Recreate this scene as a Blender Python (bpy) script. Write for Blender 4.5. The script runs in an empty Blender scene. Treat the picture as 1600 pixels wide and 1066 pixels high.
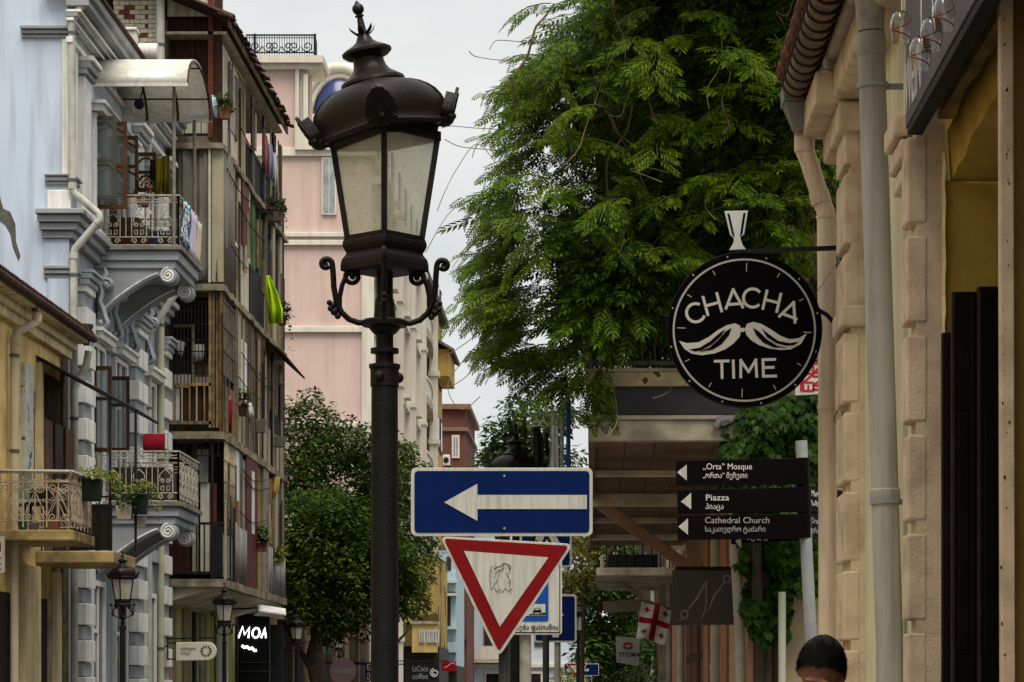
import bpy, bmesh, math, random
import numpy as np
from mathutils import Vector, Matrix, noise as mnoise

random.seed(7)
R = math.radians
SC = bpy.context.scene
COL = SC.collection

# ---------------------------------------------------------------- camera
F = 4000.0          # focal length in photo pixels (photo is 1600 x 1066)
VX, VY = 925.0, 1085.0   # where the street vanishes in the photo
EYE = 1.6
cam_d = bpy.data.cameras.new("camera")
cam = bpy.data.objects.new("camera", cam_d)
COL.objects.link(cam)
cam.location = (0, 0, EYE)
cam.rotation_euler = (R(90), 0, 0)
cam_d.sensor_fit = 'HORIZONTAL'
cam_d.sensor_width = 36
cam_d.lens = F * 36 / 1600
cam_d.shift_x = (800 - VX) / 1600      # shift lens: verticals stay upright
cam_d.shift_y = (VY - 533) / 1600
cam_d.clip_start = 0.1
cam_d.clip_end = 3000
SC.camera = cam

# ---------------------------------------------------------------- sky and sun
SUN_EL, SUN_AZ = R(68), R(170)          # azimuth clockwise from +Y: veiled sun high behind the camera
world = bpy.data.worlds.new("World")
SC.world = world
world.use_nodes = True
wn = world.node_tree.nodes; wl = world.node_tree.links
wn.clear()
w_out = wn.new("ShaderNodeOutputWorld")
w_bg = wn.new("ShaderNodeBackground"); w_bg.inputs[1].default_value = 0.1
w_sky = wn.new("ShaderNodeTexSky"); w_sky.sky_type = 'NISHITA'; w_sky.sun_disc = False
w_sky.sun_elevation = SUN_EL; w_sky.sun_rotation = SUN_AZ
w_tc = wn.new("ShaderNodeTexCoord")
w_map = wn.new("ShaderNodeMapping"); w_map.inputs['Scale'].default_value = (3.0, 3.0, 9.0)
w_no = wn.new("ShaderNodeTexNoise"); w_no.inputs['Scale'].default_value = 1.6; w_no.inputs['Detail'].default_value = 6
w_ra = wn.new("ShaderNodeValToRGB")
w_ra.color_ramp.elements[0].position = 0.3; w_ra.color_ramp.elements[0].color = (0.66, 0.685, 0.70, 1)
w_ra.color_ramp.elements[1].position = 0.72; w_ra.color_ramp.elements[1].color = (0.88, 0.88, 0.865, 1)
w_sc = wn.new("ShaderNodeMix"); w_sc.data_type = 'RGBA'; w_sc.blend_type = 'MULTIPLY'; w_sc.inputs[0].default_value = 1
w_sc.inputs[7].default_value = (6.7, 6.7, 6.6, 1)
w_mx = wn.new("ShaderNodeMix"); w_mx.data_type = 'RGBA'; w_mx.inputs[0].default_value = 0.93
wl.new(w_tc.outputs['Generated'], w_map.inputs[0]); wl.new(w_map.outputs[0], w_no.inputs['Vector'])
wl.new(w_no.outputs[0], w_ra.inputs[0]); wl.new(w_ra.outputs[0], w_sc.inputs[6])
wl.new(w_sky.outputs[0], w_mx.inputs[6]); wl.new(w_sc.outputs[2], w_mx.inputs[7])
wl.new(w_mx.outputs[2], w_bg.inputs[0]); wl.new(w_bg.outputs[0], w_out.inputs[0])

sun_d = bpy.data.lights.new("sun", 'SUN')
sun_d.energy = 3.4; sun_d.angle = R(45); sun_d.color = (1.0, 0.93, 0.8)
sun = bpy.data.objects.new("sun", sun_d); COL.objects.link(sun)
sdir = Vector((math.sin(SUN_AZ) * math.cos(SUN_EL), math.cos(SUN_AZ) * math.cos(SUN_EL), math.sin(SUN_EL)))
sun.rotation_euler = sdir.to_track_quat('Z', 'Y').to_euler()
sun.location = sdir * 200

SC.view_settings.view_transform = 'Standard'
SC.view_settings.look = 'None'
SC.view_settings.exposure = 0.62
SC.view_settings.gamma = 1.0
SC.view_settings.use_curve_mapping = False
SC.render.engine = 'CYCLES'
SC.cycles.max_bounces = 6
SC.cycles.diffuse_bounces = 2
SC.cycles.transparent_max_bounces = 12
SC.cycles.use_denoising = True

# ---------------------------------------------------------------- pixel helpers (a pixel gives a direction, Y or X gives the place)
def PX(px, Y): return (px - VX) * Y / F
def PZ(py, Y): return EYE + (VY - py) * Y / F
def P(px, py, Y): return Vector((PX(px, Y), Y, PZ(py, Y)))
def YX(px, X): return X * F / (px - VX)          # distance of pixel column px on a street-side plane at X

# ---------------------------------------------------------------- materials
_M = {}
def mat(name, c, rough=0.75, var=0.12, scale=2.5, bump=0.0, bscale=60.0, metal=0.0, spec=0.1,
        stain=None, amt=0.0, streak=False, sscale=1.2, patch=None, pthr=0.62, pscale=2.0):
    """painted / plastered / rusty surface: base colour with soft variation, grime with its own shape, optional peeled patches"""
    if name in _M: return _M[name]
    m = bpy.data.materials.new(name); m.use_nodes = True
    n, l = m.node_tree.nodes, m.node_tree.links
    bs = n["Principled BSDF"]
    bs.inputs['Roughness'].default_value = rough
    bs.inputs['Metallic'].default_value = metal
    bs.inputs['Specular IOR Level'].default_value = spec
    geo = n.new("ShaderNodeNewGeometry")
    def noise_(s, d=5, vec=None, w=None):
        t = n.new("ShaderNodeTexNoise"); t.inputs['Scale'].default_value = s; t.inputs['Detail'].default_value = d
        l.new(vec if vec else geo.outputs['Position'], t.inputs['Vector']); return t.outputs[0]
    def ramp(src, a, b, ca=(0, 0, 0, 1), cb=(1, 1, 1, 1)):
        r = n.new("ShaderNodeValToRGB"); r.color_ramp.elements[0].position = a; r.color_ramp.elements[1].position = b
        r.color_ramp.elements[0].color = ca; r.color_ramp.elements[1].color = cb
        l.new(src, r.inputs[0]); return r.outputs[0]
    def mix(f, a, b, bt='MIX'):
        x = n.new("ShaderNodeMix"); x.data_type = 'RGBA'; x.blend_type = bt
        if isinstance(f, float): x.inputs[0].default_value = f
        else: l.new(f, x.inputs[0])
        for i, v in ((6, a), (7, b)):
            if isinstance(v, tuple): x.inputs[i].default_value = v
            else: l.new(v, x.inputs[i])
        return x.outputs[2]
    lo = tuple(max(0, v * (1 - var)) for v in c) + (1,); hi = tuple(min(1, v * (1 + var)) for v in c) + (1,)
    col = ramp(noise_(scale), 0.3, 0.7, lo, hi)
    if patch:
        col = mix(ramp(noise_(pscale, 8), pthr, pthr + 0.02), col, patch + (1,))
    if stain:
        vec = None
        if streak:
            mp = n.new("ShaderNodeMapping"); mp.inputs['Scale'].default_value = (5, 5, 0.35)
            l.new(geo.outputs['Position'], mp.inputs[0]); vec = mp.outputs[0]
        f = ramp(noise_(sscale, 8, vec), 0.45, 0.75, (0, 0, 0, 1), (amt, amt, amt, 1))
        col = mix(f, col, stain + (1,))
    l.new(col, bs.inputs['Base Color'])
    if bump:
        b = n.new("ShaderNodeBump"); b.inputs['Strength'].default_value = bump; b.inputs['Distance'].default_value = 0.01
        l.new(noise_(bscale, 6), b.inputs['Height']); l.new(b.outputs[0], bs.inputs['Normal'])
    _M[name] = m
    return m

def emit(name, c, s):
    if name in _M: return _M[name]
    m = bpy.data.materials.new(name); m.use_nodes = True
    n, l = m.node_tree.nodes, m.node_tree.links
    bs = n["Principled BSDF"]; bs.inputs['Base Color'].default_value = c + (1,)
    bs.inputs['Emission Color'].default_value = c + (1,); bs.inputs['Emission Strength'].default_value = s
    _M[name] = m; return m

def leafmat(name, c1, c2, trans=0.35, rough=0.45, scale=1.5, hue=(0, 0, 0)):
    if name in _M: return _M[name]
    m = bpy.data.materials.new(name); m.use_nodes = True
    n, l = m.node_tree.nodes, m.node_tree.links
    bs = n["Principled BSDF"]; bs.inputs['Roughness'].default_value = rough; bs.inputs['Specular IOR Level'].default_value = 0.06
    geo = n.new("ShaderNodeNewGeometry")
    t = n.new("ShaderNodeTexNoise"); t.inputs['Scale'].default_value = scale; t.inputs['Detail'].default_value = 3
    l.new(geo.outputs['Position'], t.inputs['Vector'])
    ad = n.new("ShaderNodeMath"); ad.operation = 'MULTIPLY_ADD'; ad.inputs[1].default_value = 0.6; 
    l.new(geo.outputs['Random Per Island'], ad.inputs[0]); 
    sb = n.new("ShaderNodeMath"); sb.operation = 'SUBTRACT'; sb.inputs[1].default_value = 0.3
    l.new(t.outputs[0], sb.inputs[0]); l.new(sb.outputs[0], ad.inputs[2])
    r = n.new("ShaderNodeValToRGB"); r.color_ramp.elements[0].position = 0.18; r.color_ramp.elements[1].position = 0.95
    r.color_ramp.elements[0].color = c1 + (1,); r.color_ramp.elements[1].color = c2 + (1,)
    l.new(ad.outputs[0], r.inputs[0]); l.new(r.outputs[0], bs.inputs['Base Color'])
    tr = n.new("ShaderNodeBsdfTranslucent"); mx = n.new("ShaderNodeMixShader"); mx.inputs[0].default_value = trans
    l.new(r.outputs[0], tr.inputs[0]); l.new(bs.outputs[0], mx.inputs[1]); l.new(tr.outputs[0], mx.inputs[2])
    out = n["Material Output"]; l.new(mx.outputs[0], out.inputs[0])
    _M[name] = m; return m

def glassmat(name, tint, see=0.35, dirt=(0.3, 0.3, 0.26), rough=0.15, translucent=0.5):
    """dirty pane: part clear, part milky dirt that lets light through"""
    if name in _M: return _M[name]
    m = bpy.data.materials.new(name); m.use_nodes = True
    n, l = m.node_tree.nodes, m.node_tree.links
    for x in list(n):
        if x.type != 'OUTPUT_MATERIAL': n.remove(x)
    out = [x for x in n if x.type == 'OUTPUT_MATERIAL'][0]
    geo = n.new("ShaderNodeNewGeometry")
    t = n.new("ShaderNodeTexNoise"); t.inputs['Scale'].default_value = 9; t.inputs['Detail'].default_value = 9
    l.new(geo.outputs['Position'], t.inputs['Vector'])
    t2 = n.new("ShaderNodeTexNoise"); t2.inputs['Scale'].default_value = 130; t2.inputs['Detail'].default_value = 2
    l.new(geo.outputs['Position'], t2.inputs['Vector'])
    rs = n.new("ShaderNodeValToRGB"); rs.color_ramp.elements[0].position = 0.66; rs.color_ramp.elements[1].position = 0.7
    l.new(t2.outputs[0], rs.inputs[0])
    rc = n.new("ShaderNodeValToRGB"); rc.color_ramp.elements[0].position = 0.3; rc.color_ramp.elements[1].position = 0.7
    rc.color_ramp.elements[0].color = tuple(v * 0.75 for v in dirt) + (1,); rc.color_ramp.elements[1].color = dirt + (1,)
    l.new(t.outputs[0], rc.inputs[0])
    mc = n.new("ShaderNodeMix"); mc.data_type = 'RGBA'; mc.inputs[7].default_value = (0.03, 0.03, 0.025, 1)
    l.new(rs.outputs[0], mc.inputs[0]); l.new(rc.outputs[0], mc.inputs[6])
    d = n.new("ShaderNodeBsdfDiffuse"); l.new(mc.outputs[2], d.inputs[0])
    tl = n.new("ShaderNodeBsdfTranslucent"); l.new(mc.outputs[2], tl.inputs[0])
    m1 = n.new("ShaderNodeMixShader"); m1.inputs[0].default_value = translucent
    l.new(d.outputs[0], m1.inputs[1]); l.new(tl.outputs[0], m1.inputs[2])
    tp = n.new("ShaderNodeBsdfTransparent"); tp.inputs[0].default_value = tint + (1,)
    m2 = n.new("ShaderNodeMixShader"); m2.inputs[0].default_value = see
    l.new(m1.outputs[0], m2.inputs[1]); l.new(tp.outputs[0], m2.inputs[2])
    gl = n.new("ShaderNodeBsdfGlossy"); gl.inputs['Roughness'].default_value = rough
    m3 = n.new("ShaderNodeMixShader"); m3.inputs[0].default_value = 0.05
    l.new(m2.outputs[0], m3.inputs[1]); l.new(gl.outputs[0], m3.inputs[2])
    l.new(m3.outputs[0], out.inputs[0])
    _M[name] = m; return m

# ---------------------------------------------------------------- things, parts, labels
ORG = {}
_names = set()
def tag(o, label=None, cat=None, group=None, kind=None):
    if label: o["label"] = label
    if cat: o["category"] = cat
    if group: o["group"] = group
    if kind: o["kind"] = kind
    return o

def thing(name, label, cat, loc=(0, 0, 0), group=None):
    o = bpy.data.objects.new(name, None); COL.objects.link(o)
    o.location = loc; o.empty_display_size = 0.2
    ORG[o.name] = Vector(loc)
    return tag(o, label, cat, group)

def tree_copy(o, parent=None, shift=None):
    c = o.copy(); COL.objects.link(c)
    if parent: c.parent = parent
    if shift is not None: c.location = Vector(o.location) + Vector(shift)
    for ch in list(o.children): tree_copy(ch, c)
    return c

class B:
    """collects shapes given in world metres; obj() links them as one mesh object"""
    def __init__(s): s.v = []; s.f = []; s.mi = []; s.m = 0
    def add(s, vs, fs):
        k = len(s.v); s.v += [tuple(v) for v in vs]; s.f += [tuple(i + k for i in f) for f in fs]; s.mi += [s.m] * len(fs); return s
    def box(s, x0, x1, y0, y1, z0, z1):
        if x0 > x1: x0, x1 = x1, x0
        if y0 > y1: y0, y1 = y1, y0
        if z0 > z1: z0, z1 = z1, z0
        return s.add([(x0, y0, z0), (x1, y0, z0), (x1, y1, z0), (x0, y1, z0), (x0, y0, z1), (x1, y0, z1), (x1, y1, z1), (x0, y1, z1)],
                     [(0, 3, 2, 1), (4, 5, 6, 7), (0, 1, 5, 4), (1, 2, 6, 5), (2, 3, 7, 6), (3, 0, 4, 7)])
    def beam(s, p0, p1, w, h, up=(0, 0, 1)):
        p0 = Vector(p0); p1 = Vector(p1); d = (p1 - p0).normalized(); u = Vector(up)
        sd = d.cross(u)
        if sd.length < 1e-4: sd = d.cross(Vector((1, 0, 0)))
        sd.normalize(); u = sd.cross(d).normalized()
        vs = []
        for p in (p0, p1):
            for a, b in ((-1, -1), (1, -1), (1, 1), (-1, 1)): vs.append(p + sd * a * w / 2 + u * b * h / 2)
        return s.add(vs, [(3, 2, 1, 0), (4, 5, 6, 7), (0, 1, 5, 4), (1, 2, 6, 5), (2, 3, 7, 6), (3, 0, 4, 7)])
    def tube(s, path, r, n=8, cap=True, flat=1.0):
        path = [Vector(p) for p in path]; m = len(path)
        rs = r if isinstance(r, (list, tuple)) else [r] * m
        t0 = (path[1] - path[0]).normalized()
        u = t0.cross(Vector((0, 1, 0)))
        if u.length < 0.05: u = t0.cross(Vector((0, 0, 1)))
        u.normalize(); vs = []; fs = []
        for i in range(m):
            if i == 0: t = t0
            elif i == m - 1: t = (path[i] - path[i - 1]).normalized()
            else: t = ((path[i + 1] - path[i]).normalized() + (path[i] - path[i - 1]).normalized())
            if t.length < 1e-6: t = t0
            t = t.normalized(); u = (u - t * u.dot(t))
            if u.length < 1e-6: u = t.orthogonal()
            u.normalize(); w = t.cross(u)
            for k in range(n):
                a = 2 * math.pi * k / n
                vs.append(path[i] + u * math.cos(a) * rs[i] + w * math.sin(a) * rs[i] * flat)
        for i in range(m - 1):
            for k in range(n):
                fs.append((i * n + k, i * n + (k + 1) % n, (i + 1) * n + (k + 1) % n, (i + 1) * n + k))
        if cap: fs.append(tuple(range(n - 1, -1, -1))); fs.append(tuple((m - 1) * n + k for k in range(n)))
        return s.add(vs, fs)
    def lathe(s, prof, c, n=20, mat3=None):
        c = Vector(c); vs = []; fs = []; m = len(prof)
        for r, z in prof:
            for k in range(n):
                a = 2 * math.pi * k / n; p = Vector((r * math.cos(a), r * math.sin(a), z))
                if mat3: p = mat3 @ p
                vs.append(c + p)
        for i in range(m - 1):
            for k in range(n): fs.append((i * n + k, i * n + (k + 1) % n, (i + 1) * n + (k + 1) % n, (i + 1) * n + k))
        fs.append(tuple(range(n - 1, -1, -1))); fs.append(tuple((m - 1) * n + k for k in range(n)))
        return s.add(vs, fs)
    def plate(s, pts, d):
        """prism: polygon pts (3-D, in one plane) pushed along vector d"""
        d = Vector(d); pts = [Vector(p) for p in pts]; n = len(pts)
        nrm = Vector((0, 0, 0))
        for i in range(n): nrm += (pts[i] - pts[0]).cross(pts[(i + 1) % n] - pts[0])
        if nrm.dot(d) > 0: pts.reverse()
        vs = pts + [p + d for p in pts]
        fs = [tuple(range(n)), tuple(range(2 * n - 1, n - 1, -1))]
        for i in range(n): fs.append((i, i + n, (i + 1) % n + n, (i + 1) % n))
        return s.add(vs, fs)
    def pxplate(s, pts, Y, t):
        return s.plate([P(x, y, Y) for x, y in pts], (0, t, 0))
    def ell(s, c, rx, ry, rz, n=12, m=8, mat3=None):
        c = Vector(c); vs = []; fs = []
        for i in range(1, m):
            th = math.pi * i / m
            for k in range(n):
                a = 2 * math.pi * k / n
                p = Vector((rx * math.sin(th) * math.cos(a), ry * math.sin(th) * math.sin(a), rz * math.cos(th)))
                vs.append(c + (mat3 @ p if mat3 else p))
        top = Vector((0, 0, rz)); bot = Vector((0, 0, -rz))
        vs.append(c + (mat3 @ top if mat3 else top)); vs.append(c + (mat3 @ bot if mat3 else bot)); T = len(vs) - 2
        for i in range(m - 2):
            for k in range(n): fs.append((i * n + k, (i + 1) * n + k, (i + 1) * n + (k + 1) % n, i * n + (k + 1) % n))
        for k in range(n):
            fs.append((T, k, (k + 1) % n)); fs.append((T + 1, (m - 2) * n + (k + 1) % n, (m - 2) * n + k))
        return s.add(vs, fs)
    def grid(s, pts):
        """sheet from a 2-D list of points"""
        m, n = len(pts), len(pts[0]); vs = [p for row in pts for p in row]
        return s.add(vs, [(i * n + j, i * n + j + 1, (i + 1) * n + j + 1, (i + 1) * n + j) for i in range(m - 1) for j in range(n - 1)])
    def obj(s, name, m, parent=None, smooth=None, bevel=0.0, pivot=None, thick=0.0, kind=None, label=None, cat=None, group=None):
        me = bpy.data.meshes.new(name)
        org = Vector(pivot) if pivot is not None else (ORG[parent.name] if parent is not None and parent.name in ORG else Vector((0, 0, 0)))
        va = np.array(s.v, dtype=np.float64).reshape(-1, 3) - np.array(org)
        me.from_pydata(va.tolist(), [], s.f)
        ms = m if isinstance(m, (list, tuple)) else [m]
        for x in ms: me.materials.append(x)
        if len(ms) > 1: me.polygons.foreach_set("material_index", s.mi)
        if smooth:
            me.polygons.foreach_set("use_smooth", [True] * len(me.polygons)); me.set_sharp_from_angle(angle=R(smooth))
        me.update()
        o = bpy.data.objects.new(name, me); COL.objects.link(o)
        if parent is not None:
            o.parent = parent; o.location = org - ORG.get(parent.name, Vector((0, 0, 0)))
        else:
            o.location = org
        ORG[o.name] = org
        if bevel:
            md = o.modifiers.new("bevel", 'BEVEL'); md.width = bevel; md.segments = 2; md.limit_method = 'ANGLE'; md.angle_limit = R(40)
        if thick:
            md = o.modifiers.new("thickness", 'SOLIDIFY'); md.thickness = thick; md.offset = 0
        tag(o, label, cat, group, kind)
        return o

def text(s, size, m, parent, pos, name='lettering', depth=0.004, ax=(1, 0, 0), up=(0, 0, 1), align='LEFT', bold=0.0, width=None, shear=0.0):
    """flat lettering as mesh: baseline starts at pos, runs along ax, letters stand along up"""
    cu = bpy.data.curves.new("t", 'FONT'); cu.body = s; cu.size = size; cu.align_x = align; cu.offset = bold * size; cu.extrude = depth / 2
    cu.resolution_u = 4; cu.shear = shear
    ob = bpy.data.objects.new("t", cu); COL.objects.link(ob)
    bpy.context.view_layer.update()
    me = bpy.data.meshes.new_from_object(ob.evaluated_get(bpy.context.evaluated_depsgraph_get()))
    bpy.data.objects.remove(ob); bpy.data.curves.remove(cu)
    ax = Vector(ax).normalized(); up = Vector(up).normalized(); nz = ax.cross(up)
    org = ORG[parent.name] if parent is not None else Vector((0, 0, 0))
    co = np.empty(len(me.vertices) * 3); me.vertices.foreach_get("co", co); co = co.reshape(-1, 3)
    if width:
        ext = co[:, 0].max() - co[:, 0].min()
        if ext > 0: co[:, 0] *= width / ext
    w = np.outer(co[:, 0], ax) + np.outer(co[:, 1], up) + np.outer(co[:, 2], nz) + np.array(Vector(pos) - org)
    me.vertices.foreach_set("co", w.ravel()); me.update()
    me.materials.clear(); me.materials.append(m); me.name = name
    o = bpy.data.objects.new(name, me); COL.objects.link(o); o.parent = parent
    ORG[o.name] = org
    return o

def smooth_path(pts, n=5):
    pts = [Vector(p) for p in pts]; out = []
    for i in range(len(pts) - 1):
        p0, p1, p2, p3 = pts[max(0, i - 1)], pts[i], pts[i + 1], pts[min(len(pts) - 1, i + 2)]
        for k in range(n):
            u = k / n
            out.append(.5 * (2 * p1 + (p2 - p0) * u + (2 * p0 - 5 * p1 + 4 * p2 - p3) * u * u + (3 * p1 - p0 - 3 * p2 + p3) * u ** 3))
    return out + [pts[-1]]
def arc(cx, cz, r, a0, a1, n=10):
    return [(cx + r * math.cos(R(a0 + (a1 - a0) * i / n)), cz + r * math.sin(R(a0 + (a1 - a0) * i / n))) for i in range(n + 1)]
def spiral(cx, cz, r0, r1, a0, turns, n=16):
    return [(cx + (r0 + (r1 - r0) * i / n) * math.cos(R(a0) + turns * 2 * math.pi * i / n),
             cz + (r0 + (r1 - r0) * i / n) * math.sin(R(a0) + turns * 2 * math.pi * i / n)) for i in range(n + 1)]

# ---------------------------------------------------------------- palette
DARKMETAL = mat("lamp_iron", (0.008, 0.006, 0.006), 0.5, 0.35, 9, 0.25, 120, metal=0.0, spec=0.16, stain=(0.03, 0.016, 0.012), amt=0.5)
ROOFMETAL = mat("lamp_copper_brown", (0.009, 0.0055, 0.005), 0.42, 0.3, 7, 0.15, 90, spec=0.25, stain=(0.01, 0.007, 0.007), amt=0.6)
POSTIRON = mat("post_iron", (0.007, 0.007, 0.007), 0.55, 0.25, 12, 0.3, 160, spec=0.14)
BLACKIRON = mat("black_iron", (0.012, 0.012, 0.012), 0.5, 0.2, 10, spec=0.12)
GLASSLAMP = glassmat("lamp_glass", (0.97, 0.98, 0.92), 0.43, (0.95, 0.96, 0.8), 0.2, 0.52)
DARKGLASS = mat("dark_window_glass", (0.02, 0.023, 0.025), 0.08, 0.2, 1, spec=0.6)
PALEGLASS = mat("curtained_glass", (0.25, 0.28, 0.29), 0.12, 0.3, 3, spec=0.6)
WHITEPAINT = mat("white_paint", (0.62, 0.6, 0.56), 0.6, 0.1, 4, stain=(0.25, 0.22, 0.18), amt=0.5, streak=True)
PIPEWHITE = mat("pale_zinc_pipe", (0.46, 0.46, 0.42), 0.5, 0.12, 5, stain=(0.2, 0.17, 0.12), amt=0.6, sscale=3)
PIPEGREY = mat("grey_plastic_pipe", (0.42, 0.4, 0.365), 0.45, 0.1, 3, bump=0.08, stain=(0.2, 0.18, 0.15), amt=0.75, sscale=3.5, streak=True)
WOODDARK = mat("dark_brown_wood", (0.05, 0.022, 0.012), 0.6, 0.35, 6, 0.2, 60, stain=(0.02, 0.012, 0.008), amt=0.6, streak=True, sscale=3)
WOODBROWN = mat("brown_wood", (0.15, 0.065, 0.03), 0.6, 0.3, 6, 0.2, 60, stain=(0.05, 0.025, 0.014), amt=0.6, streak=True, sscale=3)
# ================================================================ ground
ASPHALT = mat("asphalt", (0.05, 0.05, 0.052), 0.9, 0.25, 6, 0.5, 90)
PAVING = mat("paving", (0.22, 0.21, 0.2), 0.85, 0.15, 4, 0.3, 60)
b = B(); b.box(-600, 600, -200, 1500, -0.5, -0.02); b.obj("ground", mat("earth", (0.12, 0.11, 0.09), 0.95, 0.2, 0.3), kind="structure")
b = B(); b.box(-7.2, -0.95, -40, 260, -0.3, 0.0); b.obj("road", ASPHALT, kind="structure")
b = B(); b.box(-0.75, 1.9, -40, 260, -0.3, 0.12); b.obj("pavement", PAVING, kind="structure")
b = B(); b.box(-9.4, -7.4, -40, 260, -0.3, 0.12); b.obj("pavement", PAVING, kind="structure")
KERB = mat("kerb_stone", (0.3, 0.29, 0.27), 0.85, 0.15, 5, 0.3, 60)
b = B(); b.box(-0.95, -0.754, -40, 260, -0.3, 0.125); b.obj("kerb", KERB, kind="structure")
b = B(); b.box(-7.396, -7.2, -40, 260, -0.3, 0.125); b.obj("kerb", KERB, kind="structure")
# ================================================================ street lamps
LK = 8.5 / F      # metres per photo pixel at the near lamp
def build_lamp(label):
    t = thing("street_lamp", label, "street lamp", (0, 0, 0), "cast iron street lamps")
    def Z(py): return EYE + (VY - py) * LK
    def q(dx): return dx * LK
    b = B()      # post: pedestal, long tube, rim
    b.lathe([(.17, .1), (.17, .22), (.14, .25), (.15, .5), (.12, .56), (.10, .8), (.075, .86), (.055, .95), (q(22.5), 1.05), (q(20.6), Z(575))], (0, 0, 0), 28)
    b.obj("post", POSTIRON, t, smooth=35)
    b = B(); b.lathe([(q(20), Z(604)), (q(22.3), Z(604)), (q(22.3), Z(578)), (q(24.5), Z(575)), (q(24.5), Z(570)), (q(20), Z(569))], (0, 0, 0), 28)
    b.obj("post_cap", DARKMETAL, t, smooth=35)
    for a in (250, 10, 130):
        b = B(); c = (q(22) * math.cos(R(a)), q(22) * math.sin(R(a)), Z(590)); b.ell(c, q(8), q(8), q(8.5), 12, 8); b.obj("bolt", DARKMETAL, t, smooth=60)
    b = B()
    b.lathe([(q(14), Z(572)), (q(14), Z(552)), (q(22), Z(552)), (q(22), Z(545)), (q(13.5), Z(544)), (q(13.5), Z(524)), (q(19), Z(520)), (q(24), Z(514)),
             (q(24), Z(511)), (q(35), Z(510)), (q(36), Z(503)), (q(33), Z(500)), (q(17), Z(498)), (q(15), Z(470)), (q(13), Z(465)), (q(13), Z(425))], (0, 0, 0), 24)
    b.obj("collar", DARKMETAL, t, smooth=35)
    # four scrolled arms
    for k in range(4):
        a = k * math.pi / 2; ca, sa = math.cos(a), math.sin(a)
        def loc(pts): return [(q(x) * ca, q(x) * sa, Z(y)) for x, y in pts]
        b = B()
        main = [(22, 504), (40, 505), (55, 500), (67, 489), (75, 472), (79, 450), (80, 430), (81, 418)] + \
               [(91 - 9.5 * math.cos(R(u)) * (1 - u / 620), 414 - 9.5 * math.sin(R(u)) * (1 - u / 620)) for u in range(0, 330, 25)]
        b.tube(loc(main), q(4.6), 8, flat=1.5)
        inner = [(70, 486), (70, 465), (66, 446), (60, 432), (52, 424)] + \
                [(50 + 8 * math.sin(R(u)) * (1 - u / 700), 433 - 8 * math.cos(R(u)) * (1 - u / 700)) for u in range(0, -320, -25)]
        b.tube(loc(inner), q(3.8), 8, flat=1.5)
        for (lx, ly, lr) in ((78, 488, 6.5), (84, 483, 5), (73, 495, 5), (86, 474, 4.5), (80, 478, 5.5), (50, 433, 5), (91, 414, 3.5)):
            p = loc([(lx, ly)])[0]; b.ell(p, q(lr), q(lr), q(lr), 8, 6)
        b.obj("scroll_arm", DARKMETAL, t, smooth=50)
    # square sections stand with a corner towards the street's length
    def sq(r, z): return [(r, 0, z), (0, r, z), (-r, 0, z), (0, -r, z)]
    def loft(b, rows):
        vs = []; fs = []; n = 4
        for r, z in rows: vs += sq(r, z)
        for i in range(len(rows) - 1):
            for k in range(n): fs.append((i * n + k, i * n + (k + 1) % n, (i + 1) * n + (k + 1) % n, (i + 1) * n + k))
        fs.append((3, 2, 1, 0)); fs.append(tuple((len(rows) - 1) * n + k for k in range(4))); b.add(vs, fs)
    b = B(); loft(b, [(q(58), Z(427)), (q(69), Z(424)), (q(69), Z(414)), (q(67), Z(406)), (q(61), Z(399)), (q(60), Z(396)), (q(63), Z(392)), (q(66), Z(386)), (q(66), Z(380)), (q(64), Z(375)), (q(61), Z(373))])
    b.obj("lantern_base", DARKMETAL, t, bevel=0.002)
    rb, rt, zb, zt = q(61), q(86), Z(374), Z(212)
    for k in range(4):
        a = k * math.pi / 2; d = Vector((math.cos(a), math.sin(a), 0))
        b = B(); b.beam(d * (rb - q(3)) + Vector((0, 0, zb)), d * (rt - q(3)) + Vector((0, 0, zt)), q(9), q(9), up=d.cross(Vector((0, 0, 1))))
        b.obj("corner_bar", DARKMETAL, t, bevel=0.001)
    for k in range(4):
        a = k * math.pi / 2; d0 = Vector((math.cos(a), math.sin(a), 0)); d1 = Vector((math.cos(a + math.pi / 2), math.sin(a + math.pi / 2), 0))
        i0, i1 = rb - q(5), rt - q(5)
        b = B(); z0 = Vector((0, 0, zb + .002)); z1 = Vector((0, 0, zt))
        b.add([d0 * i0 + z0, d1 * i0 + z0, d1 * i1 + z1, d0 * i1 + z1], [(0, 1, 2, 3)])
        pane = b.obj("glass_pane", GLASSLAMP, t)
        b = B(); b.beam(d0 * rb + z0, d1 * rb + z0, q(5), q(7)); b.obj("bottom_frame", DARKMETAL, pane)
        b = B(); b.beam(d0 * rt + z1, d1 * rt + z1, q(6), q(14)); b.obj("top_frame", DARKMETAL, pane)
    b = B(); b.lathe([(.03, zb - .001), (.03, zb + .015), (.016, zb + .02), (.016, zb + .07), (.012, zb + .075)], (0, 0, 0), 12)
    b.lathe([(.012, zb + .07), (.026, zb + .10), (.03, zb + .14), (.022, zb + .18), (.004, zb + .195)], (0, 0, 0), 12); b.obj("bulb_holder", mat("bulb_frost", (.4, .38, .32), .4), t, smooth=40)
    # roof: bulging four-sided dome, collar, finial
    pv = (0, 0, Z(200))
    n_side = 8
    def ring(r, z, bulge):
        out = []
        for k in range(4):
            a0, a1 = k * math.pi / 2, (k + 1) * math.pi / 2
            for i in range(n_side):
                u = i / n_side
                p = Vector((math.cos(a0), math.sin(a0))) * (1 - u) + Vector((math.cos(a1), math.sin(a1))) * u
                p *= 1 + bulge * math.sin(math.pi * u)
                out.append((p.x * r, p.y * r, z))
        return out
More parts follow.
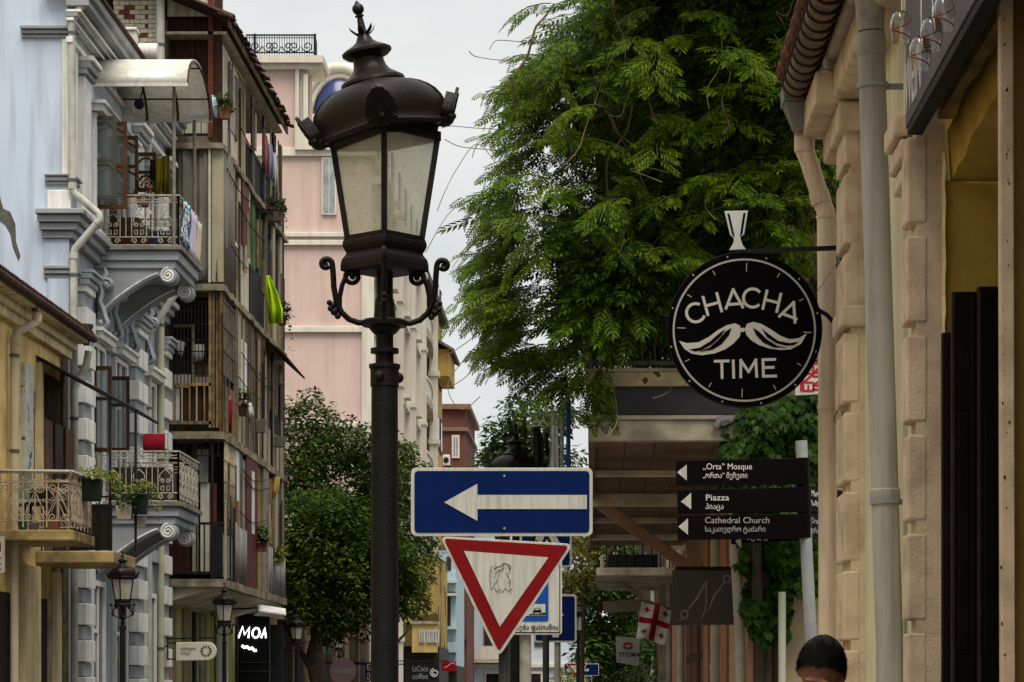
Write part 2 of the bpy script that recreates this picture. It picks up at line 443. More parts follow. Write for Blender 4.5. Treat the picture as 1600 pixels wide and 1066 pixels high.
    rows = [(84, 222, .02), (88, 212, .02), (107, 211, .05), (109, 205, .05), (104, 200, .06), (105, 190, .07), (104, 178, .09), (100, 166, .12), (93, 155, .16), (83, 146, .2), (71, 139, .24), (58, 134, .28), (44, 131, .34)]
    vs = []; fs = []; N = 4 * n_side
    for r, y, bu in rows: vs += ring(q(r), Z(y) , bu)
    for i in range(len(rows) - 1):
        for k in range(N): fs.append((i * N + k, i * N + (k + 1) % N, (i + 1) * N + (k + 1) % N, (i + 1) * N + k))
    fs.append(tuple(range(N - 1, -1, -1))); fs.append(tuple((len(rows) - 1) * N + k for k in range(N)))
    b = B(); b.add(vs, fs); roof = b.obj("roof", ROOFMETAL, t, smooth=40, pivot=pv)
    for k in range(4):
        a = k * math.pi / 2
        b = B(); b.tube([(q(r + .5) * math.cos(a), q(r + .5) * math.sin(a), Z(y - .5)) for r, y, _ in rows[4:]], q(1.7), 6); b.obj("ridge_rib", ROOFMETAL, roof, smooth=50)
        # shell ornament on each corner
        b = B(); out = Vector((math.cos(a), math.sin(a), 0)); side = Vector((-math.sin(a), math.cos(a), 0))
        base = out * q(106) + Vector((0, 0, Z(203))); lean = (out * .46 + Vector((0, 0, 1))).normalized()
        pts = []
        for i in range(25):
            u = math.pi * i / 24; rr = q(24 + 1.6 * abs(math.sin(u * 9 / 1 * 1.0)) )
            pts.append(base + side * math.cos(u) * rr + lean * (math.sin(u) * rr * 1.75 + q(4)))
        pts = pts + [base - side * q(12) - lean * q(9), base + side * q(12) - lean * q(9)]
        nrm = side.cross(lean).normalized()
        b.plate(pts, nrm * q(5)); b.plate([base + (p - base) * .8 - nrm * q(.4) for p in pts], -nrm * q(13)); b.ell(base - out * q(6) - lean * q(3), q(15), q(15), q(11), 10, 8)
        for i in range(9):
            u = math.pi * (i + .5) / 9
            b.beam(base + nrm * q(5.5), base + nrm * q(5.5) + side * math.cos(u) * q(20) + lean * (math.sin(u) * q(36) + q(4)), q(2.2), q(3), up=nrm)
        for sgn in (-1, 1): b.ell(base + side * sgn * q(19) - lean * q(1) + nrm * q(3), q(5), q(5), q(5), 8, 6)
        b.ell(base + nrm * q(5) + lean * q(3), q(6), q(6), q(6), 8, 6)
        b.obj("shell_ornament", DARKMETAL, roof, smooth=35)
    b = B(); b.lathe([(q(46), Z(134)), (q(51), Z(131)), (q(50), Z(126)), (q(40), Z(119)), (q(31), Z(113)), (q(26), Z(105)), (q(24), Z(96)), (q(24), Z(91)),
                      (q(33), Z(88)), (q(39), Z(83)), (q(39), Z(79)), (q(33), Z(75)), (q(22), Z(70)), (q(14), Z(64)), (q(10), Z(56)), (q(8), Z(50))], (0, 0, 0), 28)
    b.obj("cap", ROOFMETAL, roof, smooth=40)
    b = B(); b.lathe([(q(7), Z(52)), (q(6), Z(46)), (q(5), Z(30)), (q(4), Z(26)), (q(7), Z(25)), (q(7), Z(23)), (q(4), Z(22)), (q(8), Z(18)), (q(9.5), Z(13)), (q(8), Z(8)), (q(4), Z(5)), (q(3), Z(2)), (q(1), Z(0))], (0, 0, 0), 16)
    for k in range(6):
        a = k * math.pi / 3 + .3; d = Vector((math.cos(a), math.sin(a), 0)); s2 = Vector((-d.y, d.x, 0))
        pp = [(4, 53, 4), (12, 51, 5), (18, 46, 3.5), (21, 40, .5)]
        g = [[d * q(r) - s2 * q(w) + Vector((0, 0, Z(y))), d * q(r) + Vector((0, 0, Z(y + 2))), d * q(r) + s2 * q(w) + Vector((0, 0, Z(y)))] for r, y, w in pp]
        b.grid(g)
    b.obj("finial", ROOFMETAL, roof, smooth=40)
    return t, roof

lamp, lamp_roof = build_lamp("tall cast iron street lamp in the foreground with crooked domed roof")
lamp_places = [(-0.65, 21.7, "street lamp whose domed top rises right behind the blue arrow sign"),
               (-7.5, 40.9, "leftmost street lamp, below the yellow balcony with flower boxes"),
               (-7.57, 52.7, "street lamp beside the white rounded bank sign, left of the lit letters"),
               (-8.1, 70.2, "street lamp just right of the lit white letters, under the tree"),
               (-8.2, 82.9, "street lamp in front of the round no entry sign"),
               (-0.33, 60.8, "dim street lamp behind the blue straight ahead sign at right")]
for x, y, lab in lamp_places:
    c = tree_copy(lamp); c.location = (x, y, 0); c["label"] = lab
    c.rotation_euler.z = random.uniform(-.12, .12)
lamp.location = (PX(601, 8.5), 8.5, 0)
lamp.rotation_euler.z = R(4)
lamp_roof.rotation_euler = (R(2), R(-11.5), 0); lamp_roof.location.x -= 4 * LK
# ================================================================ traffic signs
SBLUE = mat("sign_blue", (0.002, 0.012, 0.075), 0.45, 0.12, 4, spec=0.06, stain=(0.0015, 0.008, 0.05), amt=0.4, sscale=6)
SWHITE = mat("sign_white", (0.46, 0.46, 0.42), 0.4, 0.06, 5, spec=0.4, stain=(0.27, 0.26, 0.22), amt=0.75, sscale=9, streak=True)
SRED = mat("sign_red", (0.17, 0.004, 0.006), 0.4, 0.15, 5, spec=0.12, stain=(0.11, 0.003, 0.005), amt=0.4, sscale=6)
SBLACK = mat("sign_black", (0.012, 0.012, 0.012), 0.5)
SBACK = mat("sign_back_zinc", (0.25, 0.25, 0.25), 0.45, 0.1, 5)
POLEGREY = mat("grey_sign_pole", (0.03, 0.031, 0.033), 0.5, 0.2, 8, 0.1, 90, spec=0.2)
POLEPALE = mat("pale_concrete_pole", (0.3, 0.28, 0.24), 0.8, 0.2, 9, 0.5, 70, stain=(0.15, 0.13, 0.1), amt=0.6, sscale=8)

def rrect(x0, y0, x1, y1, r, n=5):
    pts = []
    for cx, cy, a0 in ((x1 - r, y0 + r, -90), (x1 - r, y1 - r, 0), (x0 + r, y1 - r, 90), (x0 + r, y0 + r, 180)):
        for i in range(n + 1):
            a = R(a0 + 90 * i / n); pts.append((cx + r * math.cos(a), cy + r * math.sin(a)))
    return pts
def rpoly(pts, r, n=5):
    out = []; m = len(pts)
    for i in range(m):
        p = Vector(pts[i]); a = (Vector(pts[i - 1]) - p).normalized(); c = (Vector(pts[(i + 1) % m]) - p).normalized()
        for k in range(n + 1):
            u = k / n; q0 = p + a * r; q1 = p + c * r
            out.append(tuple((q0 * (1 - u) ** 2 + p * 2 * u * (1 - u) + q1 * u ** 2)))
    return out

def sign_post(name, label, cat, px, Y, py_top, rpx, m):
    x = PX(px, Y); t = thing(name, label, cat, (x, Y, 0.12), "traffic signs on poles")
    b = B(); b.lathe([(rpx * Y / F, 0.1), (rpx * Y / F, PZ(py_top, Y))], (x, Y, 0), 20); b.obj("pole", m, t, smooth=40)
    for py in (py_top + 30, py_top + 60):
        b = B(); b.box(x - rpx * Y / F * 1.3, x + rpx * Y / F * 1.3, Y - rpx * Y / F * 1.25, Y + rpx * Y / F * 1.2, PZ(py, Y), PZ(py, Y) + .03); b.obj("clamp", SBACK, t, bevel=.003)
    return t
E = .003
def panel(t, name, pts, Y, m, label=None):
    b = B(); b.pxplate(pts, Y, .012); return b.obj(name, m, t, bevel=.002, label=label)
def decal(par, name, pts, Y, m):
    b = B(); b.pxplate(pts, Y, .0022); return b.obj(name, m, par)

# one-way arrow and give-way on one pole
Y = 14.0
t = sign_post("traffic_sign", "blue arrow sign above a red and white give way triangle on a grey pole", "sign", 788, Y + .06, 745, 9.0, POLEGREY)
p = panel(t, "arrow_sign", rrect(642, 731, 926, 838, 9), Y, SWHITE)
decal(p, "blue_field", rrect(647.5, 736, 921, 832.5, 6), Y - E, SBLUE)
for bx_, by_ in ((788, 744), (788, 826)):
    b = B(); b.ell(P(bx_, by_, Y - .004), .007, .004, .007, 10, 6); b.obj("bolt", SBACK, p)
decal(p, "arrow", [(694, 785), (746, 756), (746, 773.5), (917, 773.5), (917, 795.5), (746, 795.5), (746, 814)], Y - 2 * E, SWHITE)
p = panel(t, "give_way_sign", rpoly([(687, 838), (896, 850), (779, 1028)], 13), Y - .02, SWHITE)
decal(p, "red_border", rpoly([(693, 841.5), (889, 853), (779.5, 1018)], 7), Y - .02 - E, SRED)
decal(p, "white_field", [(725, 861), (857, 871), (781, 979.5)], Y - .02 - 2 * E, SWHITE)
b = B(); rr = random.Random(4)
def scr(pts, w=0.0016):
    b.tube([P(x, y, Y - .02 - 3 * E + .0012) for x, y in pts], w, 4)
scr([(768, 884), (765, 900), (767, 922), (778, 905), (780, 893)]); scr([(772, 890), (777, 886), (783, 884), (788, 880), (795, 882), (798, 890)])
scr([(772, 918), (777, 925), (781, 920), (785, 926), (790, 919), (794, 924), (800, 920)]); scr([(786, 880), (787, 890), (784, 888)]); scr([(793, 883), (797, 893), (795, 897)])
scr([(791, 895), (796, 905), (797, 918)]); scr([(774, 897), (780, 890), (785, 893)])
for i in range(46):
    x, y = rr.uniform(766, 801), rr.uniform(880, 927); a = rr.uniform(0.6, 2.2); q_ = rr.uniform(1.5, 4.5)
    scr([(x, y), (x + q_ * math.cos(a) * .5, y + q_ * math.sin(a))], .0007)
b.obj("pen_scribble", mat("marker_ink", (.05, .05, .05), .6), p, kind="stuff")

# pedestrian crossing sign, further on
Y = 27.0
t = sign_post("traffic_sign", "pedestrian crossing sign half hidden behind the give way triangle", "sign", 853, Y + .06, 800, 5.2, POLEGREY)
p = panel(t, "crossing_sign", rrect(812, 800, 893.5, 887, 7), Y, SWHITE)
decal(p, "blue_field", rrect(815.5, 803.5, 890, 883, 4), Y - E, SBLUE)
tri = decal(p, "white_triangle", [(822, 864), (853, 814), (885, 864)], Y - 2 * E, SWHITE)
for x in (828, 840, 852, 864, 876):
    decal(tri, "stripe", [(x - 3, 862), (x, 852), (x + 3, 852), (x + 3, 862)], Y - 3 * E, SBLACK)
decal(tri, "walking_figure", [(851, 828), (855, 828), (858, 840), (864, 851), (860, 851), (854, 842), (849, 851), (845, 851), (850, 840)], Y - 3 * E, SBLACK)

# paid parking
Y = 17.0
t = sign_post("traffic_sign", "white and blue paid parking sign on a pale pole behind the triangle", "sign", 821, Y + .07, 862, 9.2, POLEPALE)
p = panel(t, "parking_sign", rrect(765, 858, 878, 992, 5), Y, SWHITE)
b = B()
for r_ in ((768, 861, 769.2, 989), (874, 861, 875.4, 989), (769.2, 861, 874, 862.2), (769.2, 987.6, 874, 989)):
    b.pxplate([(r_[0], r_[1]), (r_[2], r_[1]), (r_[2], r_[3]), (r_[0], r_[3])], Y - E, .0022)
b.obj("black_outline", SBLACK, p)
PBLUE = mat("parking_blue", (0.008, 0.06, 0.26), 0.35, 0.1, 5)
fld = decal(p, "blue_field", rrect(783, 868, 857, 971, 3), Y - E, PBLUE)
text("P", .22, SWHITE, fld, P(797, 935, Y - 2 * E), depth=.002)
wb = decal(fld, "white_box", [(811, 944), (852, 944), (852, 962.5), (811, 962.5)], Y - 2 * E, SWHITE)
b = B(); b.pxplate([(833, 959), (833, 954.5), (834.5, 953), (835.5, 950), (843.5, 950), (844.5, 953), (846, 954.5), (846, 959), (844, 959), (844, 957), (835, 957), (835, 959)], Y - 3 * E, .0022); b.obj("car_symbol", SBLACK, wb)
b = B(); b.pxplate([(836, 953), (836.8, 951), (842.2, 951), (843, 953)], Y - 4 * E, .0022); b.obj("windscreen", SWHITE, wb)
decal(wb, "kerb_symbol", [(826, 959.6), (847, 959.6), (847, 957.4), (852, 957.4), (852, 961), (826, 961)], Y - 3 * E, SBLACK)
text("პარკირება ფასიანია", .043, SBLACK, p, P(777, 983.5, Y - E), depth=.002, width=PX(872, Y) - PX(777, Y), bold=.012)

# straight-ahead sign
Y = 30.0
t = sign_post("traffic_sign", "square blue straight ahead sign partly behind the paid parking sign", "sign", 871, Y + .06, 925, 5.0, POLEPALE)
p = panel(t, "ahead_sign", rrect(834, 929, 901, 1004, 5), Y, SWHITE)
f2 = decal(p, "blue_field", rrect(837, 932, 898, 1001, 3), Y - E, SBLUE)
decal(f2, "arrow", [(863, 996), (863, 962), (855, 962), (868, 944), (881, 962), (873, 962), (873, 996)], Y - 2 * E, SWHITE)

# small copies of the same signs far down the street
Y = 66.0
t = sign_post("traffic_sign", "distant small give way triangle over blue arrow signs, low at right", "sign", 905, Y + .06, 1033, 2.0, POLEGREY)
p = panel(t, "arrow_sign", rrect(881, 1037, 936, 1056, 2), Y, SWHITE); decal(p, "blue_field", rrect(882, 1038, 935, 1055, 1.5), Y - E, SBLUE)
decal(p, "arrow", [(884, 1047), (890, 1042), (890, 1045), (920, 1045), (920, 1049), (890, 1049), (890, 1052)], Y - 2 * E, SWHITE)
p = panel(t, "give_way_sign", [(883, 1036), (918, 1036), (903, 1066)], Y - .03, SWHITE); decal(p, "red_border", [(885, 1037), (916, 1037), (903, 1063)], Y - .03 - E, SRED)
decal(p, "white_field", [(890, 1040), (912, 1040), (903, 1056)], Y - .03 - 2 * E, SWHITE)
p = panel(t, "crossing_sign", rrect(902, 1056.5, 925, 1075, 1.5), Y, SWHITE); decal(p, "blue_field", rrect(903, 1057, 924, 1074, 1), Y - E, SBLUE); decal(p, "white_triangle", [(905, 1072), (913, 1059), (922, 1072)], Y - 2 * E, SWHITE)

# ================================================================ round hanging bar sign
Y = 12.7
BBLACK = mat("sign_board_black", (0.002, 0.0016, 0.002), 0.5, 0.2, 6, spec=0.02)
CREAM = mat("sign_cream_acrylic", (0.42, 0.4, 0.36), 0.45, 0.06, 8)
CREAMRING = mat("sign_ring_acrylic", (0.3, 0.29, 0.27), 0.45, 0.06, 8)
k = Y / F
t = thing("hanging_sign", "round black hanging bar sign with a moustache and a cup on top", "sign", (1.2, Y, PZ(640, Y)))
cx, cy, rad = 1163.0, 516.0, 121.0
b = B(); b.lathe([(rad * k * .985, -.045), (rad * k, -.035), (rad * k, .035), (rad * k * .985, .045)], P(cx, cy, Y), 72, Matrix.Rotation(R(90), 3, 'X')); disc = b.obj("disc", BBLACK, t, smooth=35)
YS = Y - .0465
def ringplate(b, r0, r1, n=72):
    for i in range(n):
        a0, a1 = 2 * math.pi * i / n, 2 * math.pi * (i + 1) / n
        pts = [(cx + r * math.cos(a), cy + r * math.sin(a)) for r, a in ((r0, a0), (r1, a0), (r1, a1), (r0, a1))]
        b.add([P(x, y, YS) for x, y in pts], [(0, 1, 2, 3)])
b = B(); ringplate(b, 109.0, 112.0); b.obj("ring_line", CREAMRING, disc)
b = B()
for i in range(12):
    a = R(i * 30 + 2); r0 = 92 if i % 3 == 0 else 97
    b.beam(P(cx + r0 * math.sin(a), cy - r0 * math.cos(a), YS), P(cx + 105 * math.sin(a), cy - 105 * math.cos(a), YS), .004, .002, up=(0, 1, 0))
b.obj("clock_ticks", CREAMRING, disc, kind="stuff")
for i in range(12):
    a = R(i * 30 + 17); b = B(); b.ell(P(cx + 117 * math.sin(a), cy - 117 * math.cos(a), YS + .002), .005, .004, .005, 8, 6); b.obj("screw", SBACK, disc)
# letters drawn as strokes (unit box: x across, y up, cap height 1)
GL = {'C': [[(.45 + .5 * math.cos(R(a)), .5 + .5 * math.sin(R(a))) for a in range(48, 313, 12)]],
      'H': [[(0, 0), (0, 1)], [(.78, 0), (.78, 1)], [(0, .5), (.78, .5)]],
      'A': [[(0, 0), (.46, 1), (.92, 0)], [(.2, .2), (.92, .2)]],
      'T': [[(0, 1), (.8, 1)], [(.4, 1), (.4, 0)]], 'I': [[(0, 0), (0, 1)]],
      'M': [[(0, 0), (0.03, 1), (.48, .3), (.93, 1), (.96, 0)]],
      'E': [[(.72, 1), (0, 1), (0, 0), (.75, 0)], [(0, .52), (.62, .52)]]}
GW = {'C': .9, 'H': .78, 'A': .92, 'T': .8, 'I': 0, 'M': .96, 'E': .74}
def glyph(ch, x, y, size, rot, w):
    ks = [0]; b = B(); c_, s_ = math.cos(R(rot)), math.sin(R(rot))
    for st in GL[ch]:
        pp = []
        for u, v in st:
            u -= GW[ch] / 2; v -= .5; u *= size; v *= size
            pp.append(P(x + u * c_ + v * s_, y + u * s_ - v * c_, YS))
        for i in range(len(pp) - 1):
            ks[0] += 1
            d = (pp[i + 1] - pp[i]).normalized() * w * .42
            b.beam(pp[i] - d, pp[i + 1] + d, w, .006 + .0006 * (ks[0] % 7), up=(0, 1, 0))
    b.obj("letter", CREAM, disc)
for ch, x, y, rot in (('C', 1087, 489, -23), ('H', 1113, 475.5, -15), ('A', 1146.5, 467, -4), ('C', 1176, 466, 3), ('H', 1206, 471, 13), ('A', 1235, 486, 21)):
    glyph(ch, x, y, 28.5, rot, .0135)
for ch, x, y in (('T', 1128, 577.5), ('I', 1146, 577), ('M', 1169.5, 576), ('E', 1202, 575)):
    glyph(ch, x, y, 26, -1.5, .0135)
def crp(pts): return [(1020 + x / 2.806, 320 + y / 2.806) for x, y in pts]
ml = crp([(115, 597), (150, 607), (200, 603), (245, 580), (285, 550), (325, 528), (360, 520), (382, 530), (388, 552), (380, 580), (355, 608), (318, 634), (270, 652), (215, 660), (170, 653), (138, 632)])
mr = crp([(677, 563), (640, 585), (600, 590), (560, 575), (515, 545), (475, 522), (440, 514), (413, 522), (403, 545), (410, 570), (430, 593), (465, 615), (510, 630), (560, 637), (605, 634), (650, 610)])
for pts in (ml, mr):
    b = B(); b.pxplate(pts, YS - .004, .004); mu = b.obj("moustache_half", CREAM, disc)
    dk = []
    if pts is ml:
        dk = [[(160, 634), (205, 627), (250, 600), (290, 565), (318, 545), (300, 575), (262, 610), (215, 638), (185, 643)],
              [(205, 645), (250, 625), (290, 590), (320, 555), (345, 540), (335, 570), (300, 612), (262, 635)], ]
    else:
        dk = [[(640, 600), (600, 607), (550, 597), (505, 565), (478, 543), (500, 580), (540, 606), (585, 618), (620, 615)],
              [(590, 627), (545, 618), (500, 590), (465, 555), (440, 540), (452, 570), (485, 605), (530, 625)]]
    for d_ in dk:
        b = B(); b.pxplate(crp(d_), YS - .006, .0018); b.obj("dark_strand", BBLACK, mu)
b = B(); b.lathe([(.0075, -.002), (.0105, -.003), (.0105, .003), (.0075, .003)], P(*crp([(394, 549)])[0], YS - .003), 16, Matrix.Rotation(R(90), 3, 'X')); b.obj("centre_ring", CREAM, disc)
# cup on top
b = B(); b.pxplate([(1132, 330), (1169, 329), (1163, 366), (1157, 370), (1158, 376), (1161, 384), (1166, 390), (1139, 391), (1144, 384), (1147, 376), (1146, 371), (1141, 367)], Y - .01, .02); cup = b.obj("cup", mat("cup_white", (.5, .5, .5), .5, .06), t, bevel=.002)
for pts in ([(1136.5, 334), (1140, 334), (1148, 370), (1144, 366)], [(1161.5, 333), (1165, 333), (1160, 365), (1156, 369)]):
    b = B(); b.pxplate(pts, Y - .0125, .002); b.obj("dark_slot", BBLACK, cup)
# bracket to the wall
b = B(); b.beam(P(1150, 394, Y), P(1323, 387, Y), .022, .022); b.obj("top_rail", BLACKIRON, t)
b = B(); b.beam(P(1317, 384, Y + .01), P(1320, 645, Y + .01), .03, .03, up=(0, 1, 0)); b.obj("wall_bar", BLACKIRON, t)
b = B(); b.tube([P(1278, 484, Y), P(1292, 492, Y), P(1306, 508, Y), P(1316, 530, Y), P(1319, 548, Y)], .011, 8); b.obj("brace", BLACKIRON, t, smooth=40)
b = B(); b.tube([P(1314, 400, Y - .01), P(1276, 458, Y - .01)], .0022, 6); b.obj("stay_wire", SBACK, t)
b = B(); b.tube([P(1316, 625, Y - .02), P(1309, 640, Y - .02), P(1303, 655, Y - .02), P(1306, 662, Y - .02), P(1314, 655, Y - .02), P(1318, 640, Y - .02)], .003, 6); b.obj("loose_cable", BLACKIRON, t, smooth=60)

# ================================================================ finger post
Y = 15.0
ARM = mat("sign_arm_brown", (0.003, 0.0018, 0.002), 0.5, 0.2, 6, spec=0.05)
ARMW = mat("sign_arm_lettering", (0.55, 0.55, 0.53), 0.5, 0.05)
ARMG = mat("sign_arm_worn_lettering", (0.3, 0.29, 0.29), 0.5, 0.15, 30)
t = thing("finger_post", "grey finger post with dark brown arms pointing left to mosque, piazza and church", "signpost", (PX(1262, Y), Y, .12))
b = B(); b.tube([(PX(1274, Y), Y, .1), P(1267, 1000, Y), P(1252, 689, Y)], [.036, .036, .035], 20); b.obj("post", mat("galvanised_post", (.27, .29, .3), .5, .1, 8, stain=(.2, .2, .2), amt=.4, sscale=7), t, smooth=40)
b = B(); b.tube([P(1257.5, 841, Y), P(1253, 716, Y)], .041, 20); b.obj("sleeve", ARM, t, smooth=40)
def arm(pts, lat, geo_, tx, ty, w1, w2, mw, arrow):
    b = B(); b.pxplate(pts, Y - .055, .016); a = b.obj("arm", ARM, t, bevel=.002)
    ys = Y - .0575
    b = B(); b.pxplate(arrow, ys, .002); b.obj("arrow", SWHITE, a)
    text(lat, .0505, mw, a, P(tx, ty, ys), depth=.002, width=PX(tx + w1, Y) - PX(tx, Y))
    text(geo_, .044, mw, a, P(tx, ty + 13.5, ys), depth=.002, width=PX(tx + w2, Y) - PX(tx, Y))
arm([(1056, 720), (1254, 716), (1255, 757), (1056, 759)], "„Orta” Mosque", "„ორთა” მეჩეთი", 1098, 733.5, 76, 69, ARMW, [(1058, 738), (1073, 726), (1073, 751)])
arm([(1058, 766), (1255, 761), (1256.5, 800), (1059, 803)], "Piazza", "პიაცა", 1102, 782, 36, 28, ARMW, [(1064, 784), (1080, 770), (1080, 796)])
arm([(1058.5, 806), (1256.5, 803), (1258, 841), (1059, 844)], "Cathedral Church", "საკათედრო ტაძარი", 1101, 817.5, 100, 94, ARMG, [(1060, 823), (1075, 810), (1075, 836)])
# arms turned away behind the post
def far_arm(p0, p1, h, words, mw, off=.0):
    p0 = Vector(p0); p1 = Vector(p1); d = (p1 - p0); L = d.length; d.normalize(); n_ = Vector((d.y, -d.x, 0)).normalized()
    if n_.y > 0: n_ = -n_
    b = B(); z = Vector((0, 0, 1))
    b.plate([p0, p1, p1 - z * h, p0 - z * h], -n_ * .016); a = b.obj("arm", ARM, t, bevel=.002)
    for s_, fx, fz, size in words:
        text(s_, size, mw, a, p0 + d * fx - z * fz + n_ * .003, depth=.002, ax=d)
c0 = Vector((PX(1256, Y), Y, 0))
zt = PZ(758, Y)
far_arm((c0.x + .03, Y + .03, zt), (c0.x + .36, Y + .55, zt), .15, [("Marine station", .03, .06, .05), ("საზღვაო სადგური", .03, .115, .042)], ARMW)
far_arm((c0.x + .03, Y + .03, zt - .16), (c0.x + .36, Y + .55, zt - .16), .15, [("Dramatic Theatre st.", .03, .06, .05), ("დრამატული თეატრი", .03, .115, .042)], ARMG)
far_arm((c0.x - .42, Y + .12, zt - .205), (c0.x - .02, Y + .08, zt - .185), .135, [("ბულვარი", .09, .115, .045)], ARMW)
b = B(); b.pxplate([(1149, 846), (1158, 836), (1158, 857)], Y + .07, .002); b.obj("arrow", SWHITE, t)
# ================================================================ passer-by (only the top of the head reaches into the picture)
def build_person():
    X, Y = PX(1283, 9.0), 9.0
    top = PZ(996, Y)
    t = thing("person", "dark haired man walking with head bowed, only his head in view, at lower right", "person", (X, Y, .12))
    H0 = .12
    b = B()
    hc = Vector((X, Y, top - .125))
    tilt = Matrix.Rotation(R(37), 3, 'X') @ Matrix.Rotation(R(-14), 3, 'Z')
    def hp(x, y, z): return hc + tilt @ Vector((x, y, z))
    b.ell(hp(0, .012, .02), .076, .096, .105, 24, 16, tilt)          # skull
    b.ell(hp(0, -.035, -.04), .058, .062, .085, 20, 14, tilt)        # face and jaw
    b.tube([hp(0, -.085, .02), hp(0, -.108, -.02), hp(0, -.112, -.03)], [.008, .014, .015], 10)   # nose
    b.ell(hp(-.026, -.094, .032), .024, .012, .008, 10, 8, tilt); b.ell(hp(.026, -.094, .032), .024, .012, .008, 10, 8, tilt)   # brows
    b.ell(hp(0, -.093, -.065), .024, .01, .008, 10, 8, tilt)         # lips
    for s in (-1, 1):
        b.ell(hp(s * .078, .012, -.005), .012, .022, .034, 10, 8, tilt)   # ears
    b.tube([hp(0, .02, -.06), (X, Y + .03, top - .27), (X, Y + .04, top - .33)], [.055, .056, .07], 16)
    sh = top - .31
    b.tube([(X, Y + .05, sh + .01), (X, Y + .05, sh - .08), (X, Y + .04, sh - .3), (X, Y + .03, sh - .46), (X, Y + .02, sh - .58)], [.11, .165, .155, .14, .15], 20, flat=.66)
    for s in (-1, 1):
        b.tube([(X + s * .1, Y + .05, sh - .03), (X + s * .19, Y + .05, sh - .06), (X + s * .23, Y + .06, sh - .33), (X + s * .235, Y - .02, sh - .56), (X + s * .23, Y - .04, sh - .64)], [.07, .06, .045, .033, .028], 14)
        pc = Vector((X + s * .23, Y - .045, sh - .69)); b.ell(pc, .018, .038, .05, 12, 8)
        for i, (dy, ln) in enumerate(((-.03, .065), (-.01, .078), (.01, .072), (.028, .055))):
            p0 = pc + Vector((0, dy, -.035)); b.tube([p0, p0 + Vector((-s * .008, 0, -ln * .5)), p0 + Vector((-s * .022, 0, -ln))], [.0095, .009, .007], 8)
        b.tube([pc + Vector((0, -.03, .02)), pc + Vector((-s * .012, -.05, -.01)), pc + Vector((-s * .018, -.056, -.04))], [.011, .01, .008], 8)
        st = .16 * s
        b.tube([(X + s * .085, Y + .03, sh - .56), (X + s * .09, Y + .03 - st * .5, .55), (X + s * .09, Y + .06 - st, H0 + .09), ], [.09, .06, .042], 14)
        b.tube([(X + s * .09, Y + .08 - st, H0 + .045), (X + s * .09, Y - .02 - st, H0 + .04), (X + s * .095, Y - .12 - st, H0 + .03)], [.04, .042, .03], 12)
    SKIN = mat("skin", (.26, .12, .075), .55, .12, 20, .08, 200)
    o = b.obj("body", SKIN, t, smooth=80)
    md = o.modifiers.new("remesh", 'REMESH'); md.mode = 'VOXEL'; md.voxel_size = .0075; md.use_smooth_shade = True
    md = o.modifiers.new("smooth", 'SMOOTH'); md.iterations = 3; md.factor = .5
    for s in (-1, 1):
        b = B(); b.ell(hp(s * .027, -.088, .012), .011, .008, .009, 10, 8); b.obj("eye", mat("eye_dark", (.03, .02, .02), .2), t, smooth=60)
    # short hair: many short strands over a cap
    b = B(); rr = random.Random(3)
    def on_hair(th, ph):      # th from crown, ph around, 0 = face
        return Vector((math.sin(th) * math.sin(ph), -math.sin(th) * math.cos(ph), math.cos(th)))
    def hairline(ph):
        fr = max(0, math.cos(ph)); return 1.78 - .8 * fr ** 1.2 - .16 * fr * abs(math.sin(2 * ph)) + .1 * math.cos(2 * ph) * (fr == 0)
    rows = []
    nph = 40
    for i in range(15):
        row = []
        for j in range(nph + 1):
            ph = 2 * math.pi * j / nph
            fr = math.cos(ph)
            lim = hairline(ph) + .06 * mnoise.noise(Vector((ph * 6, 0, 0)))
            th = lim * i / 14; d = on_hair(th, ph)
            nz_ = mnoise.noise(d * 3) * .003
            row.append(hp(d.x * (.0835 + nz_), d.y * (.104 + nz_) + .012, d.z * (.114 + nz_) + .022))
        rows.append(row)
    b.grid(rows)
    HAIR = mat("black_hair", (.008, .006, .005), .55, .3, 60, .6, 260, spec=.35)
    h = b.obj("hair", HAIR, t, smooth=80)
    b = B()
    for i in range(8000):
        ph = rr.uniform(0, 2 * math.pi); fr = math.cos(ph)
        lim = hairline(ph) + .07 + .08 * mnoise.noise(Vector((ph * 9, 2, 0)))
        th = math.acos(1 - rr.random() * (1 - math.cos(min(lim, 2.4)))); d = on_hair(th, ph)
        p = Vector((d.x * .083, d.y * .103 + .012, d.z * .113 + .022))
        g = (d * .22 + Vector((rr.uniform(-.3, .3), -.75 + rr.uniform(-.25, .25), rr.uniform(-.25, .1)))).normalized()
        L = rr.uniform(.01, .02); sd = d.cross(g).normalized() * .0011
        p0, p1 = p, p + g * L + d * .003
        b.add([hp(*(p0 - sd)), hp(*(p0 + sd)), hp(*p1)], [(0, 1, 2)])
    b.obj("hair_strands", HAIR, h, kind="stuff")
    # shirt and trousers over the body
    b = B()
    b.tube([(X, Y + .05, sh + .015), (X, Y + .05, sh - .08), (X, Y + .04, sh - .3), (X, Y + .03, sh - .5), (X, Y + .02, sh - .62)], [.115, .18, .172, .16, .168], 24, flat=.68)
    for s in (-1, 1): b.tube([(X + s * .1, Y + .05, sh - .03), (X + s * .19, Y + .05, sh - .06), (X + s * .225, Y + .055, sh - .28)], [.08, .073, .062], 16)
    o = b.obj("shirt", mat("dark_shirt", (.03, .035, .05), .85, .1, 9), t, smooth=80); md = o.modifiers.new("remesh", 'REMESH'); md.mode = 'VOXEL'; md.voxel_size = .012; md.use_smooth_shade = True
    b = B(); b.tube([(X, Y + .02, sh - .53), (X, Y + .025, sh - .68)], [.165, .165], 20, flat=.68)
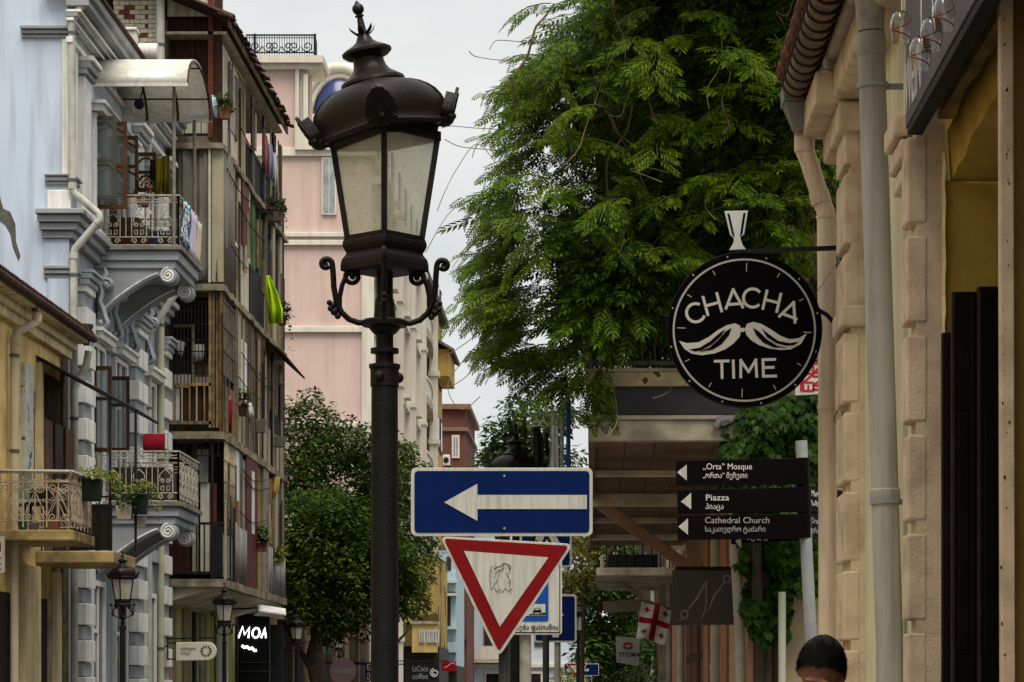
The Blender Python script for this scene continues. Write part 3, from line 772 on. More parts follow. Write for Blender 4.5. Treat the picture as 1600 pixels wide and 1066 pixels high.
    for s in (-1, 1):
        st = .16 * s; b.tube([(X + s * .085, Y + .03, sh - .58), (X + s * .09, Y + .03 - st * .5, .55), (X + s * .09, Y + .06 - st, H0 + .07)], [.098, .075, .062], 16)
    o = b.obj("trousers", mat("dark_jeans", (.03, .035, .05), .9, .15, 9), t, smooth=80); md = o.modifiers.new("remesh", 'REMESH'); md.mode = 'VOXEL'; md.voxel_size = .012; md.use_smooth_shade = True
    for s in (-1, 1):
        st = .16 * s; b = B(); b.tube([(X + s * .09, Y + .1 - st, H0 + .045), (X + s * .09, Y - .02 - st, H0 + .045), (X + s * .095, Y - .14 - st, H0 + .03)], [.045, .05, .035], 14); b.obj("shoe", mat("black_shoe", (.02, .02, .02), .4), t, smooth=60)
build_person()
# ================================================================ near building on the right: wine bar
PEACH = mat("peach_stucco", (0.7, 0.55, 0.39), 0.92, 0.08, 6, 0.35, 80, stain=(0.28, 0.19, 0.12), amt=0.65, sscale=7, streak=False)
PALEY = mat("pale_yellow_wall", (0.74, 0.68, 0.46), 0.9, 0.08, 3, 0.25, 50, stain=(0.35, 0.3, 0.2), amt=0.4, streak=True)
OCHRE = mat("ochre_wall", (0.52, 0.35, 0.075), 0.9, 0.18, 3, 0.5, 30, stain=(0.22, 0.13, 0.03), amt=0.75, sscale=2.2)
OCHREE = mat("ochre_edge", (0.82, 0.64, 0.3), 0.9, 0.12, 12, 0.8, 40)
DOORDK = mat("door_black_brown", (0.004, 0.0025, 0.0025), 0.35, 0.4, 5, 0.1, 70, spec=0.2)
FASCIA = mat("fascia_grey_plum", (0.085, 0.066, 0.07), 0.45, 0.25, 5, 0.15, 70, stain=(0.12, 0.095, 0.09), amt=0.6, streak=True, sscale=2.5)
XW, XP = 1.30, 1.20
t = thing("wine_bar_building", "peach and yellow bar building with quoined pilasters filling the right edge", "building", (1.3, 10, .12))
b = B()      # wall with the door opening (9.74 near jamb .. towards the camera)
b.box(XW, 3.5, 10.2, 13.0, .1, 4.9)
b.box(XW + .03, 3.5, 9.78, 10.2, .1, 4.9)
b.box(XW, 3.5, -30, 6.0, .1, 4.9)
b.obj("wall", PALEY, t)
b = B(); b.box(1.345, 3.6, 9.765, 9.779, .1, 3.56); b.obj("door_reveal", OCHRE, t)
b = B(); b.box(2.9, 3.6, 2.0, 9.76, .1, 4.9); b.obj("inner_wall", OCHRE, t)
# uneven plaster edge round the reveal
b = B(); rr = random.Random(5); pts0 = []
for i in range(60):
    z = .12 + (3.66 - .12) * i / 59; w = .012 + rr.uniform(-.003, .004); pts0.append([(1.331, 9.735, z), (1.331 + w, 9.728, z), (1.345 + w * .6, 9.764, z)])
b.grid(pts0); b.obj("plaster_edge", OCHREE, t, smooth=50)
# head of the opening: soffit rising towards the camera
b = B(); rows = []
for i in range(30):
    u = i / 29; y = 9.76 - u * 3.2; z = 3.56 + .10 * math.sin(min(1, u * 1.6) * math.pi / 2) + .012 * mnoise.noise(Vector((u * 20, 0, 0)))
    rows.append([(1.36 + .03 * mnoise.noise(Vector((u * 9, 3, 0))), y, z + .19), (1.37 + .02 * mnoise.noise(Vector((u * 25, 1, 0))), y, z), (1.75, y, z - .005), (3.0, y, z)])
b.grid(rows); b.obj("soffit", OCHRE, t, smooth=40, thick=.01)
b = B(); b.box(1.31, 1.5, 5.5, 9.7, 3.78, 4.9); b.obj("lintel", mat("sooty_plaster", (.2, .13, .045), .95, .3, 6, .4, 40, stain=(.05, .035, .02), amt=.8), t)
# quoined pilasters
def pilaster(y0, y1, xo, xi, z0, joints):
    b = B(); b.box(xo + .034, xi, y0, y1, .1, 4.4); b.obj("pilaster_core", PEACH, t)
    zs = sorted(joints)
    lo = z0
    for z in zs + [4.4]:
        hi = z - .02
        if hi - lo > .06:
            b = B(); j = rr.uniform(-.004, .004); b.box(xo + j, xo + .075, y0 - .004 + j * .5, y1 + .004, lo, hi); b.obj("stone_block", PEACH, t, bevel=.009)
        lo = z + .03
zj = [PZ(981 - 155 * i, 9.74) for i in range(-3, 7)]
pilaster(9.74, 9.9, XP, 1.342, .12, zj)
pilaster(12.2, 12.6, XP, 1.31, .12, [PZ(1010 - 124 * i, 12.2) for i in range(-3, 7)])
# cap of pilaster A: broken bits of moulding by the fascia
for (dx, dz, w, h) in ((0, 3.66, .07, .08), (-.02, 3.75, .06, .09), (.015, 3.58, .06, .07)):
    b = B(); b.box(XP - .015 + dx, XP + w + dx, 9.85, 10.22, dz, dz + h); b.obj("moulding_piece", PEACH, t, bevel=.012)
# cornice: run and the break over the far pilaster
for (x0, y0, y1, z0, z1) in ((1.15, 4.0, 12.2, 4.43, 4.60), (1.11, 4.0, 12.2, 4.62, 4.74), (1.07, 4.0, 13.0, 4.76, 4.9)):
    b = B(); b.box(x0, XW + .3, y0, y1, z0, z1); b.obj("cornice", PEACH, t, bevel=.025)
b = B(); b.box(1.065, XW + .3, 12.2, 13.02, 4.42, 4.575); b.obj("cornice", PEACH, t, bevel=.012)
b = B(); b.box(1.105, XW + .3, 12.21, 13.0, 4.577, 4.75); b.obj("cornice", PEACH, t, bevel=.012)
b = B(); b.box(1.17, XW + .1, 12.15, 12.97, 4.28, 4.418); b.obj("capital", PEACH, t, bevel=.015)
b = B(); b.box(1.185, XW + .1, 12.17, 12.64, 3.35, 3.45); b.obj("string_course", PEACH, t, bevel=.012)
# fascia board with lettering
b = B(); b.plate([(1.185, 9.68, 3.74), (1.185, 8.6, 3.75), (1.185, 6.0, 3.745), (1.185, 6.0, 4.9), (1.185, 9.68, 4.42)], (.05, 0, 0)); fa = b.obj("fascia_board", FASCIA, t, bevel=.004)
b = B(); b.box(1.19, 1.245, 5.5, 9.66, 3.71, 3.742); b.obj("dark_gap_strip", mat("gap_black", (.012, .01, .01), .6), t)  # near-black strip standing in for the dark gap under the fascia
LETW = mat("fascia_letter_white", (.6, .58, .58), .5, .06)
text("WEIN", .275, LETW, fa, (1.183, 9.655, 3.785), depth=.006, ax=(0, -1, 0), bold=.01, width=.46)
text("BAR", .27, LETW, fa, (1.183, 8.08, 3.86), depth=.006, ax=(0, -1, 0), bold=.01)
# dark open door leaves folded against the reveal
for (xa, xb, ytop, yy, th) in ((1470, 1484, 521, 9.66, .03), (1484, 1524, 458, 9.60, .04), (1525, 1566, 450, 9.52, .04)):
    b = B(); b.box(PX(xa, yy), PX(xb, yy) + .004, yy - th, yy, .12, PZ(ytop, yy)); lf = b.obj("door_leaf", DOORDK, t, bevel=.006)
    if xb - xa > 20:
        w = PX(xb, yy) - PX(xa, yy)
        b = B(); b.box(PX(xa, yy) - .0, PX(xa, yy) + .013, yy - th - .012, yy - th + .002, .13, PZ(ytop, yy) - .004); b.obj("stile", mat("door_edge_brown", (.045, .022, .015), .35, .3, 8), lf, bevel=.003)
        b = B(); b.box(PX(xb, yy) - .02, PX(xb, yy) - .008, yy - th - .006, yy - th + .002, .13, PZ(ytop, yy) - .006); b.obj("stile", DOORDK, lf, bevel=.002)
        for zc in (1.0, 2.2):
            b = B(); b.box(PX(xa, yy) + .025, PX(xb, yy) - .03, yy - th - .005, yy - th + .002, zc - .45, zc + .45); b.obj("door_panel", DOORDK, lf, bevel=.004)
# pale timber post at the near side of the doorway
POSTP = mat("pale_pink_timber", (.66, .52, .38), .8, .1, 7, .3, 60, stain=(.12, .08, .05), amt=.5, sscale=6)
b = B(); b.beam((PX(1576, 8.0), 8.0, .12), (PX(1570, 8.0), 8.0, 4.4), .042, .05, up=(0, 1, 0)); po = b.obj("timber_post", POSTP, t, bevel=.004)
for i in range(26):
    z = rr.uniform(1.65, 3.75); b = B(); x = PX(1570 + rr.uniform(-7, 7), 7.97); s_ = rr.uniform(.0015, .006)
    b.plate([(x, 7.9735, z), (x + s_, 7.9735, z + s_ * .6), (x + s_ * .5, 7.9735, z + s_ * rr.uniform(1.2, 3)), (x - s_ * .4, 7.9735, z + s_)], (0, .002, 0)); b.obj("chip", WOODDARK, po)
# ochre return wall right of the post
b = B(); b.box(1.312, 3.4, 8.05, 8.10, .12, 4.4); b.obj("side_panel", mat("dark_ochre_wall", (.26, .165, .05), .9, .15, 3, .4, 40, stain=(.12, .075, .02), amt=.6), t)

# grey downpipe with elbow, clamp and joint
t = thing("downpipe", "thick grey plastic downpipe with a clamp in front of the yellow wall", "downpipe", (1.2, 10.6, .12), "downpipes along the street")
Y = 10.6; r0 = 21.5 * Y / F
axis = lambda y: P(1361 + (y - 60) * .0305, y, Y)
b = B(); b.tube([(axis(1066).x + .01, Y, .12), axis(1000), axis(800), axis(500), axis(100), axis(52)], r0, 24); b.obj("pipe", PIPEGREY, t, smooth=40)
b = B(); b.tube([axis(90), axis(86), axis(60), axis(56)], [r0, r0 * 1.09, r0 * 1.09, r0 * 1.02], 24); b.obj("socket", PIPEGREY, t, smooth=40)
b = B(); e0 = axis(50); b.tube([e0, axis(30), e0 + Vector((-.012, -.06, .12)), e0 + Vector((-.035, -.15, .19)), e0 + Vector((-.1, -.5, .36))], [r0, r0 * 1.03, r0 * 1.05, r0 * 1.06, r0 * 1.05], 24); b.obj("elbow", PIPEGREY, t, smooth=40)
b = B(); b.tube([axis(764), axis(766), axis(784), axis(787)], [r0 * 1.0, r0 * 1.1, r0 * 1.1, r0 * 1.0], 24); b.obj("joint", PIPEGREY, t, smooth=40)
for py in (788, 138):
    b = B(); a_ = axis(py); b.tube([a_, axis(py - 8)], r0 * 1.13, 24); b.box(a_.x - .02, 1.32, Y + .0, Y + .03, a_.z, a_.z + .02); b.obj("clamp", mat("zinc_clamp", (.3, .3, .3), .4, .1, 9), t, smooth=40)

# eave gutter with tile ends, hopper and peach downpipe
GUT = mat("old_gutter", (.18, .13, .085), .6, .35, 9, .4, 60, stain=(.05, .03, .02), amt=.7, sscale=6)
t = thing("roof_gutter", "rusty round gutter under barrel tile ends, running to a zinc hopper", "gutter", (1.02, 12.8, 4.5))
b = B(); b.tube([(1.02, 4.0, 4.655), (1.02, 12.85, 4.635)], .066, 18); b.obj("trough", GUT, t, smooth=40)
for i in range(34):
    y = 12.75 - i * .155 - rr.uniform(0, .02); pts = []
    for j in range(13):
        a = R(150 + 240 * j / 12); pts.append((1.02 + .074 * math.cos(a) + .004, y + .025 * math.sin(a * 1) + rr.uniform(-.003, .003), 4.642 + .073 * math.sin(a)))
    b = B(); b.tube(pts, .0095, 6); b.obj("tile_end", mat("dark_tile", (.03, .02, .016), .7, .3, 9, .4, 60), t, smooth=50)
b = B()
for i in range(60):
    y = 12.9 - i * .15; b.lathe([(.058, 0), (.062, .15)], (.985 + (i % 2) * .01, y - .15, 4.73), 10, Matrix.Rotation(R(-90), 3, 'X'))
b.obj("roof_tiles", mat("roof_tile", (.12, .05, .03), .85, .3, 9, .4, 50), t, kind="stuff")
ZINC = mat("zinc_hopper", (.2, .21, .22), .35, .2, 6, metal=.6, stain=(.08, .08, .08), amt=.6, sscale=5)
Y = 12.9
b = B(); b.box(PX(1222, Y), PX(1266, Y), Y - .1, Y + .1, PZ(164, Y), PZ(136, Y)); b.obj("hopper_box", ZINC, t, bevel=.004)
b = B(); x0, x1, x2, x3 = PX(1225, Y), PX(1265, Y), PX(1240, Y), PX(1264, Y); za, zb_ = PZ(164.5, Y), PZ(205, Y)
b.add([(x0, Y - .09, za), (x1, Y - .09, za), (x1, Y + .09, za), (x0, Y + .09, za), (x2, Y - .04, zb_), (x3, Y - .04, zb_), (x3, Y + .04, zb_), (x2, Y + .04, zb_)], [(0, 1, 5, 4), (1, 2, 6, 5), (2, 3, 7, 6), (3, 0, 4, 7), (3, 2, 1, 0), (4, 5, 6, 7)]); b.obj("hopper_funnel", ZINC, t, bevel=.003)
PP = mat("peach_painted_pipe", (.74, .59, .44), .5, .08, 4, .05, 40, stain=(.3, .2, .13), amt=.65, sscale=5, streak=True)
t = thing("downpipe", "peach painted downpipe with a double bend behind the round sign", "downpipe", (PX(1293, 13.0), 13, .12), "downpipes along the street")
Y = 13.0; r0 = 14.5 * Y / F
b = B(); b.tube([(PX(1294, Y), Y, .12), P(1293.5, 1066, Y), P(1293, 650, Y), P(1291, 345, Y), P(1290, 330, Y), P(1284, 316, Y), P(1264, 252, Y), P(1258, 238, Y), P(1256.5, 205, Y)], r0, 20); b.obj("pipe", PP, t, smooth=45)
for y0, y1 in ((342, 338), (318, 300), (238, 208), (640, 634), (215, 206)):
    b = B(); f = lambda y: P(1293 if y > 345 else (1291 if y > 325 else (1284 if y > 290 else 1257)), y, Y)
    b.tube([f(y0), f(y1) if y0 != 318 else P(1279, 300, Y)], r0 * 1.1, 20); b.obj("joint", PP, t, smooth=45)

# wine glasses hanging by the fascia
CLEAR = bpy.data.materials.new("clear_glass"); CLEAR.use_nodes = True
_b = CLEAR.node_tree.nodes["Principled BSDF"]; _b.inputs['Transmission Weight'].default_value = 1; _b.inputs['Roughness'].default_value = .02; _b.inputs['IOR'].default_value = 1.45; _b.inputs['Base Color'].default_value = (.97, .97, .96, 1)
REDL = mat("red_glass_line", (.25, .01, .015), .3)
for (x0, x1, y0, y1, Y, lab) in ((1391, 1424, 16, 66, 8.6, "leftmost hanging wine glass, above the grey clamp"), (1438, 1473, 26, 79, 8.25, "middle hanging wine glass, overlapped by two others"),
                            (1421, 1455, 56, 109, 8.4, "lowest hanging wine glass, just above the white fascia letters"), (1457, 1493, -6, 47, 8.05, "rightmost and highest hanging wine glass by the fascia")):
    cxp = (x0 + x1) / 2; rad = (x1 - x0) / 2 * Y / F; h = (y1 - y0) * Y / F; o = P(cxp, y1, Y)
    g = thing("wine_glass", lab + ", with a red spiral", "wine glass", o, "wine glasses hanging over the bar door")
    prof = [(rad * .80, 0), (rad * .9, h * .2), (rad, h * .48), (rad * .96, h * .68), (rad * .75, h * .86), (rad * .4, h * .96), (.005, h * 1.0), (.004, h + .02), (.004, 4.095 - o.z), (.005, 4.1 - o.z), (.034, 4.108 - o.z), (.034, 4.11 - o.z)]
    inn = [(r_ - .0012, z) for r_, z in prof[:6]]
    b = B(); vs = []; n = 28; full = list(reversed(inn)) + prof
    fs = []
    for r_, z in full:
        for k_ in range(n): a = 2 * math.pi * k_ / n; vs.append((o.x + r_ * math.cos(a), o.y + r_ * math.sin(a), o.z + z))
    for i in range(len(full) - 1):
        for k_ in range(n): fs.append((i * n + k_, i * n + (k_ + 1) % n, (i + 1) * n + (k_ + 1) % n, (i + 1) * n + k_))
    fs.append(tuple(range(n - 1, -1, -1))); fs.append(tuple((len(full) - 1) * n + k_ for k_ in range(n)))
    b.add(vs, fs); b.obj("bowl", CLEAR, g, smooth=50)
    pts = []
    for i in range(26):
        u = i / 25; a = R(-30 - 330 * u); zz = h * (.1 + .62 * u)
        rr_ = np.interp(zz / h, [0, .2, .48, .68, .86], [rad * .8, rad * .9, rad, rad * .96, rad * .75]) + .0006
        pts.append((o.x + rr_ * math.cos(a), o.y + rr_ * math.sin(a), o.z + zz))
    b = B(); b.tube(pts, .0022, 6); b.obj("red_spiral", REDL, g, smooth=50)
t = thing("glass_rack", "thin metal rack holding the hanging wine glasses above the frame", "rack", (1.07, 8.3, 4.12))
b = B(); b.beam((1.03, 8.7, 4.12), (1.12, 7.9, 4.12), .02, .01); b.obj("rail", SBACK, t)
# ================================================================ vine-covered house on the right, with its balcony over the pavement
XH = 1.25
HWALL = mat("house_peach_wall", (0.3, 0.19, 0.12), 0.9, 0.15, 3, 0.4, 40, stain=(0.13, 0.08, 0.05), amt=0.7, sscale=1.6)
HCREAM = mat("house_cream_wall", (0.46, 0.36, 0.22), 0.9, 0.12, 4, 0.4, 40, stain=(0.25, 0.18, 0.1), amt=0.5)
SOFF = mat("balcony_soffit_board", (0.2, 0.13, 0.08), 0.85, 0.25, 4, 0.3, 30, stain=(0.04, 0.025, 0.015), amt=0.7, sscale=2)
LEDGE = mat("old_ledge_paint", (0.42, 0.37, 0.28), 0.85, 0.2, 6, 0.5, 40, stain=(0.06, 0.045, 0.03), amt=0.9, sscale=2.5)
RUSTY = mat("rusty_cream_steel", (0.42, 0.35, 0.2), 0.7, 0.2, 8, 0.4, 60, patch=(0.1, 0.045, 0.015), pthr=0.56, pscale=9, stain=(0.1, 0.07, 0.04), amt=0.7, sscale=1.5)
SLATE = mat("grey_sheet_panel", (0.045, 0.045, 0.048), 0.6, 0.15, 4)
RAILG = mat("grey_rail_paint", (0.1, 0.1, 0.095), 0.6, 0.2, 9)
t = thing("vine_house", "peach house with an overhanging balcony, buried under hanging green vines", "house", (1.25, 21, .12))
b = B(); b.box(XH + .03, 5, 21, 40.5, .1, 7.6); b.obj("wall", HWALL, t)
b = B(); b.box(XH + .035, 5, 20.93, 20.997, .1, 7.6); b.obj("gable_plaster", HCREAM, t)
YB0, YB1, XB = 20.0, 35.0, -.03
zf0, zf1 = PZ(690, YB0), PZ(658, YB0)
b = B(); b.box(XB, XH + .02, YB0 - .06, YB0 + .06, zf0, zf1); b.obj("floor_edge", LEDGE, t, bevel=.008)
b = B(); b.box(XB - .03, XH + .02, YB0 - .09, YB0 + .06, zf1 + .002, zf1 + .035); b.obj("floor_ledge", LEDGE, t, bevel=.008)
nb = 5
TERG = mat('terracotta_pilaster', (.4, .2, .12), .85, .12, 5, .3, 40, stain=(.2, .1, .06), amt=.5); GDOOR = mat('green_door', (.03, .05, .045), .5, .2, 5)
for i in range(nb):      # boards under the floor run along the street
    x0 = XB + .06 + (XH - XB - .06) * i / nb; x1 = XB + .06 + (XH - XB - .06) * (i + 1) / nb
    b = B(); b.box(x0 + .003, x1 - .003, YB0 + .07, YB1, zf0 + .06 + random.uniform(0, .006), zf0 + .09); b.obj("soffit_board", SOFF, t)
b = B(); b.box(XB + .06, XH + .02, YB0 + .07, YB1, zf0 + .095, zf1); b.obj("floor", SOFF, t)
b = B(); b.box(.05, 5, 18.5, 40.5, 7.62, 7.8); b.obj("shade_roof", SOFF, t)  # unseen roof, its eave carried forward to shade the vine
for p0, p1, m_ in ((1168, 1186, TERG), (1190, 1199, HCREAM), (1200, 1207, GDOOR), (1209, 1214, GDOOR)):
    b = B(); b.box(PX(p0, 20.9), PX(p1, 20.9), 20.87, 20.928, .12, PZ(980, 20.9)); b.obj("gable_strip", m_, t)
for y_, hh in ((23.2, .055), (25.9, .13), (29.4, .06), (32.5, .07)):
    b = B(); b.box(XB + .02, XH, y_, y_ + .12, zf0 + .058 - hh, zf0 + .058); b.obj("cross_beam", mat('lightened_beam', (.78, .7, .56), .85, .12, 5, .4, 40, stain=(.2, .15, .1), amt=.7, sscale=2), t, bevel=.006)  # pale tan beams, lightened further to show light caught from the street side
b = B(); b.box(XB, XB + .06, YB0 + .07, YB1, zf0, zf1); b.obj("side_beam", SOFF, t, bevel=.006)
b = B(); b.box(XB + .03, XH, YB0 - .02, YB0, zf1 + .04, PZ(606, YB0)); b.obj("parapet_sheet", SLATE, t)
b = B(); b.box(XB - .02, XH, YB0 - .07, YB0 + .04, PZ(605, YB0), PZ(583, YB0)); b.obj("rusty_beam", RUSTY, t, bevel=.006)
b = B(); b.box(XB - .02, XH, YB0 - .08, YB0 + .04, PZ(582.5, YB0), PZ(577, YB0)); b.obj("beam_lip", LEDGE, t, bevel=.004)
b = B(); b.box(XB + .02, XH, YB0 - .01, YB0 + .02, PZ(571, YB0), PZ(564, YB0)); ra = b.obj("railing", RAILG, t)
for i in range(14):
    x = XB + .12 + i * .1; b = B(); b.beam((x, YB0 + .005, PZ(566, YB0)), (x, YB0 + .005, PZ(470, YB0)), .012, .012, up=(0, 1, 0)); b.obj("baluster", RAILG, ra)
b = B(); b.box(XB + .02, XH, YB0 - .01, YB0 + .02, PZ(470, YB0), PZ(464, YB0)); b.obj("handrail", RAILG, ra)
b = B(); b.box(XB - .03, XB + .035, YB0 - .04, YB0 + .03, PZ(577, YB0) - .01, PZ(420, YB0)); b.obj("corner_post", RAILG, t, bevel=.004)
b = B(); b.beam(P(918, 773, 26), P(1122, 921, 26), .09, .12, up=(0, 0, 1)); b.obj("brace", mat("pinkish_timber", (.36, .21, .15), .8, .2, 6, .4, 40, stain=(.16, .09, .06), amt=.7, sscale=3), t, bevel=.008)
b = B(); b.tube([P(1140, 655, 19.9), P(1125, 657, 19.9), P(1118, 668, 19.9)], [.03, .035, .03], 12); b.tube([P(1128, 664, 19.9), P(1160, 650, 19.9)], .018, 10); b.obj("flood_lamp", mat("lamp_grey", (.2, .2, .2), .4), t, smooth=40)
# street front below the balcony: pilasters, doors
TER = mat("terracotta_pilaster", (.4, .2, .12), .85, .12, 5, .3, 40, stain=(.2, .1, .06), amt=.5)
for (p0, p1, m_, dx, z1, nm) in ((1128, 1138, TER, .05, 3.4, "pilaster"), (1139, 1150, HCREAM, .03, 3.4, "pilaster"),
                             (1092, 1112, WOODDARK, .014, 3.1, "door"), (1070, 1090, WOODDARK, .014, 3.1, "door"), (1103, 1110, TER, .06, 3.4, "pilaster"), (1052, 1062, TER, .05, 3.4, "pilaster")):
    y0, y1 = YX(p1, XH), YX(p0, XH)
    b = B(); b.box(XH + .03 - dx, XH + .08, y0, y1, .12, z1); d = b.obj(nm, m_, t, bevel=.004)
    if nm == "door":
        for j in range(2):
            yy0 = y0 + (y1 - y0) * (.08 + .47 * j); yy1 = yy0 + (y1 - y0) * .37
            for z0 in (.3, 1.3, 2.1):
                b = B(); b.box(XH + .03 - dx - .012, XH + .05, yy0, yy1, z0, z0 + .7 if z0 < 2 else min(2.9, z1 - .1)); b.obj("door_panel", WOODBROWN if m_ is WOODDARK else m_, d, bevel=.004)
def pipe(label, px, Y, X, r, z1, m_, lean=0, joints=(1.9, 3.0), group="downpipes along the street"):
    x = PX(px, Y) if X is None else X
    g = thing("downpipe", label, "downpipe", (x, Y, .12), group)
    b = B(); b.tube([(x + lean * .5, Y, .12), (x, Y, 2.0), (x - lean, Y, z1)], r, 14); b.obj("pipe", m_, g, smooth=40)
    for z in joints:
        b = B(); b.tube([(x, Y, z), (x, Y, z + .05)], r * 1.14, 14); b.obj("joint", m_, g, smooth=40)
    return g
pipe("slanting pale downpipe just right of the square grey sign", 1157, 21.5, None, .045, 3.7, PIPEWHITE, lean=.09, joints=(1.62, 1.9))
pipe("white downpipe running behind the right half of the square grey sign", 1120, 25.6, None, .065, 3.6, PIPEWHITE, joints=(1.85,))
pipe("slim white downpipe behind the left edge of the square grey sign", 1064, 35.5, None, .05, 3.6, PIPEWHITE)
pipe("pale green pipe standing against the ivy, left of the man", 1222, 20.3, None, .03, PZ(925, 20.3), mat("pale_green_pipe", (.4, .42, .34), .6, .1, 5, stain=(.3, .3, .2), amt=.4, sscale=4), joints=())
# restaurant poster strip glimpsed between sign and pipe
t2 = thing("red_banner", "red and white lettered banner glimpsed between the round sign and the pipe", "banner", P(1265, 620, 18.5))
b = B(); b.pxplate([(1243, 566), (1300, 566), (1300, 614), (1243, 618)], 18.5, .02); bn = b.obj("board", SWHITE, t2)
text("ENSEMBLE", .12, mat("banner_red", (.3, .012, .03), .5), bn, P(1272, 614, 18.498), depth=.002, ax=(0, 0, 1), up=(-1, 0, 0), bold=.02)
text("INN", .12, mat("banner_red", (.3, .012, .03), .5), bn, P(1288, 612, 18.498), depth=.002, ax=(0, 0, 1), up=(-1, 0, 0), bold=.02)
b = B(); b.pxplate([(1250, 566), (1256, 566), (1256, 612), (1250, 612)], 18.498, .002); b.obj("red_stripe", mat("banner_red", (.3, .012, .03), .5), bn)
b = B(); b.box(PX(1300, 18.5), 1.9, 18.48, 18.54, PZ(616, 18.5), PZ(560, 18.5)); b.beam((1.85, 18.5, .1), (1.85, 18.5, PZ(560, 18.5)), .05, .05, up=(0, 1, 0)); b.obj("support", SBACK, t2)

# square grey sign with two drawn hands
Y = 22.0
GS = mat("warm_grey_board", (.055, .048, .046), .5, .08, 5, spec=.25); GL_ = mat("engraved_pale", (0.24, .22, .205), .5, .05)
t = thing("square_sign", "square dark grey hanging sign engraved with two crossed needle shapes", "sign", P(1147, 976, Y))
b = B(); b.pxplate([(1050, 891), (1147, 891), (1149, 976), (1050, 977)], Y, .06); bd = b.obj("board", GS, t, bevel=.004)
def sg(pts): return [(1040 + x / 4.716, 840 + y / 4.716) for x, y in pts]
for pts in ([(306, 305), (300, 335), (245, 440), (225, 465), (160, 545), (155, 540), (215, 455), (235, 425)], [(300, 575), (310, 545), (350, 430), (370, 405), (432, 325), (438, 330), (380, 410), (360, 445)]):
    b = B(); b.pxplate(sg(pts), Y - .003, .0028); b.obj("needle", GL_, bd)
for c_ in ((140, 567), (452, 305)):
    b = B(); pts = [sg([(c_[0] + 24 * math.cos(R(a)), c_[1] + 27 * math.sin(R(a)))])[0] for a in range(0, 361, 20)]
    b.tube([P(x, y, Y - .002) for x, y in pts], .008, 6); b.obj("needle_eye", GL_, bd)
b = B(); b.tube([P(x, y, Y - .002) for x, y in sg([(302, 340), (299, 400), (300, 480), (292, 540), (270, 590), (255, 600)])], .006, 6); b.obj("thread", GL_, bd)
b = B(); b.tube([P(x, y, Y - .002) for x, y in sg([(90, 612), (115, 606), (135, 592)])], .005, 6); b.obj("tail", GL_, bd)
b = B(); b.beam(P(1055, 888, Y + .03), (1.27, Y + .03, PZ(888, Y)), .03, .03); b.obj("bracket", BLACKIRON, t)

# flag
Y = 31.0
t = thing("flag", "white flag with a red cross and four small red crosses", "flag", P(1050, 950, Y))
b = B(); o_ = [(1003, 938), (1051, 951), (1040, 1007), (994, 997)]
FW = mat("flag_white", (.6, .58, .56), .8, .06, 9); FR = mat("flag_red", (.3, .008, .015), .8, .1, 9)
def fp(u, v, off=0):
    x = (o_[0][0] * (1 - u) + o_[1][0] * u) * (1 - v) + (o_[3][0] * (1 - u) + o_[2][0] * u) * v
    y = (o_[0][1] * (1 - u) + o_[1][1] * u) * (1 - v) + (o_[3][1] * (1 - u) + o_[2][1] * u) * v + 2.2 * math.sin(u * 7 + v * 2) * v
    return P(x, y, Y + .03 * math.sin(u * 8 + v * 3) - off)
def cloth_cell(u0, u1, v0, v1, off, n=6): return [[fp(u0 + (u1 - u0) * i / n, v0 + (v1 - v0) * j / n, off) for i in range(n + 1)] for j in range(n + 1)]
b.grid(cloth_cell(0, 1, 0, 1, 0, 16)); fl = b.obj("cloth", FW, t, smooth=80, thick=.002)
b = B(); b.grid(cloth_cell(.42, .6, 0, 1, .004, 14)); b.obj("red_cross_bar", FR, fl, smooth=80)
b = B(); b.grid(cloth_cell(0, 1, .41, .56, .005, 14)); b.obj("red_cross_bar", FR, fl, smooth=80)
for cu_, cv in ((.21, .2), (.8, .2), (.21, .78), (.8, .78)):
    b = B(); b.grid(cloth_cell(cu_ - .1, cu_ + .1, cv - .022, cv + .022, .005)); b.grid(cloth_cell(cu_ - .028, cu_ + .028, cv - .075, cv + .075, .0055)); b.obj("small_cross", FR, fl)
b = B(); b.tube([P(1000, 937, Y), (1.28, Y, PZ(965, Y))], .01, 8); b.obj("flag_pole", WOODBROWN, t)

# further houses on the right
t = thing("dark_house", "shaded house far down the right side with cluttered dark balcony", "house", (1.3, 50, .12))
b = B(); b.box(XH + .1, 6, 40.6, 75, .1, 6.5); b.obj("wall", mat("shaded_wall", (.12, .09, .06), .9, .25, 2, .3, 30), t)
Y = 40.0
b = B(); b.box(PX(932, Y), 1.34, Y, Y + 6, PZ(899, Y), PZ(887, Y)); b.obj("balcony_floor", LEDGE, t)
for i in range(9):
    x = PX(934 + i * 14, Y); b = B(); b.beam((x, Y + .04, PZ(887, Y)), (x, Y + .04, PZ(850, Y)), .02, .02, up=(0, 1, 0)); b.obj("baluster", BLACKIRON, t)
b = B(); b.box(PX(932, Y), 1.3, Y + .02, Y + .06, PZ(851, Y), PZ(848, Y)); b.obj("handrail", BLACKIRON, t)
b = B(); b.box(PX(950, Y), PX(1028, Y), Y + .07, Y + .1, PZ(888, Y), PZ(866, Y)); b.obj("railing_cloth", SBLACK, t)
for (px, py, w, h_, c_) in ((938, 866, 6, 26, (.3, .3, .28)), (948, 856, 5, 22, (.2, .06, .06)), (958, 862, 8, 16, (.35, .33, .3)), (1008, 862, 5, 20, (.3, .3, .3)), (1030, 868, 8, 16, (.2, .18, .15))):
    b = B(); b.box(PX(px, Y), PX(px + w, Y), Y + .3, Y + .5, PZ(py + h_, Y), PZ(py, Y)); b.obj("clutter", mat("clutter%d" % px, c_, .8, .3, 6), t, bevel=.02)
b = B(); b.beam(P(958, 900, Y + 2), P(1020, 945, Y + 2), .08, .08); b.obj("brace", LEDGE, t)
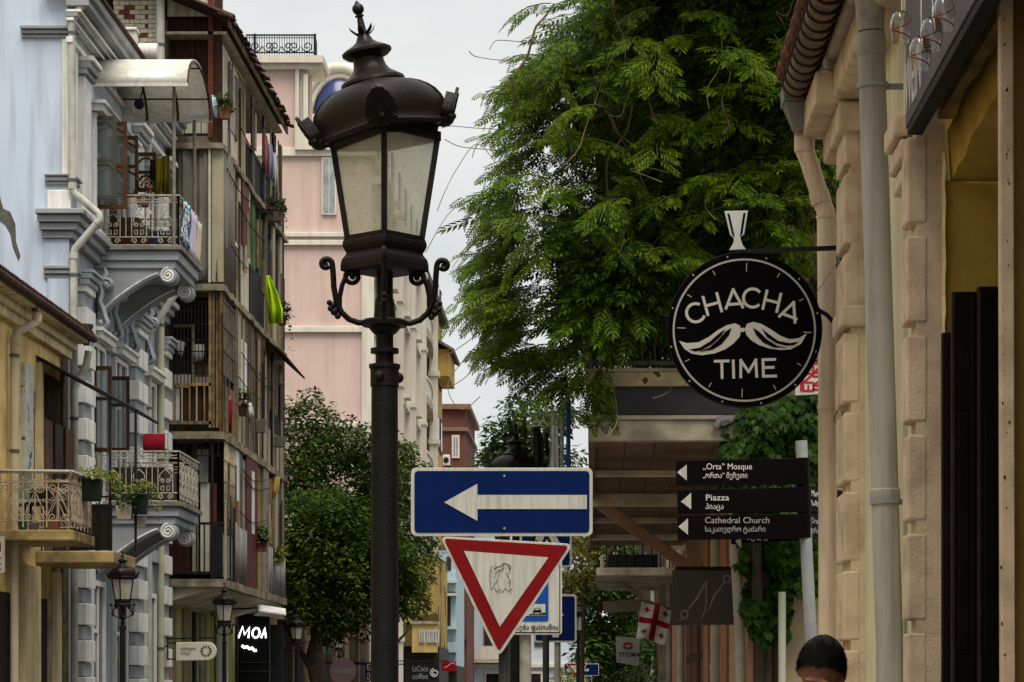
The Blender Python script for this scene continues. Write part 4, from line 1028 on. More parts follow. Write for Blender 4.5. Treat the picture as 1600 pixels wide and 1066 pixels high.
b = B(); b.box(XH - .1, 1.36, Y + 4, Y + 4.3, .1, 3.4); b.obj("pillar", LEDGE, t)
for px in (1020, 1034, 1046):
    b = B(); y = YX(px, 1.3); b.tube([(1.3, y, .12), (1.3, y, 4)], .05, 10); b.obj("pipe", PIPEWHITE, t, smooth=40)
b = B(); b.box(XH + .02, 1.36, 31.5, 33, .1, 3.1); b.obj("shutter", mat("grey_shutter", (.12, .115, .11), .7, .2, 9), t)
t = thing("awning_sign", "long cream signboard under the far balcony on the right", "sign", P(970, 950, 45))
b = B(); b.pxplate([(942, 940), (1003, 936), (1003, 953), (943, 958)], 45, .2); b.obj("board", mat("cream_board", (.34, .29, .2), .7, .1, 3, stain=(.2, .16, .1), amt=.5), t)
b = B(); b.pxplate([(937, 941), (941.5, 941), (941.5, 958), (937, 958)], 45, .2); b.obj("red_end", SRED, t)
b = B(); b.beam(P(1003, 945, 45.1), (1.4, 45.1, PZ(945, 45)), .05, .05); b.obj("bracket", BLACKIRON, t)
t = thing("dentist_sign", "small grey hanging sign reading STOMA, below the far balcony", "sign", P(980, 1040, 48))
b = B(); b.pxplate([(962, 995), (1000, 997), (998, 1041), (963, 1035)], 48, .1); s_ = b.obj("board", mat("grey_white_board", (.1, .1, .095), .6, .1, 6), t)
text("STOMA", .12, SBLACK, s_, P(967, 1026, 47.997), depth=.002, width=PX(1000, 48) - PX(967, 48), bold=.02)
b = B(); b.tube([P(981 + 7 * math.cos(R(a)), 1008 + 4 * math.sin(R(a)), 47.99) for a in range(0, 361, 30)], .012, 6); b.obj("red_emblem", SRED, s_)
b = B(); b.beam(P(998, 996, 48.05), (1.4, 48.05, PZ(996, 48)), .04, .04); b.obj("bracket", BLACKIRON, t)

# clothes hung out from the balcony
Yc = 20.6
def hung(name, label, pts, Y, m_, cat="clothes", group="washing hung out to dry", fold=.03):
    """cloth hanging from its top edge: outline px polygon given as left and right edges top to bottom"""
    (xl, xr) = pts; n = len(xl); rows = []
    for i in range(n):
        row = []
        for j in range(9):
            u = j / 8; x = xl[i][0] * (1 - u) + xr[i][0] * u; y = xl[i][1] * (1 - u) + xr[i][1] * u
            row.append(P(x, y, Y + fold * math.sin(u * 11 + i * .5) * (0.3 + i / n)))
        rows.append(row)
    b = B(); b.grid(rows); o = b.obj(name, m_, None, smooth=80, thick=.004, pivot=P(xl[0][0], xl[0][1], Y))
    return tag(o, label, cat, group)
t = thing("laundry_pole", "thin poles and wire holding black and white washing off the balcony corner", "drying rack", (XB, Yc, 3.6))
b = B(); b.tube([(XB + .1, Yc, 3.78), P(885, 640, Yc), P(822, 652, Yc)], .007, 6); b.obj("wire", SBACK, t)
for px, m_, w in ((878, mat("checked_pole", (.25, .28, .33), .6, .5, 60), .016), (888, mat("blue_pole", (.01, .06, .25), .5), .018)):
    b = B(); b.tube([P(px, 760, Yc), P(px, 610, Yc)], w, 8); b.obj("pole", m_, t, smooth=40)
for x in (838, 848):
    b = B(); b.tube([P(x - 9, 668, Yc), P(x, 656, Yc), P(x + 1, 651, Yc), P(x, 656, Yc), P(x + 9, 666, Yc)], .005, 6); b.obj("hanger", WHITEPAINT, t)
hung("black_garment", "black garment on a hanger left of the white cloth", ([(834, 668), (833, 690), (835, 715), (838, 732)], [(843, 666), (850, 690), (850, 715), (846, 730)]), Yc - .02, SBLACK)
hung("black_garment", "narrow black garment hanging beside the white cloth strip", ([(852, 676), (851, 690), (853, 712)], [(857, 676), (857, 690), (856, 712)]), Yc, SBLACK)
hung("white_cloth", "long white cloth strip hanging between black garments and blue pole", ([(862, 642), (860, 690), (859, 738)], [(871, 642), (872, 690), (873, 738)]), Yc + .02, mat("white_cloth", (.6, .6, .64), .85, .06, 9))
# ================================================================ foliage
rng = np.random.default_rng(11)
LEAFW = leafmat("wisteria_leaf", (0.002, 0.008, 0.001), (0.08, 0.14, 0.005), 0.32, 0.45, 1.7)
LEAFIVY = leafmat("ivy_leaf", (0.004, 0.02, 0.003), (0.055, 0.12, 0.012), 0.25, 0.35, 2.5)
LEAFTREE = leafmat("tree_leaf", (0.004, 0.014, 0.002), (0.065, 0.105, 0.008), 0.28, 0.5, .5)
LEAFTREE2 = leafmat("far_tree_leaf", (0.012, 0.032, 0.009), (0.08, 0.12, 0.022), 0.32, 0.5, .6)
LEAFYEL = leafmat("yellow_green_leaf", (0.06, 0.09, 0.01), (0.26, 0.26, 0.03), 0.4, 0.5, 3)
BARK = mat("bark", (.045, .035, .027), .95, .3, 8, .8, 30)

def basis(d, up):
    """rotation matrices: column 0 = direction d, column 2 = roughly up"""
    d = d / np.linalg.norm(d, axis=1, keepdims=True)
    s = np.cross(up, d); s /= (np.linalg.norm(s, axis=1, keepdims=True) + 1e-9)
    u = np.cross(d, s)
    return np.stack([d, s, u], axis=2)
def leaf_mesh(name, tv, tf, pos, rot, scl, m, parent, kind="stuff"):
    """many copies of a small leaf template as one mesh"""
    n, k = len(pos), len(tv)
    v = np.einsum('nij,kj->nki', rot, tv) * scl[:, None, None] + pos[:, None, :]
    org = ORG[parent.name] if parent is not None else Vector((0, 0, 0))
    v = v.reshape(-1, 3) - np.array(org)
    f = (np.array(tf)[None] + (np.arange(n) * k)[:, None, None]).reshape(-1, len(tf[0]))
    me = bpy.data.meshes.new(name)
    me.vertices.add(len(v)); me.vertices.foreach_set("co", v.ravel())
    c = f.shape[1]
    me.loops.add(f.size); me.loops.foreach_set("vertex_index", f.ravel().astype(np.int32))
    me.polygons.add(len(f)); me.polygons.foreach_set("loop_start", np.arange(0, f.size, c, dtype=np.int32))
    me.update(calc_edges=True); me.materials.append(m)
    o = bpy.data.objects.new(name, me); COL.objects.link(o)
    if parent is not None: o.parent = parent
    ORG[o.name] = org
    if kind: o["kind"] = kind
    return o
# compound leaf: rachis along +x, paired narrow leaflets drooping a little
def compound(npair=6, L=1.0, ll=.30, lw=.095):
    tv, tf = [], []
    for i in range(npair):
        u = .22 + .7 * i / (npair - 1)
        for s in (-1, 1):
            base = np.array([u * L, 0, -.12 * u * u]); ang = math.radians(58 - 20 * u) ; d = np.array([math.cos(ang), s * math.sin(ang), -.22]); sz = ll * (1 - .25 * abs(u - .5))
            w = np.array([-math.sin(ang) * s, math.cos(ang), 0]) * lw * .5 * s
            k = len(tv); tv += [base, base + d * sz * .42 + w + [0, 0, .012], base + d * sz, base + d * sz * .42 - w + [0, 0, .012]]; tf.append((k, k + 1, k + 2, k + 3))
    k = len(tv); e = np.array([.95 * L, 0, -.12]); tv += [e, e + [.12, .04, -.03], e + [.28, 0, -.09], e + [.12, -.04, -.03]]; tf.append((k, k + 1, k + 2, k + 3))
    k = len(tv); tv += [np.array([0, .006, 0]), np.array([0, -.006, 0]), np.array([.95, -.004, -.12]), np.array([.95, .004, -.12])]; tf.append((k, k + 1, k + 2, k + 3))
    return np.array(tv), tf
CT, CF = compound()
def inside(px, py, poly):
    r = False; j = len(poly) - 1
    for i in range(len(poly)):
        if (poly[i][1] > py) != (poly[j][1] > py) and px < (poly[j][0] - poly[i][0]) * (py - poly[i][1]) / (poly[j][1] - poly[i][1]) + poly[i][0]: r = not r
        j = i
    return r

wist = thing("wisteria_vine", "huge green wisteria vine spilling over the balcony, feathery leaves against the sky", "vine", (1.1, 20.6, .12))
poly = [(990, -200), (965, 20), (915, 85), (850, 130), (835, 200), (800, 290), (805, 360), (795, 450), (805, 510), (850, 530), (890, 560), (915, 545), (960, 470), (1040, 440), (1100, 425), (1250, 470), (1330, 440), (1330, -200)]
cl = []; rr = random.Random(12)
while len(cl) < 185:
    px, py = rr.uniform(770, 1330), rr.uniform(-200, 600)
    if not inside(px, py, poly): continue
    edge = min(1, max(0, (px - 780) / 300)); Yc_ = rr.uniform(19.7, 22.5 + 2.5 * edge) if rr.random() < .75 else rr.uniform(22, 27)
    if 950 < px and py > 380: Yc_ = rr.uniform(20.6, 24)
    cl.append((P(px, py, Yc_), rr.uniform(.2, .28) + .13 * edge))
for i in range(16): cl.append((P(rr.uniform(1170, 1330), rr.uniform(-120, 130), rr.uniform(19.8, 20.8)), rr.uniform(.28, .4)))
for i in range(7): cl.append((P(rr.uniform(935, 1060), rr.uniform(430, 505), rr.uniform(19.5, 19.8)), rr.uniform(.16, .24)))
for i in range(26): cl.append((P(rr.uniform(930, 1110), rr.uniform(420, 560), rr.uniform(22, 27)), rr.uniform(.3, .45)))
pos, dirs, ups, scl = [], [], [], []
for c, r in cl:
    n = int((70 + 110 * r) * (.22 if c.x < PX(850, c.y) else (.45 if c.x < PX(910, c.y) else .9)))
    for i in range(n):
        d = Vector((rr.gauss(0, 1), rr.gauss(0, 1), rr.gauss(0, 1) + .6)).normalized()
        p = c + Vector((d.x, d.y, d.z * 1.15)) * r * rr.uniform(.6, 1.1)
        out = Vector((d.x * .8 + rr.uniform(-.5, .3) - .15, d.y * .7 - .15 + rr.uniform(-.35, .35), d.z * .35 - .45 + rr.uniform(-.25, .25)))
        pos.append(p); dirs.append(out); ups.append((d.x * .3 + rr.uniform(-.4, .4), d.y * .3 - .8 + rr.uniform(-.4, .4), .9)); scl.append(rr.choice((rr.uniform(.12, .2), rr.uniform(.18, .34))))
n_old = len(pos)
stems = []
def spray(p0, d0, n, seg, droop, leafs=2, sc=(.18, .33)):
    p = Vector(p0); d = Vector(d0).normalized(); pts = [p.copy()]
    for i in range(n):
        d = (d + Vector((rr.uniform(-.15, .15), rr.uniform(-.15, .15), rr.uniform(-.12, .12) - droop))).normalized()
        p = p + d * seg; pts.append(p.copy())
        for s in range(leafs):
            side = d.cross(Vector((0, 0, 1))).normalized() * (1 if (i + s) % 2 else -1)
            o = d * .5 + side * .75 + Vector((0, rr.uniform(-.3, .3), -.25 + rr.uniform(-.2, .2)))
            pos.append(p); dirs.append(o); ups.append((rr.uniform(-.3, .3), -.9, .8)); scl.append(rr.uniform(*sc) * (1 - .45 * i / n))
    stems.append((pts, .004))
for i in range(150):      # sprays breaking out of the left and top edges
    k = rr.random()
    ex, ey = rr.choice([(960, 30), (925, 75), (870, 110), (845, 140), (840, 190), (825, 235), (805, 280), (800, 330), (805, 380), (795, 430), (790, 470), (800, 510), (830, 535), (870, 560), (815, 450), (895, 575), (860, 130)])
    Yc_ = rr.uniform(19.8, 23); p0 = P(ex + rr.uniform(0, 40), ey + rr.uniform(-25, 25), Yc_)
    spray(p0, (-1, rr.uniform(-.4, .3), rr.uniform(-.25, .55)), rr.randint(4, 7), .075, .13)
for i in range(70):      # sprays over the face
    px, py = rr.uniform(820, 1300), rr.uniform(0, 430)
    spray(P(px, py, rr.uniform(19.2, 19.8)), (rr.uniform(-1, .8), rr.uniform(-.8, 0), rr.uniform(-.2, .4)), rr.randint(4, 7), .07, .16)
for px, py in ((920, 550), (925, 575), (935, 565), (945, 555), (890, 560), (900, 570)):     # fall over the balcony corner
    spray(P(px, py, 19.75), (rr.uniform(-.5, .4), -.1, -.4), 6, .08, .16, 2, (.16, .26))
PA = np.array([tuple(p) for p in pos]); DA = np.array([tuple(d) for d in dirs]); UA = np.array(ups); SA = np.array(scl)
RB = basis(DA, UA)
leaf_mesh("foliage", CT, CF, PA[:n_old], RB[:n_old], SA[:n_old], LEAFW, wist)
leaf_mesh("lightened_sprays", CT, CF, PA[n_old:], RB[n_old:], SA[n_old:], leafmat("wisteria_lightened_leaf", (0.008, 0.03, 0.002), (0.145, 0.215, 0.008), 0.38, 0.45, 1.7), wist)  # outer sprays lighter and yellower, their lit look put into the leaf colour
b = B()
for pts, r in stems: b.tube(pts, r, 4, cap=False)
b.obj("twigs", mat("green_stem", (.06, .08, .025), .8), wist, kind="stuff")
for pts in ([(1.36, 20.7, .12), (1.34, 20.6, 2.0), (1.3, 20.4, 3.4), (.9, 20.3, 4.3), (.4, 20.6, 5.0), (-.2, 20.8, 5.6)], [(1.42, 20.7, .12), (1.4, 20.7, 2.5), (1.36, 20.6, 4.4), (1.1, 21.5, 6.0), (.6, 22, 7.0)]):
    b = B(); b.tube([Vector(p) for p in pts], [.05, .045, .04, .035, .03, .02][:len(pts)], 8); b.obj("stem", BARK, wist, smooth=50)
b = B()      # dead and bare shoots curling into the sky and over the face
def tendril(pts, Y, r=.0035): b.tube(smooth_path([P(x, y, Y + .15 * math.sin(i * 1.3)) for i, (x, y) in enumerate(pts)]), r, 5, cap=False)
tendril([(800, 95), (770, 93), (742, 88), (733, 80)], 20.5); tendril([(890, 58), (830, 66), (785, 63), (772, 66), (765, 78)], 20.5)
tendril([(895, 40), (870, 38), (852, 40), (850, 32), (858, 30), (865, 38), (855, 45), (852, 54)], 20.6); tendril([(925, 0), (910, 15), (893, 28), (878, 25)], 20.6)
tendril([(790, 203), (740, 200), (705, 197), (690, 200)], 20.8); tendril([(780, 235), (740, 232), (715, 228), (695, 218)], 20.8)
tendril([(775, 255), (745, 225), (715, 262), (695, 300), (683, 330)], 20.8); tendril([(760, 310), (730, 315), (705, 330), (685, 358), (665, 395)], 20.8)
tendril([(770, 350), (745, 370), (715, 400), (690, 420)], 20.8); tendril([(790, 420), (770, 470), (745, 520), (715, 545), (690, 560)], 20.8); tendril([(780, 470), (750, 530), (735, 580), (712, 600), (695, 605)], 20.8)
tendril([(800, 480), (740, 545), (700, 600), (720, 640), (750, 620)], 20.8); tendril([(960, 80), (940, 130), (915, 200), (905, 230), (885, 255), (860, 275)], 19.2)
tendril([(1125, 30), (1128, 80), (1122, 110), (1105, 140), (1108, 170)], 19.2); tendril([(1120, 285), (1105, 310), (1103, 325), (1118, 343)], 19.2); tendril([(1240, 70), (1210, 90), (1200, 95)], 19.2)
tendril([(985, 140), (975, 170), (968, 182), (950, 180)], 19.2); tendril([(1045, 270), (1010, 262), (985, 265), (1010, 275), (1035, 285)], 19.2); tendril([(952, 552), (955, 590), (964, 640), (962, 665), (945, 685), (925, 688)], 19.6)
tendril([(1050, 605), (1045, 612), (1030, 620), (1020, 622)], 19.6); tendril([(1240, 0), (1232, 20), (1225, 25), (1212, 18)], 19.2)
b.obj("tendrils", mat("dry_stem", (.2, .17, .1), .8, .3, 9), wist, kind="stuff")

for i in range(22):
    px, py = rr.uniform(830, 1270), rr.uniform(-40, 330); pts = [P(px, py, rr.uniform(19.5, 20.6))]; d = Vector((rr.uniform(-.5, .5), rr.uniform(-.2, .2), -1))
    for k in range(6):
        d = (d + Vector((rr.uniform(-.5, .5), rr.uniform(-.3, .3), rr.uniform(-.4, .3)))).normalized(); pts.append(pts[-1] + d * rr.uniform(.1, .2))
    b = B(); b.tube(smooth_path(pts, 4), rr.uniform(.004, .011), 6, cap=False); b.obj("stem", mat("woody_stem", (.13, .1, .065), .9, .3, 9), wist, smooth=60)
# ivy on the gable
IT = np.array([(0, 0, 0), (.25, .42, -.05), (.45, .3, 0), (.62, .5, -.08), (.6, .2, .02), (1, 0, -.12), (.6, -.2, .02), (.62, -.5, -.08), (.45, -.3, 0), (.25, -.42, -.05)], float)
IF = [(0, 1, 2, 4, 5), (0, 5, 6, 8, 9), (2, 3, 4, 4, 4), (6, 7, 8, 8, 8)]
IF = [(0, 1, 2), (0, 2, 4), (0, 4, 5), (0, 5, 6), (0, 6, 8), (0, 8, 9), (2, 3, 4), (6, 7, 8)]
ivy = thing("ivy", "bushy green ivy hanging over the house gable behind the finger post", "ivy", (1.4, 20.6, .12))
polyA = [(1128, 668), (1150, 640), (1200, 618), (1290, 612), (1300, 800), (1260, 800), (1190, 790), (1140, 780), (1125, 720)]
polyB = [(1165, 850), (1290, 800), (1300, 900), (1262, 935), (1238, 915), (1232, 985), (1222, 1010), (1215, 985), (1210, 930), (1200, 1030), (1180, 1000), (1158, 950), (1172, 900), (1150, 880)]
polyC = [(1140, 775), (1300, 780), (1300, 860), (1155, 860)]
pos, dirs, ups, scl = [], [], [], []
for pl, n, sx, s0 in ((polyA, 2000, (1120, 1300, 610, 800), .07), (polyB, 2300, (1150, 1300, 790, 1010), .07), (polyC, 600, (1135, 1300, 770, 865), .07)):
    k = 0
    while k < n:
        px, py = rr.uniform(sx[0], sx[1]), rr.uniform(sx[2], sx[3])
        if not inside(px, py, pl): continue
        k += 1
        bul = .45 * mnoise.noise(Vector((px * .018, py * .018, 3))) 
        Yc_ = (19.8 if pl is polyA else 20.55) + bul * (.6 if pl is polyA else 1) + rr.uniform(-.05, .3)
        if px < 1170: Yc_ = min(Yc_, 20.7)
        pos.append(tuple(P(px, py, Yc_))); dirs.append((rr.uniform(-.5, .5), -.5 + rr.uniform(-.3, .3), -1)); ups.append((rr.uniform(-.5, .5), -1.2, .8)); scl.append(s0 * rr.uniform(.7, 1.3))
leaf_mesh("foliage", IT, IF, np.array(pos), basis(np.array(dirs), np.array(ups)), np.array(scl), LEAFIVY, ivy)
b = B(); b.tube([(1.42, 20.88, .12), (1.5, 20.88, 1.8), (1.45, 20.88, 2.7), (1.5, 20.88, 3.8)], [.035, .03, .025, .015], 8); b.obj("stem", BARK, ivy, smooth=50)

# simple leaf blade for trees
TT = np.array([(0, 0, 0), (.5, .28, -.04), (1, 0, -.1), (.5, -.28, -.04)], float); TF = [(0, 1, 2, 3)]
def tree(name, label, base, trunk_r, limbs, clumps, per, size, m, flat=.75, group=None, cat="tree", seed=1, shell=(.5, 1.1)):
    r_ = random.Random(seed)
    t = thing(name, label, cat, base, group)
    b = B(); base = Vector(base)
    for pts, rads in limbs: b.tube([base + Vector(p) for p in pts], rads, 10)
    b.obj("trunk", BARK, t, smooth=50)
    pos, dirs, ups, scl = [], [], [], []
    for c, rad in clumps:
        c = Vector(c)
        for i in range(int(per * rad * rad)):
            d = Vector((r_.gauss(0, 1), r_.gauss(0, 1), r_.gauss(0, 1) + .2)).normalized()
            q_ = r_.uniform(*shell)
            pos.append(c + Vector((d.x, d.y, d.z * flat)) * rad * q_)
            dirs.append((d.x + r_.uniform(-.7, .7), d.y + r_.uniform(-.7, .7), d.z * .4 - .3 + r_.uniform(-.5, .5))); ups.append((d.x * .4 + r_.uniform(-.5, .5), d.y * .4 + r_.uniform(-.5, .5), 1)); scl.append(size * r_.uniform(.6, 1.3))
    leaf_mesh("crown", TT, TF, np.array([tuple(p) for p in pos]), basis(np.array(dirs), np.array(ups)), np.array(scl), m, t)
    return t
def px_clumps(poly, n, Yr, rad, seed):
    r_ = random.Random(seed); out = []; xs = [p[0] for p in poly]; ys = [p[1] for p in poly]
    while len(out) < n:
        x, y = r_.uniform(min(xs), max(xs)), r_.uniform(min(ys), max(ys))
        if inside(x, y, poly): out.append((P(x, y, r_.uniform(*Yr)), r_.uniform(*rad)))
    return out
# street trees on the left
g = "street trees along the left pavement"
x = PX(497, 84)
tree("street_tree", "big leafy street tree left of the foreground lamp post", (x, 84, .12), .2, [([(0, 0, 0), (.1, 0, 2), (-.1, .2, 3.4), (-.6, .2, 5.4)], [.24, .2, .18, .1]), ([(-.05, 0, 3), (.9, 0, 4.4), (1.6, .3, 6)], [.13, .1, .05]), ([(-.1, 0, 3.2), (-1.2, .2, 4.6), (-1.8, .2, 5.6)], [.12, .09, .05])],
     px_clumps([(455, 650), (490, 640), (520, 660), (560, 690), (600, 685), (615, 760), (610, 870), (590, 910), (520, 915), (460, 900), (445, 850), (440, 760), (445, 690)], 90, (82, 87), (.3, .95), 3) + [(P(x_, y_, 84 + z_), r_) for x_, y_, z_, r_ in ((462, 632, 0, .35), (487, 622, .5, .4), (512, 645, -.5, .3), (530, 668, 1, .35), (548, 660, 0, .25), (575, 672, -1, .4), (602, 664, 0, .35), (440, 650, 0, .4), (632, 705, 0, .4))], 760, .17, LEAFTREE, group=g, seed=5)
x = PX(588, 97)
tree("street_tree", "second street tree, its crown showing right of the lamp post", (x, 97, .12), .2, [([(0, 0, 0), (0, 0, 2.2), (.2, .2, 4), (.6, .2, 5.6)], [.2, .17, .14, .08]), ([(0, 0, 2.6), (1.2, 0, 3.9)], [.09, .04])],
     px_clumps([(600, 700), (640, 690), (672, 790), (676, 850), (655, 905), (630, 930), (600, 960), (560, 960), (560, 800)], 46, (95, 100), (.3, .9), 4), 720, .18, LEAFTREE, group=g, seed=6)
x = PX(478, 74)
tree("street_tree", "dark leaning street tree behind the lit letters sign", (x, 76, .12), .2, [([(0, 0, 0), (.15, 0, 1.4), (-.1, .1, 2.6), (.3, .2, 4.2)], [.22, .18, .15, .1]), ([(-.05, 0, 2.2), (-.9, .1, 3.6)], [.1, .05])],
     px_clumps([(445, 790), (520, 780), (600, 820), (650, 880), (650, 950), (585, 985), (520, 990), (470, 975), (445, 900)], 95, (75, 79), (.45, .8), 8), 620, .17, LEAFTREE, group=g, seed=9)
# tree behind the signs
x = PX(800, 68)
tree("street_tree", "green tree behind the blue arrow sign, between brown house and vine", (x, 68, 0), .2, [([(0, 0, 0), (0, 0, 4), (.2, .1, 7)], [.2, .16, .08]), ([(0, 0, 4), (1.0, .2, 6)], [.09, .04])],
     px_clumps([(770, 690), (780, 660), (800, 640), (835, 625), (860, 635), (900, 650), (905, 760), (880, 820), (775, 790), (768, 720)], 80, (66, 71), (.25, .65), 13), 420, .2, LEAFTREE2, group="trees on the right side", seed=21)
x = .9
tree("street_tree", "dark tree closing the view under the far balconies, behind the flag", (1.0, 95, .12), .2, [([(0, 0, 0), (0, 0, 2.5), (.2, .1, 4.5)], [.2, .16, .08])],
     px_clumps([(915, 830), (960, 800), (1030, 820), (1040, 1000), (1030, 1080), (930, 1080), (912, 1000)], 120, (90, 100), (.45, .8), 41), 420, .24, LEAFTREE2, group="trees on the right side", seed=43)
# dark greenery under the far balconies
x = PX(905, 44)
tree("climbing_shrub", "yellowish climbing plant hanging below the far balconies, right of the signs", (x, 44, .12), .1, [([(0, 0, 0), (.05, 0, 2), (.1, .1, 3.6)], [.05, .04, .03])],
     px_clumps([(885, 840), (925, 830), (935, 900), (915, 930), (885, 930)], 26, (43, 46), (.16, .3), 14), 900, .11, leafmat("autumn_leaf", (.03, .035, .008), (.16, .13, .02), .35, .5, 3), cat="shrub", seed=31)
tree("climbing_shrub", "dark shrub growing beneath the flag", (PX(1015, 52), 52, .12), .1, [([(0, 0, 0), (.05, 0, 1), (.1, .1, 1.8)], [.05, .04, .03])],
     px_clumps([(985, 1010), (1040, 985), (1050, 1066), (985, 1066)], 22, (51, 54), (.2, .4), 15), 600, .12, LEAFIVY, cat="shrub", seed=32)
tree("climbing_shrub", "small yellow-green bush below the distant give way triangle", (PX(893, 62), 62, .12), .1, [([(0, 0, 0), (.05, 0, .6), (.1, .1, 1.2)], [.05, .04, .03])],
     px_clumps([(872, 1060), (900, 1050), (915, 1066), (915, 1090), (872, 1090)], 12, (61, 63), (.2, .35), 16), 600, .12, LEAFYEL, cat="shrub", seed=33)  # bush in the yellow-green leaf colour
# ================================================================ left side: yellow house, blue house, wooden balcony house
XF = -9.2
YEL = mat("yellow_plaster", (.74, .54, .22), .9, .15, 2, .3, 30, stain=(.2, .11, .035), amt=.7, sscale=1.3, patch=(.3, .27, .22), pthr=.66, pscale=1.5)
YELP = mat("pale_yellow_trim", (.66, .55, .32), .9, .12, 3, .3, 30, stain=(.2, .15, .08), amt=.7, streak=True)
ROOFT = mat("rusty_roof_sheet", (.06, .032, .022), .8, .35, 5, .4, 30, stain=(.02, .014, .012), amt=.7)
RECESSDARK = mat("dark_recess", (.015, .012, .01), .9, .3, 4)  # near-black colour standing in for the shade inside openings and recesses
BLUEW = mat("blue_plaster", (.5, .575, .69), .9, .05, .8, .2, 18, stain=(.3, .34, .4), amt=.7, sscale=1.1, streak=True)
GREYB = mat("grey_blue_facade", (.3, .335, .37), .9, .12, 2, .3, 25, stain=(.13, .14, .15), amt=.7, sscale=1.2, streak=True)
TRIMW = mat("white_facade_trim", (.74, .74, .7), .85, .1, 3, .3, 30, stain=(.3, .29, .26), amt=.6, sscale=1.5, streak=True)
TRIMG = mat("grey_facade_trim", (.33, .35, .37), .85, .12, 3, .3, 30, stain=(.12, .12, .12), amt=.7, sscale=1.5)
IRONW = mat("weathered_white_iron", (.4, .37, .3), .6, .2, 20, stain=(.12, .07, .035), amt=.8, sscale=14)
IRONR = mat("rusty_white_iron", (.42, .35, .26), .6, .2, 20, stain=(.16, .07, .03), amt=.9, sscale=9)

def rail_scroll(par, p0, p1, z0, z1, m_, mod=.5, r=.011, name="railing_panel"):
    """ornate ironwork between two ground points"""
    p0 = Vector((p0[0], p0[1], 0)); p1 = Vector((p1[0], p1[1], 0)); L = (p1 - p0).length; d = (p1 - p0) / L; H = z1 - z0
    n = max(1, round(L / mod)); w = L / n
    b = B()
    def tp(pts, rad=r): b.tube([p0 + d * u + Vector((0, 0, z0 + v)) for u, v in pts], rad, 5)
    for v in (.0, .16 * H, .86 * H): tp([(0, v), (L, v)], r * 1.1)
    b.beam(p0 + Vector((0, 0, z1)), p1 + Vector((0, 0, z1)), .045, .03)
    for i in range(n):
        u0 = i * w; c = u0 + w / 2
        for q_ in (u0, u0 + w * .22, u0 + w * .78):
            tp([(q_, .16 * H), (q_, .74 * H)])
        a = .11 * w
        tp([(u0 + a + a * math.cos(R(x)), .74 * H + a * math.sin(R(x))) for x in range(180, -1, -30)] )
        rc = .1 * w; tp([(c + rc * math.cos(R(x)), .74 * H + rc * math.sin(R(x))) for x in range(0, 361, 30)])
        for s in (-1, 1):
            tp([(c, .64 * H), (c + s * .2 * w, .54 * H), (c + s * .22 * w, .46 * H)])
            tp([(c + s * x, .4 * H + v) for x, v in spiral(.12 * w, 0, .1 * w, .025 * w, 0, 1.3, 12)])
            tp([(c + s * .06 * w, .2 * H), (c + s * .06 * w, .3 * H), (c + s * .17 * w, .3 * H), (c + s * .17 * w, .22 * H), (c + s * .1 * w, .22 * H)])
            tp([(c + s * x, .93 * H + v) for x, v in spiral(.16 * w, 0, .055 * H, .015 * H, 180, 1.2, 10)])
            tp([(c + s * x, .08 * H + v) for x, v in spiral(.18 * w, 0, .06 * H, .015 * H, 0, 1.2, 10)])
        tp([(c - .45 * w, .92 * H), (c, .9 * H), (c + .45 * w, .92 * H)])
    for q_ in (0, L): b.beam(p0 + d * q_ + Vector((0, 0, z0 - .02)), p0 + d * q_ + Vector((0, 0, z1)), .03, .03, up=(0, 1, 0))
    return b.obj(name, m_, par, smooth=60, kind="stuff")
def rail_fan(par, p0, p1, z0, z1, m_, mod=.34, r=.011):
    p0 = Vector((p0[0], p0[1], 0)); p1 = Vector((p1[0], p1[1], 0)); L = (p1 - p0).length; d = (p1 - p0) / L; H = z1 - z0
    n = max(1, round(L / mod)); w = L / n; b = B()
    def tp(pts, rad=r): b.tube([p0 + d * u + Vector((0, 0, z0 + v)) for u, v in pts], rad, 5)
    tp([(0, .02), (L, .02)]); tp([(0, .8 * H), (L, .8 * H)])
    b.beam(p0 + Vector((0, 0, z1)), p1 + Vector((0, 0, z1)), .05, .035)
    for i in range(n + 1): tp([(i * w, -.08), (i * w, H)], r * 1.2)
    for i in range(n):
        c = (i + .5) * w
        tp([(c, .02), (c, .8 * H)])
        for s in (-1, 1):
            tp([(c, .62 * H), (c + s * .45 * w, .14 * H)], r * .8)
            tp([(c + s * x, .68 * H + v) for x, v in spiral(.24 * w, 0, .22 * w, .04 * w, 180, 1.6, 14)], r * .8)
            tp([(c + s * x, .1 * H + v) for x, v in spiral(.26 * w, 0, .2 * w, .04 * w, 180, 1.4, 12)], r * .8)
            tp([(c + s * .5 * w, H), (c + s * .45 * w, .88 * H), (c + s * .2 * w, .82 * H), (c, .86 * H)], r * .8)
    return b.obj("railing_panel", m_, par, smooth=60, kind="stuff")
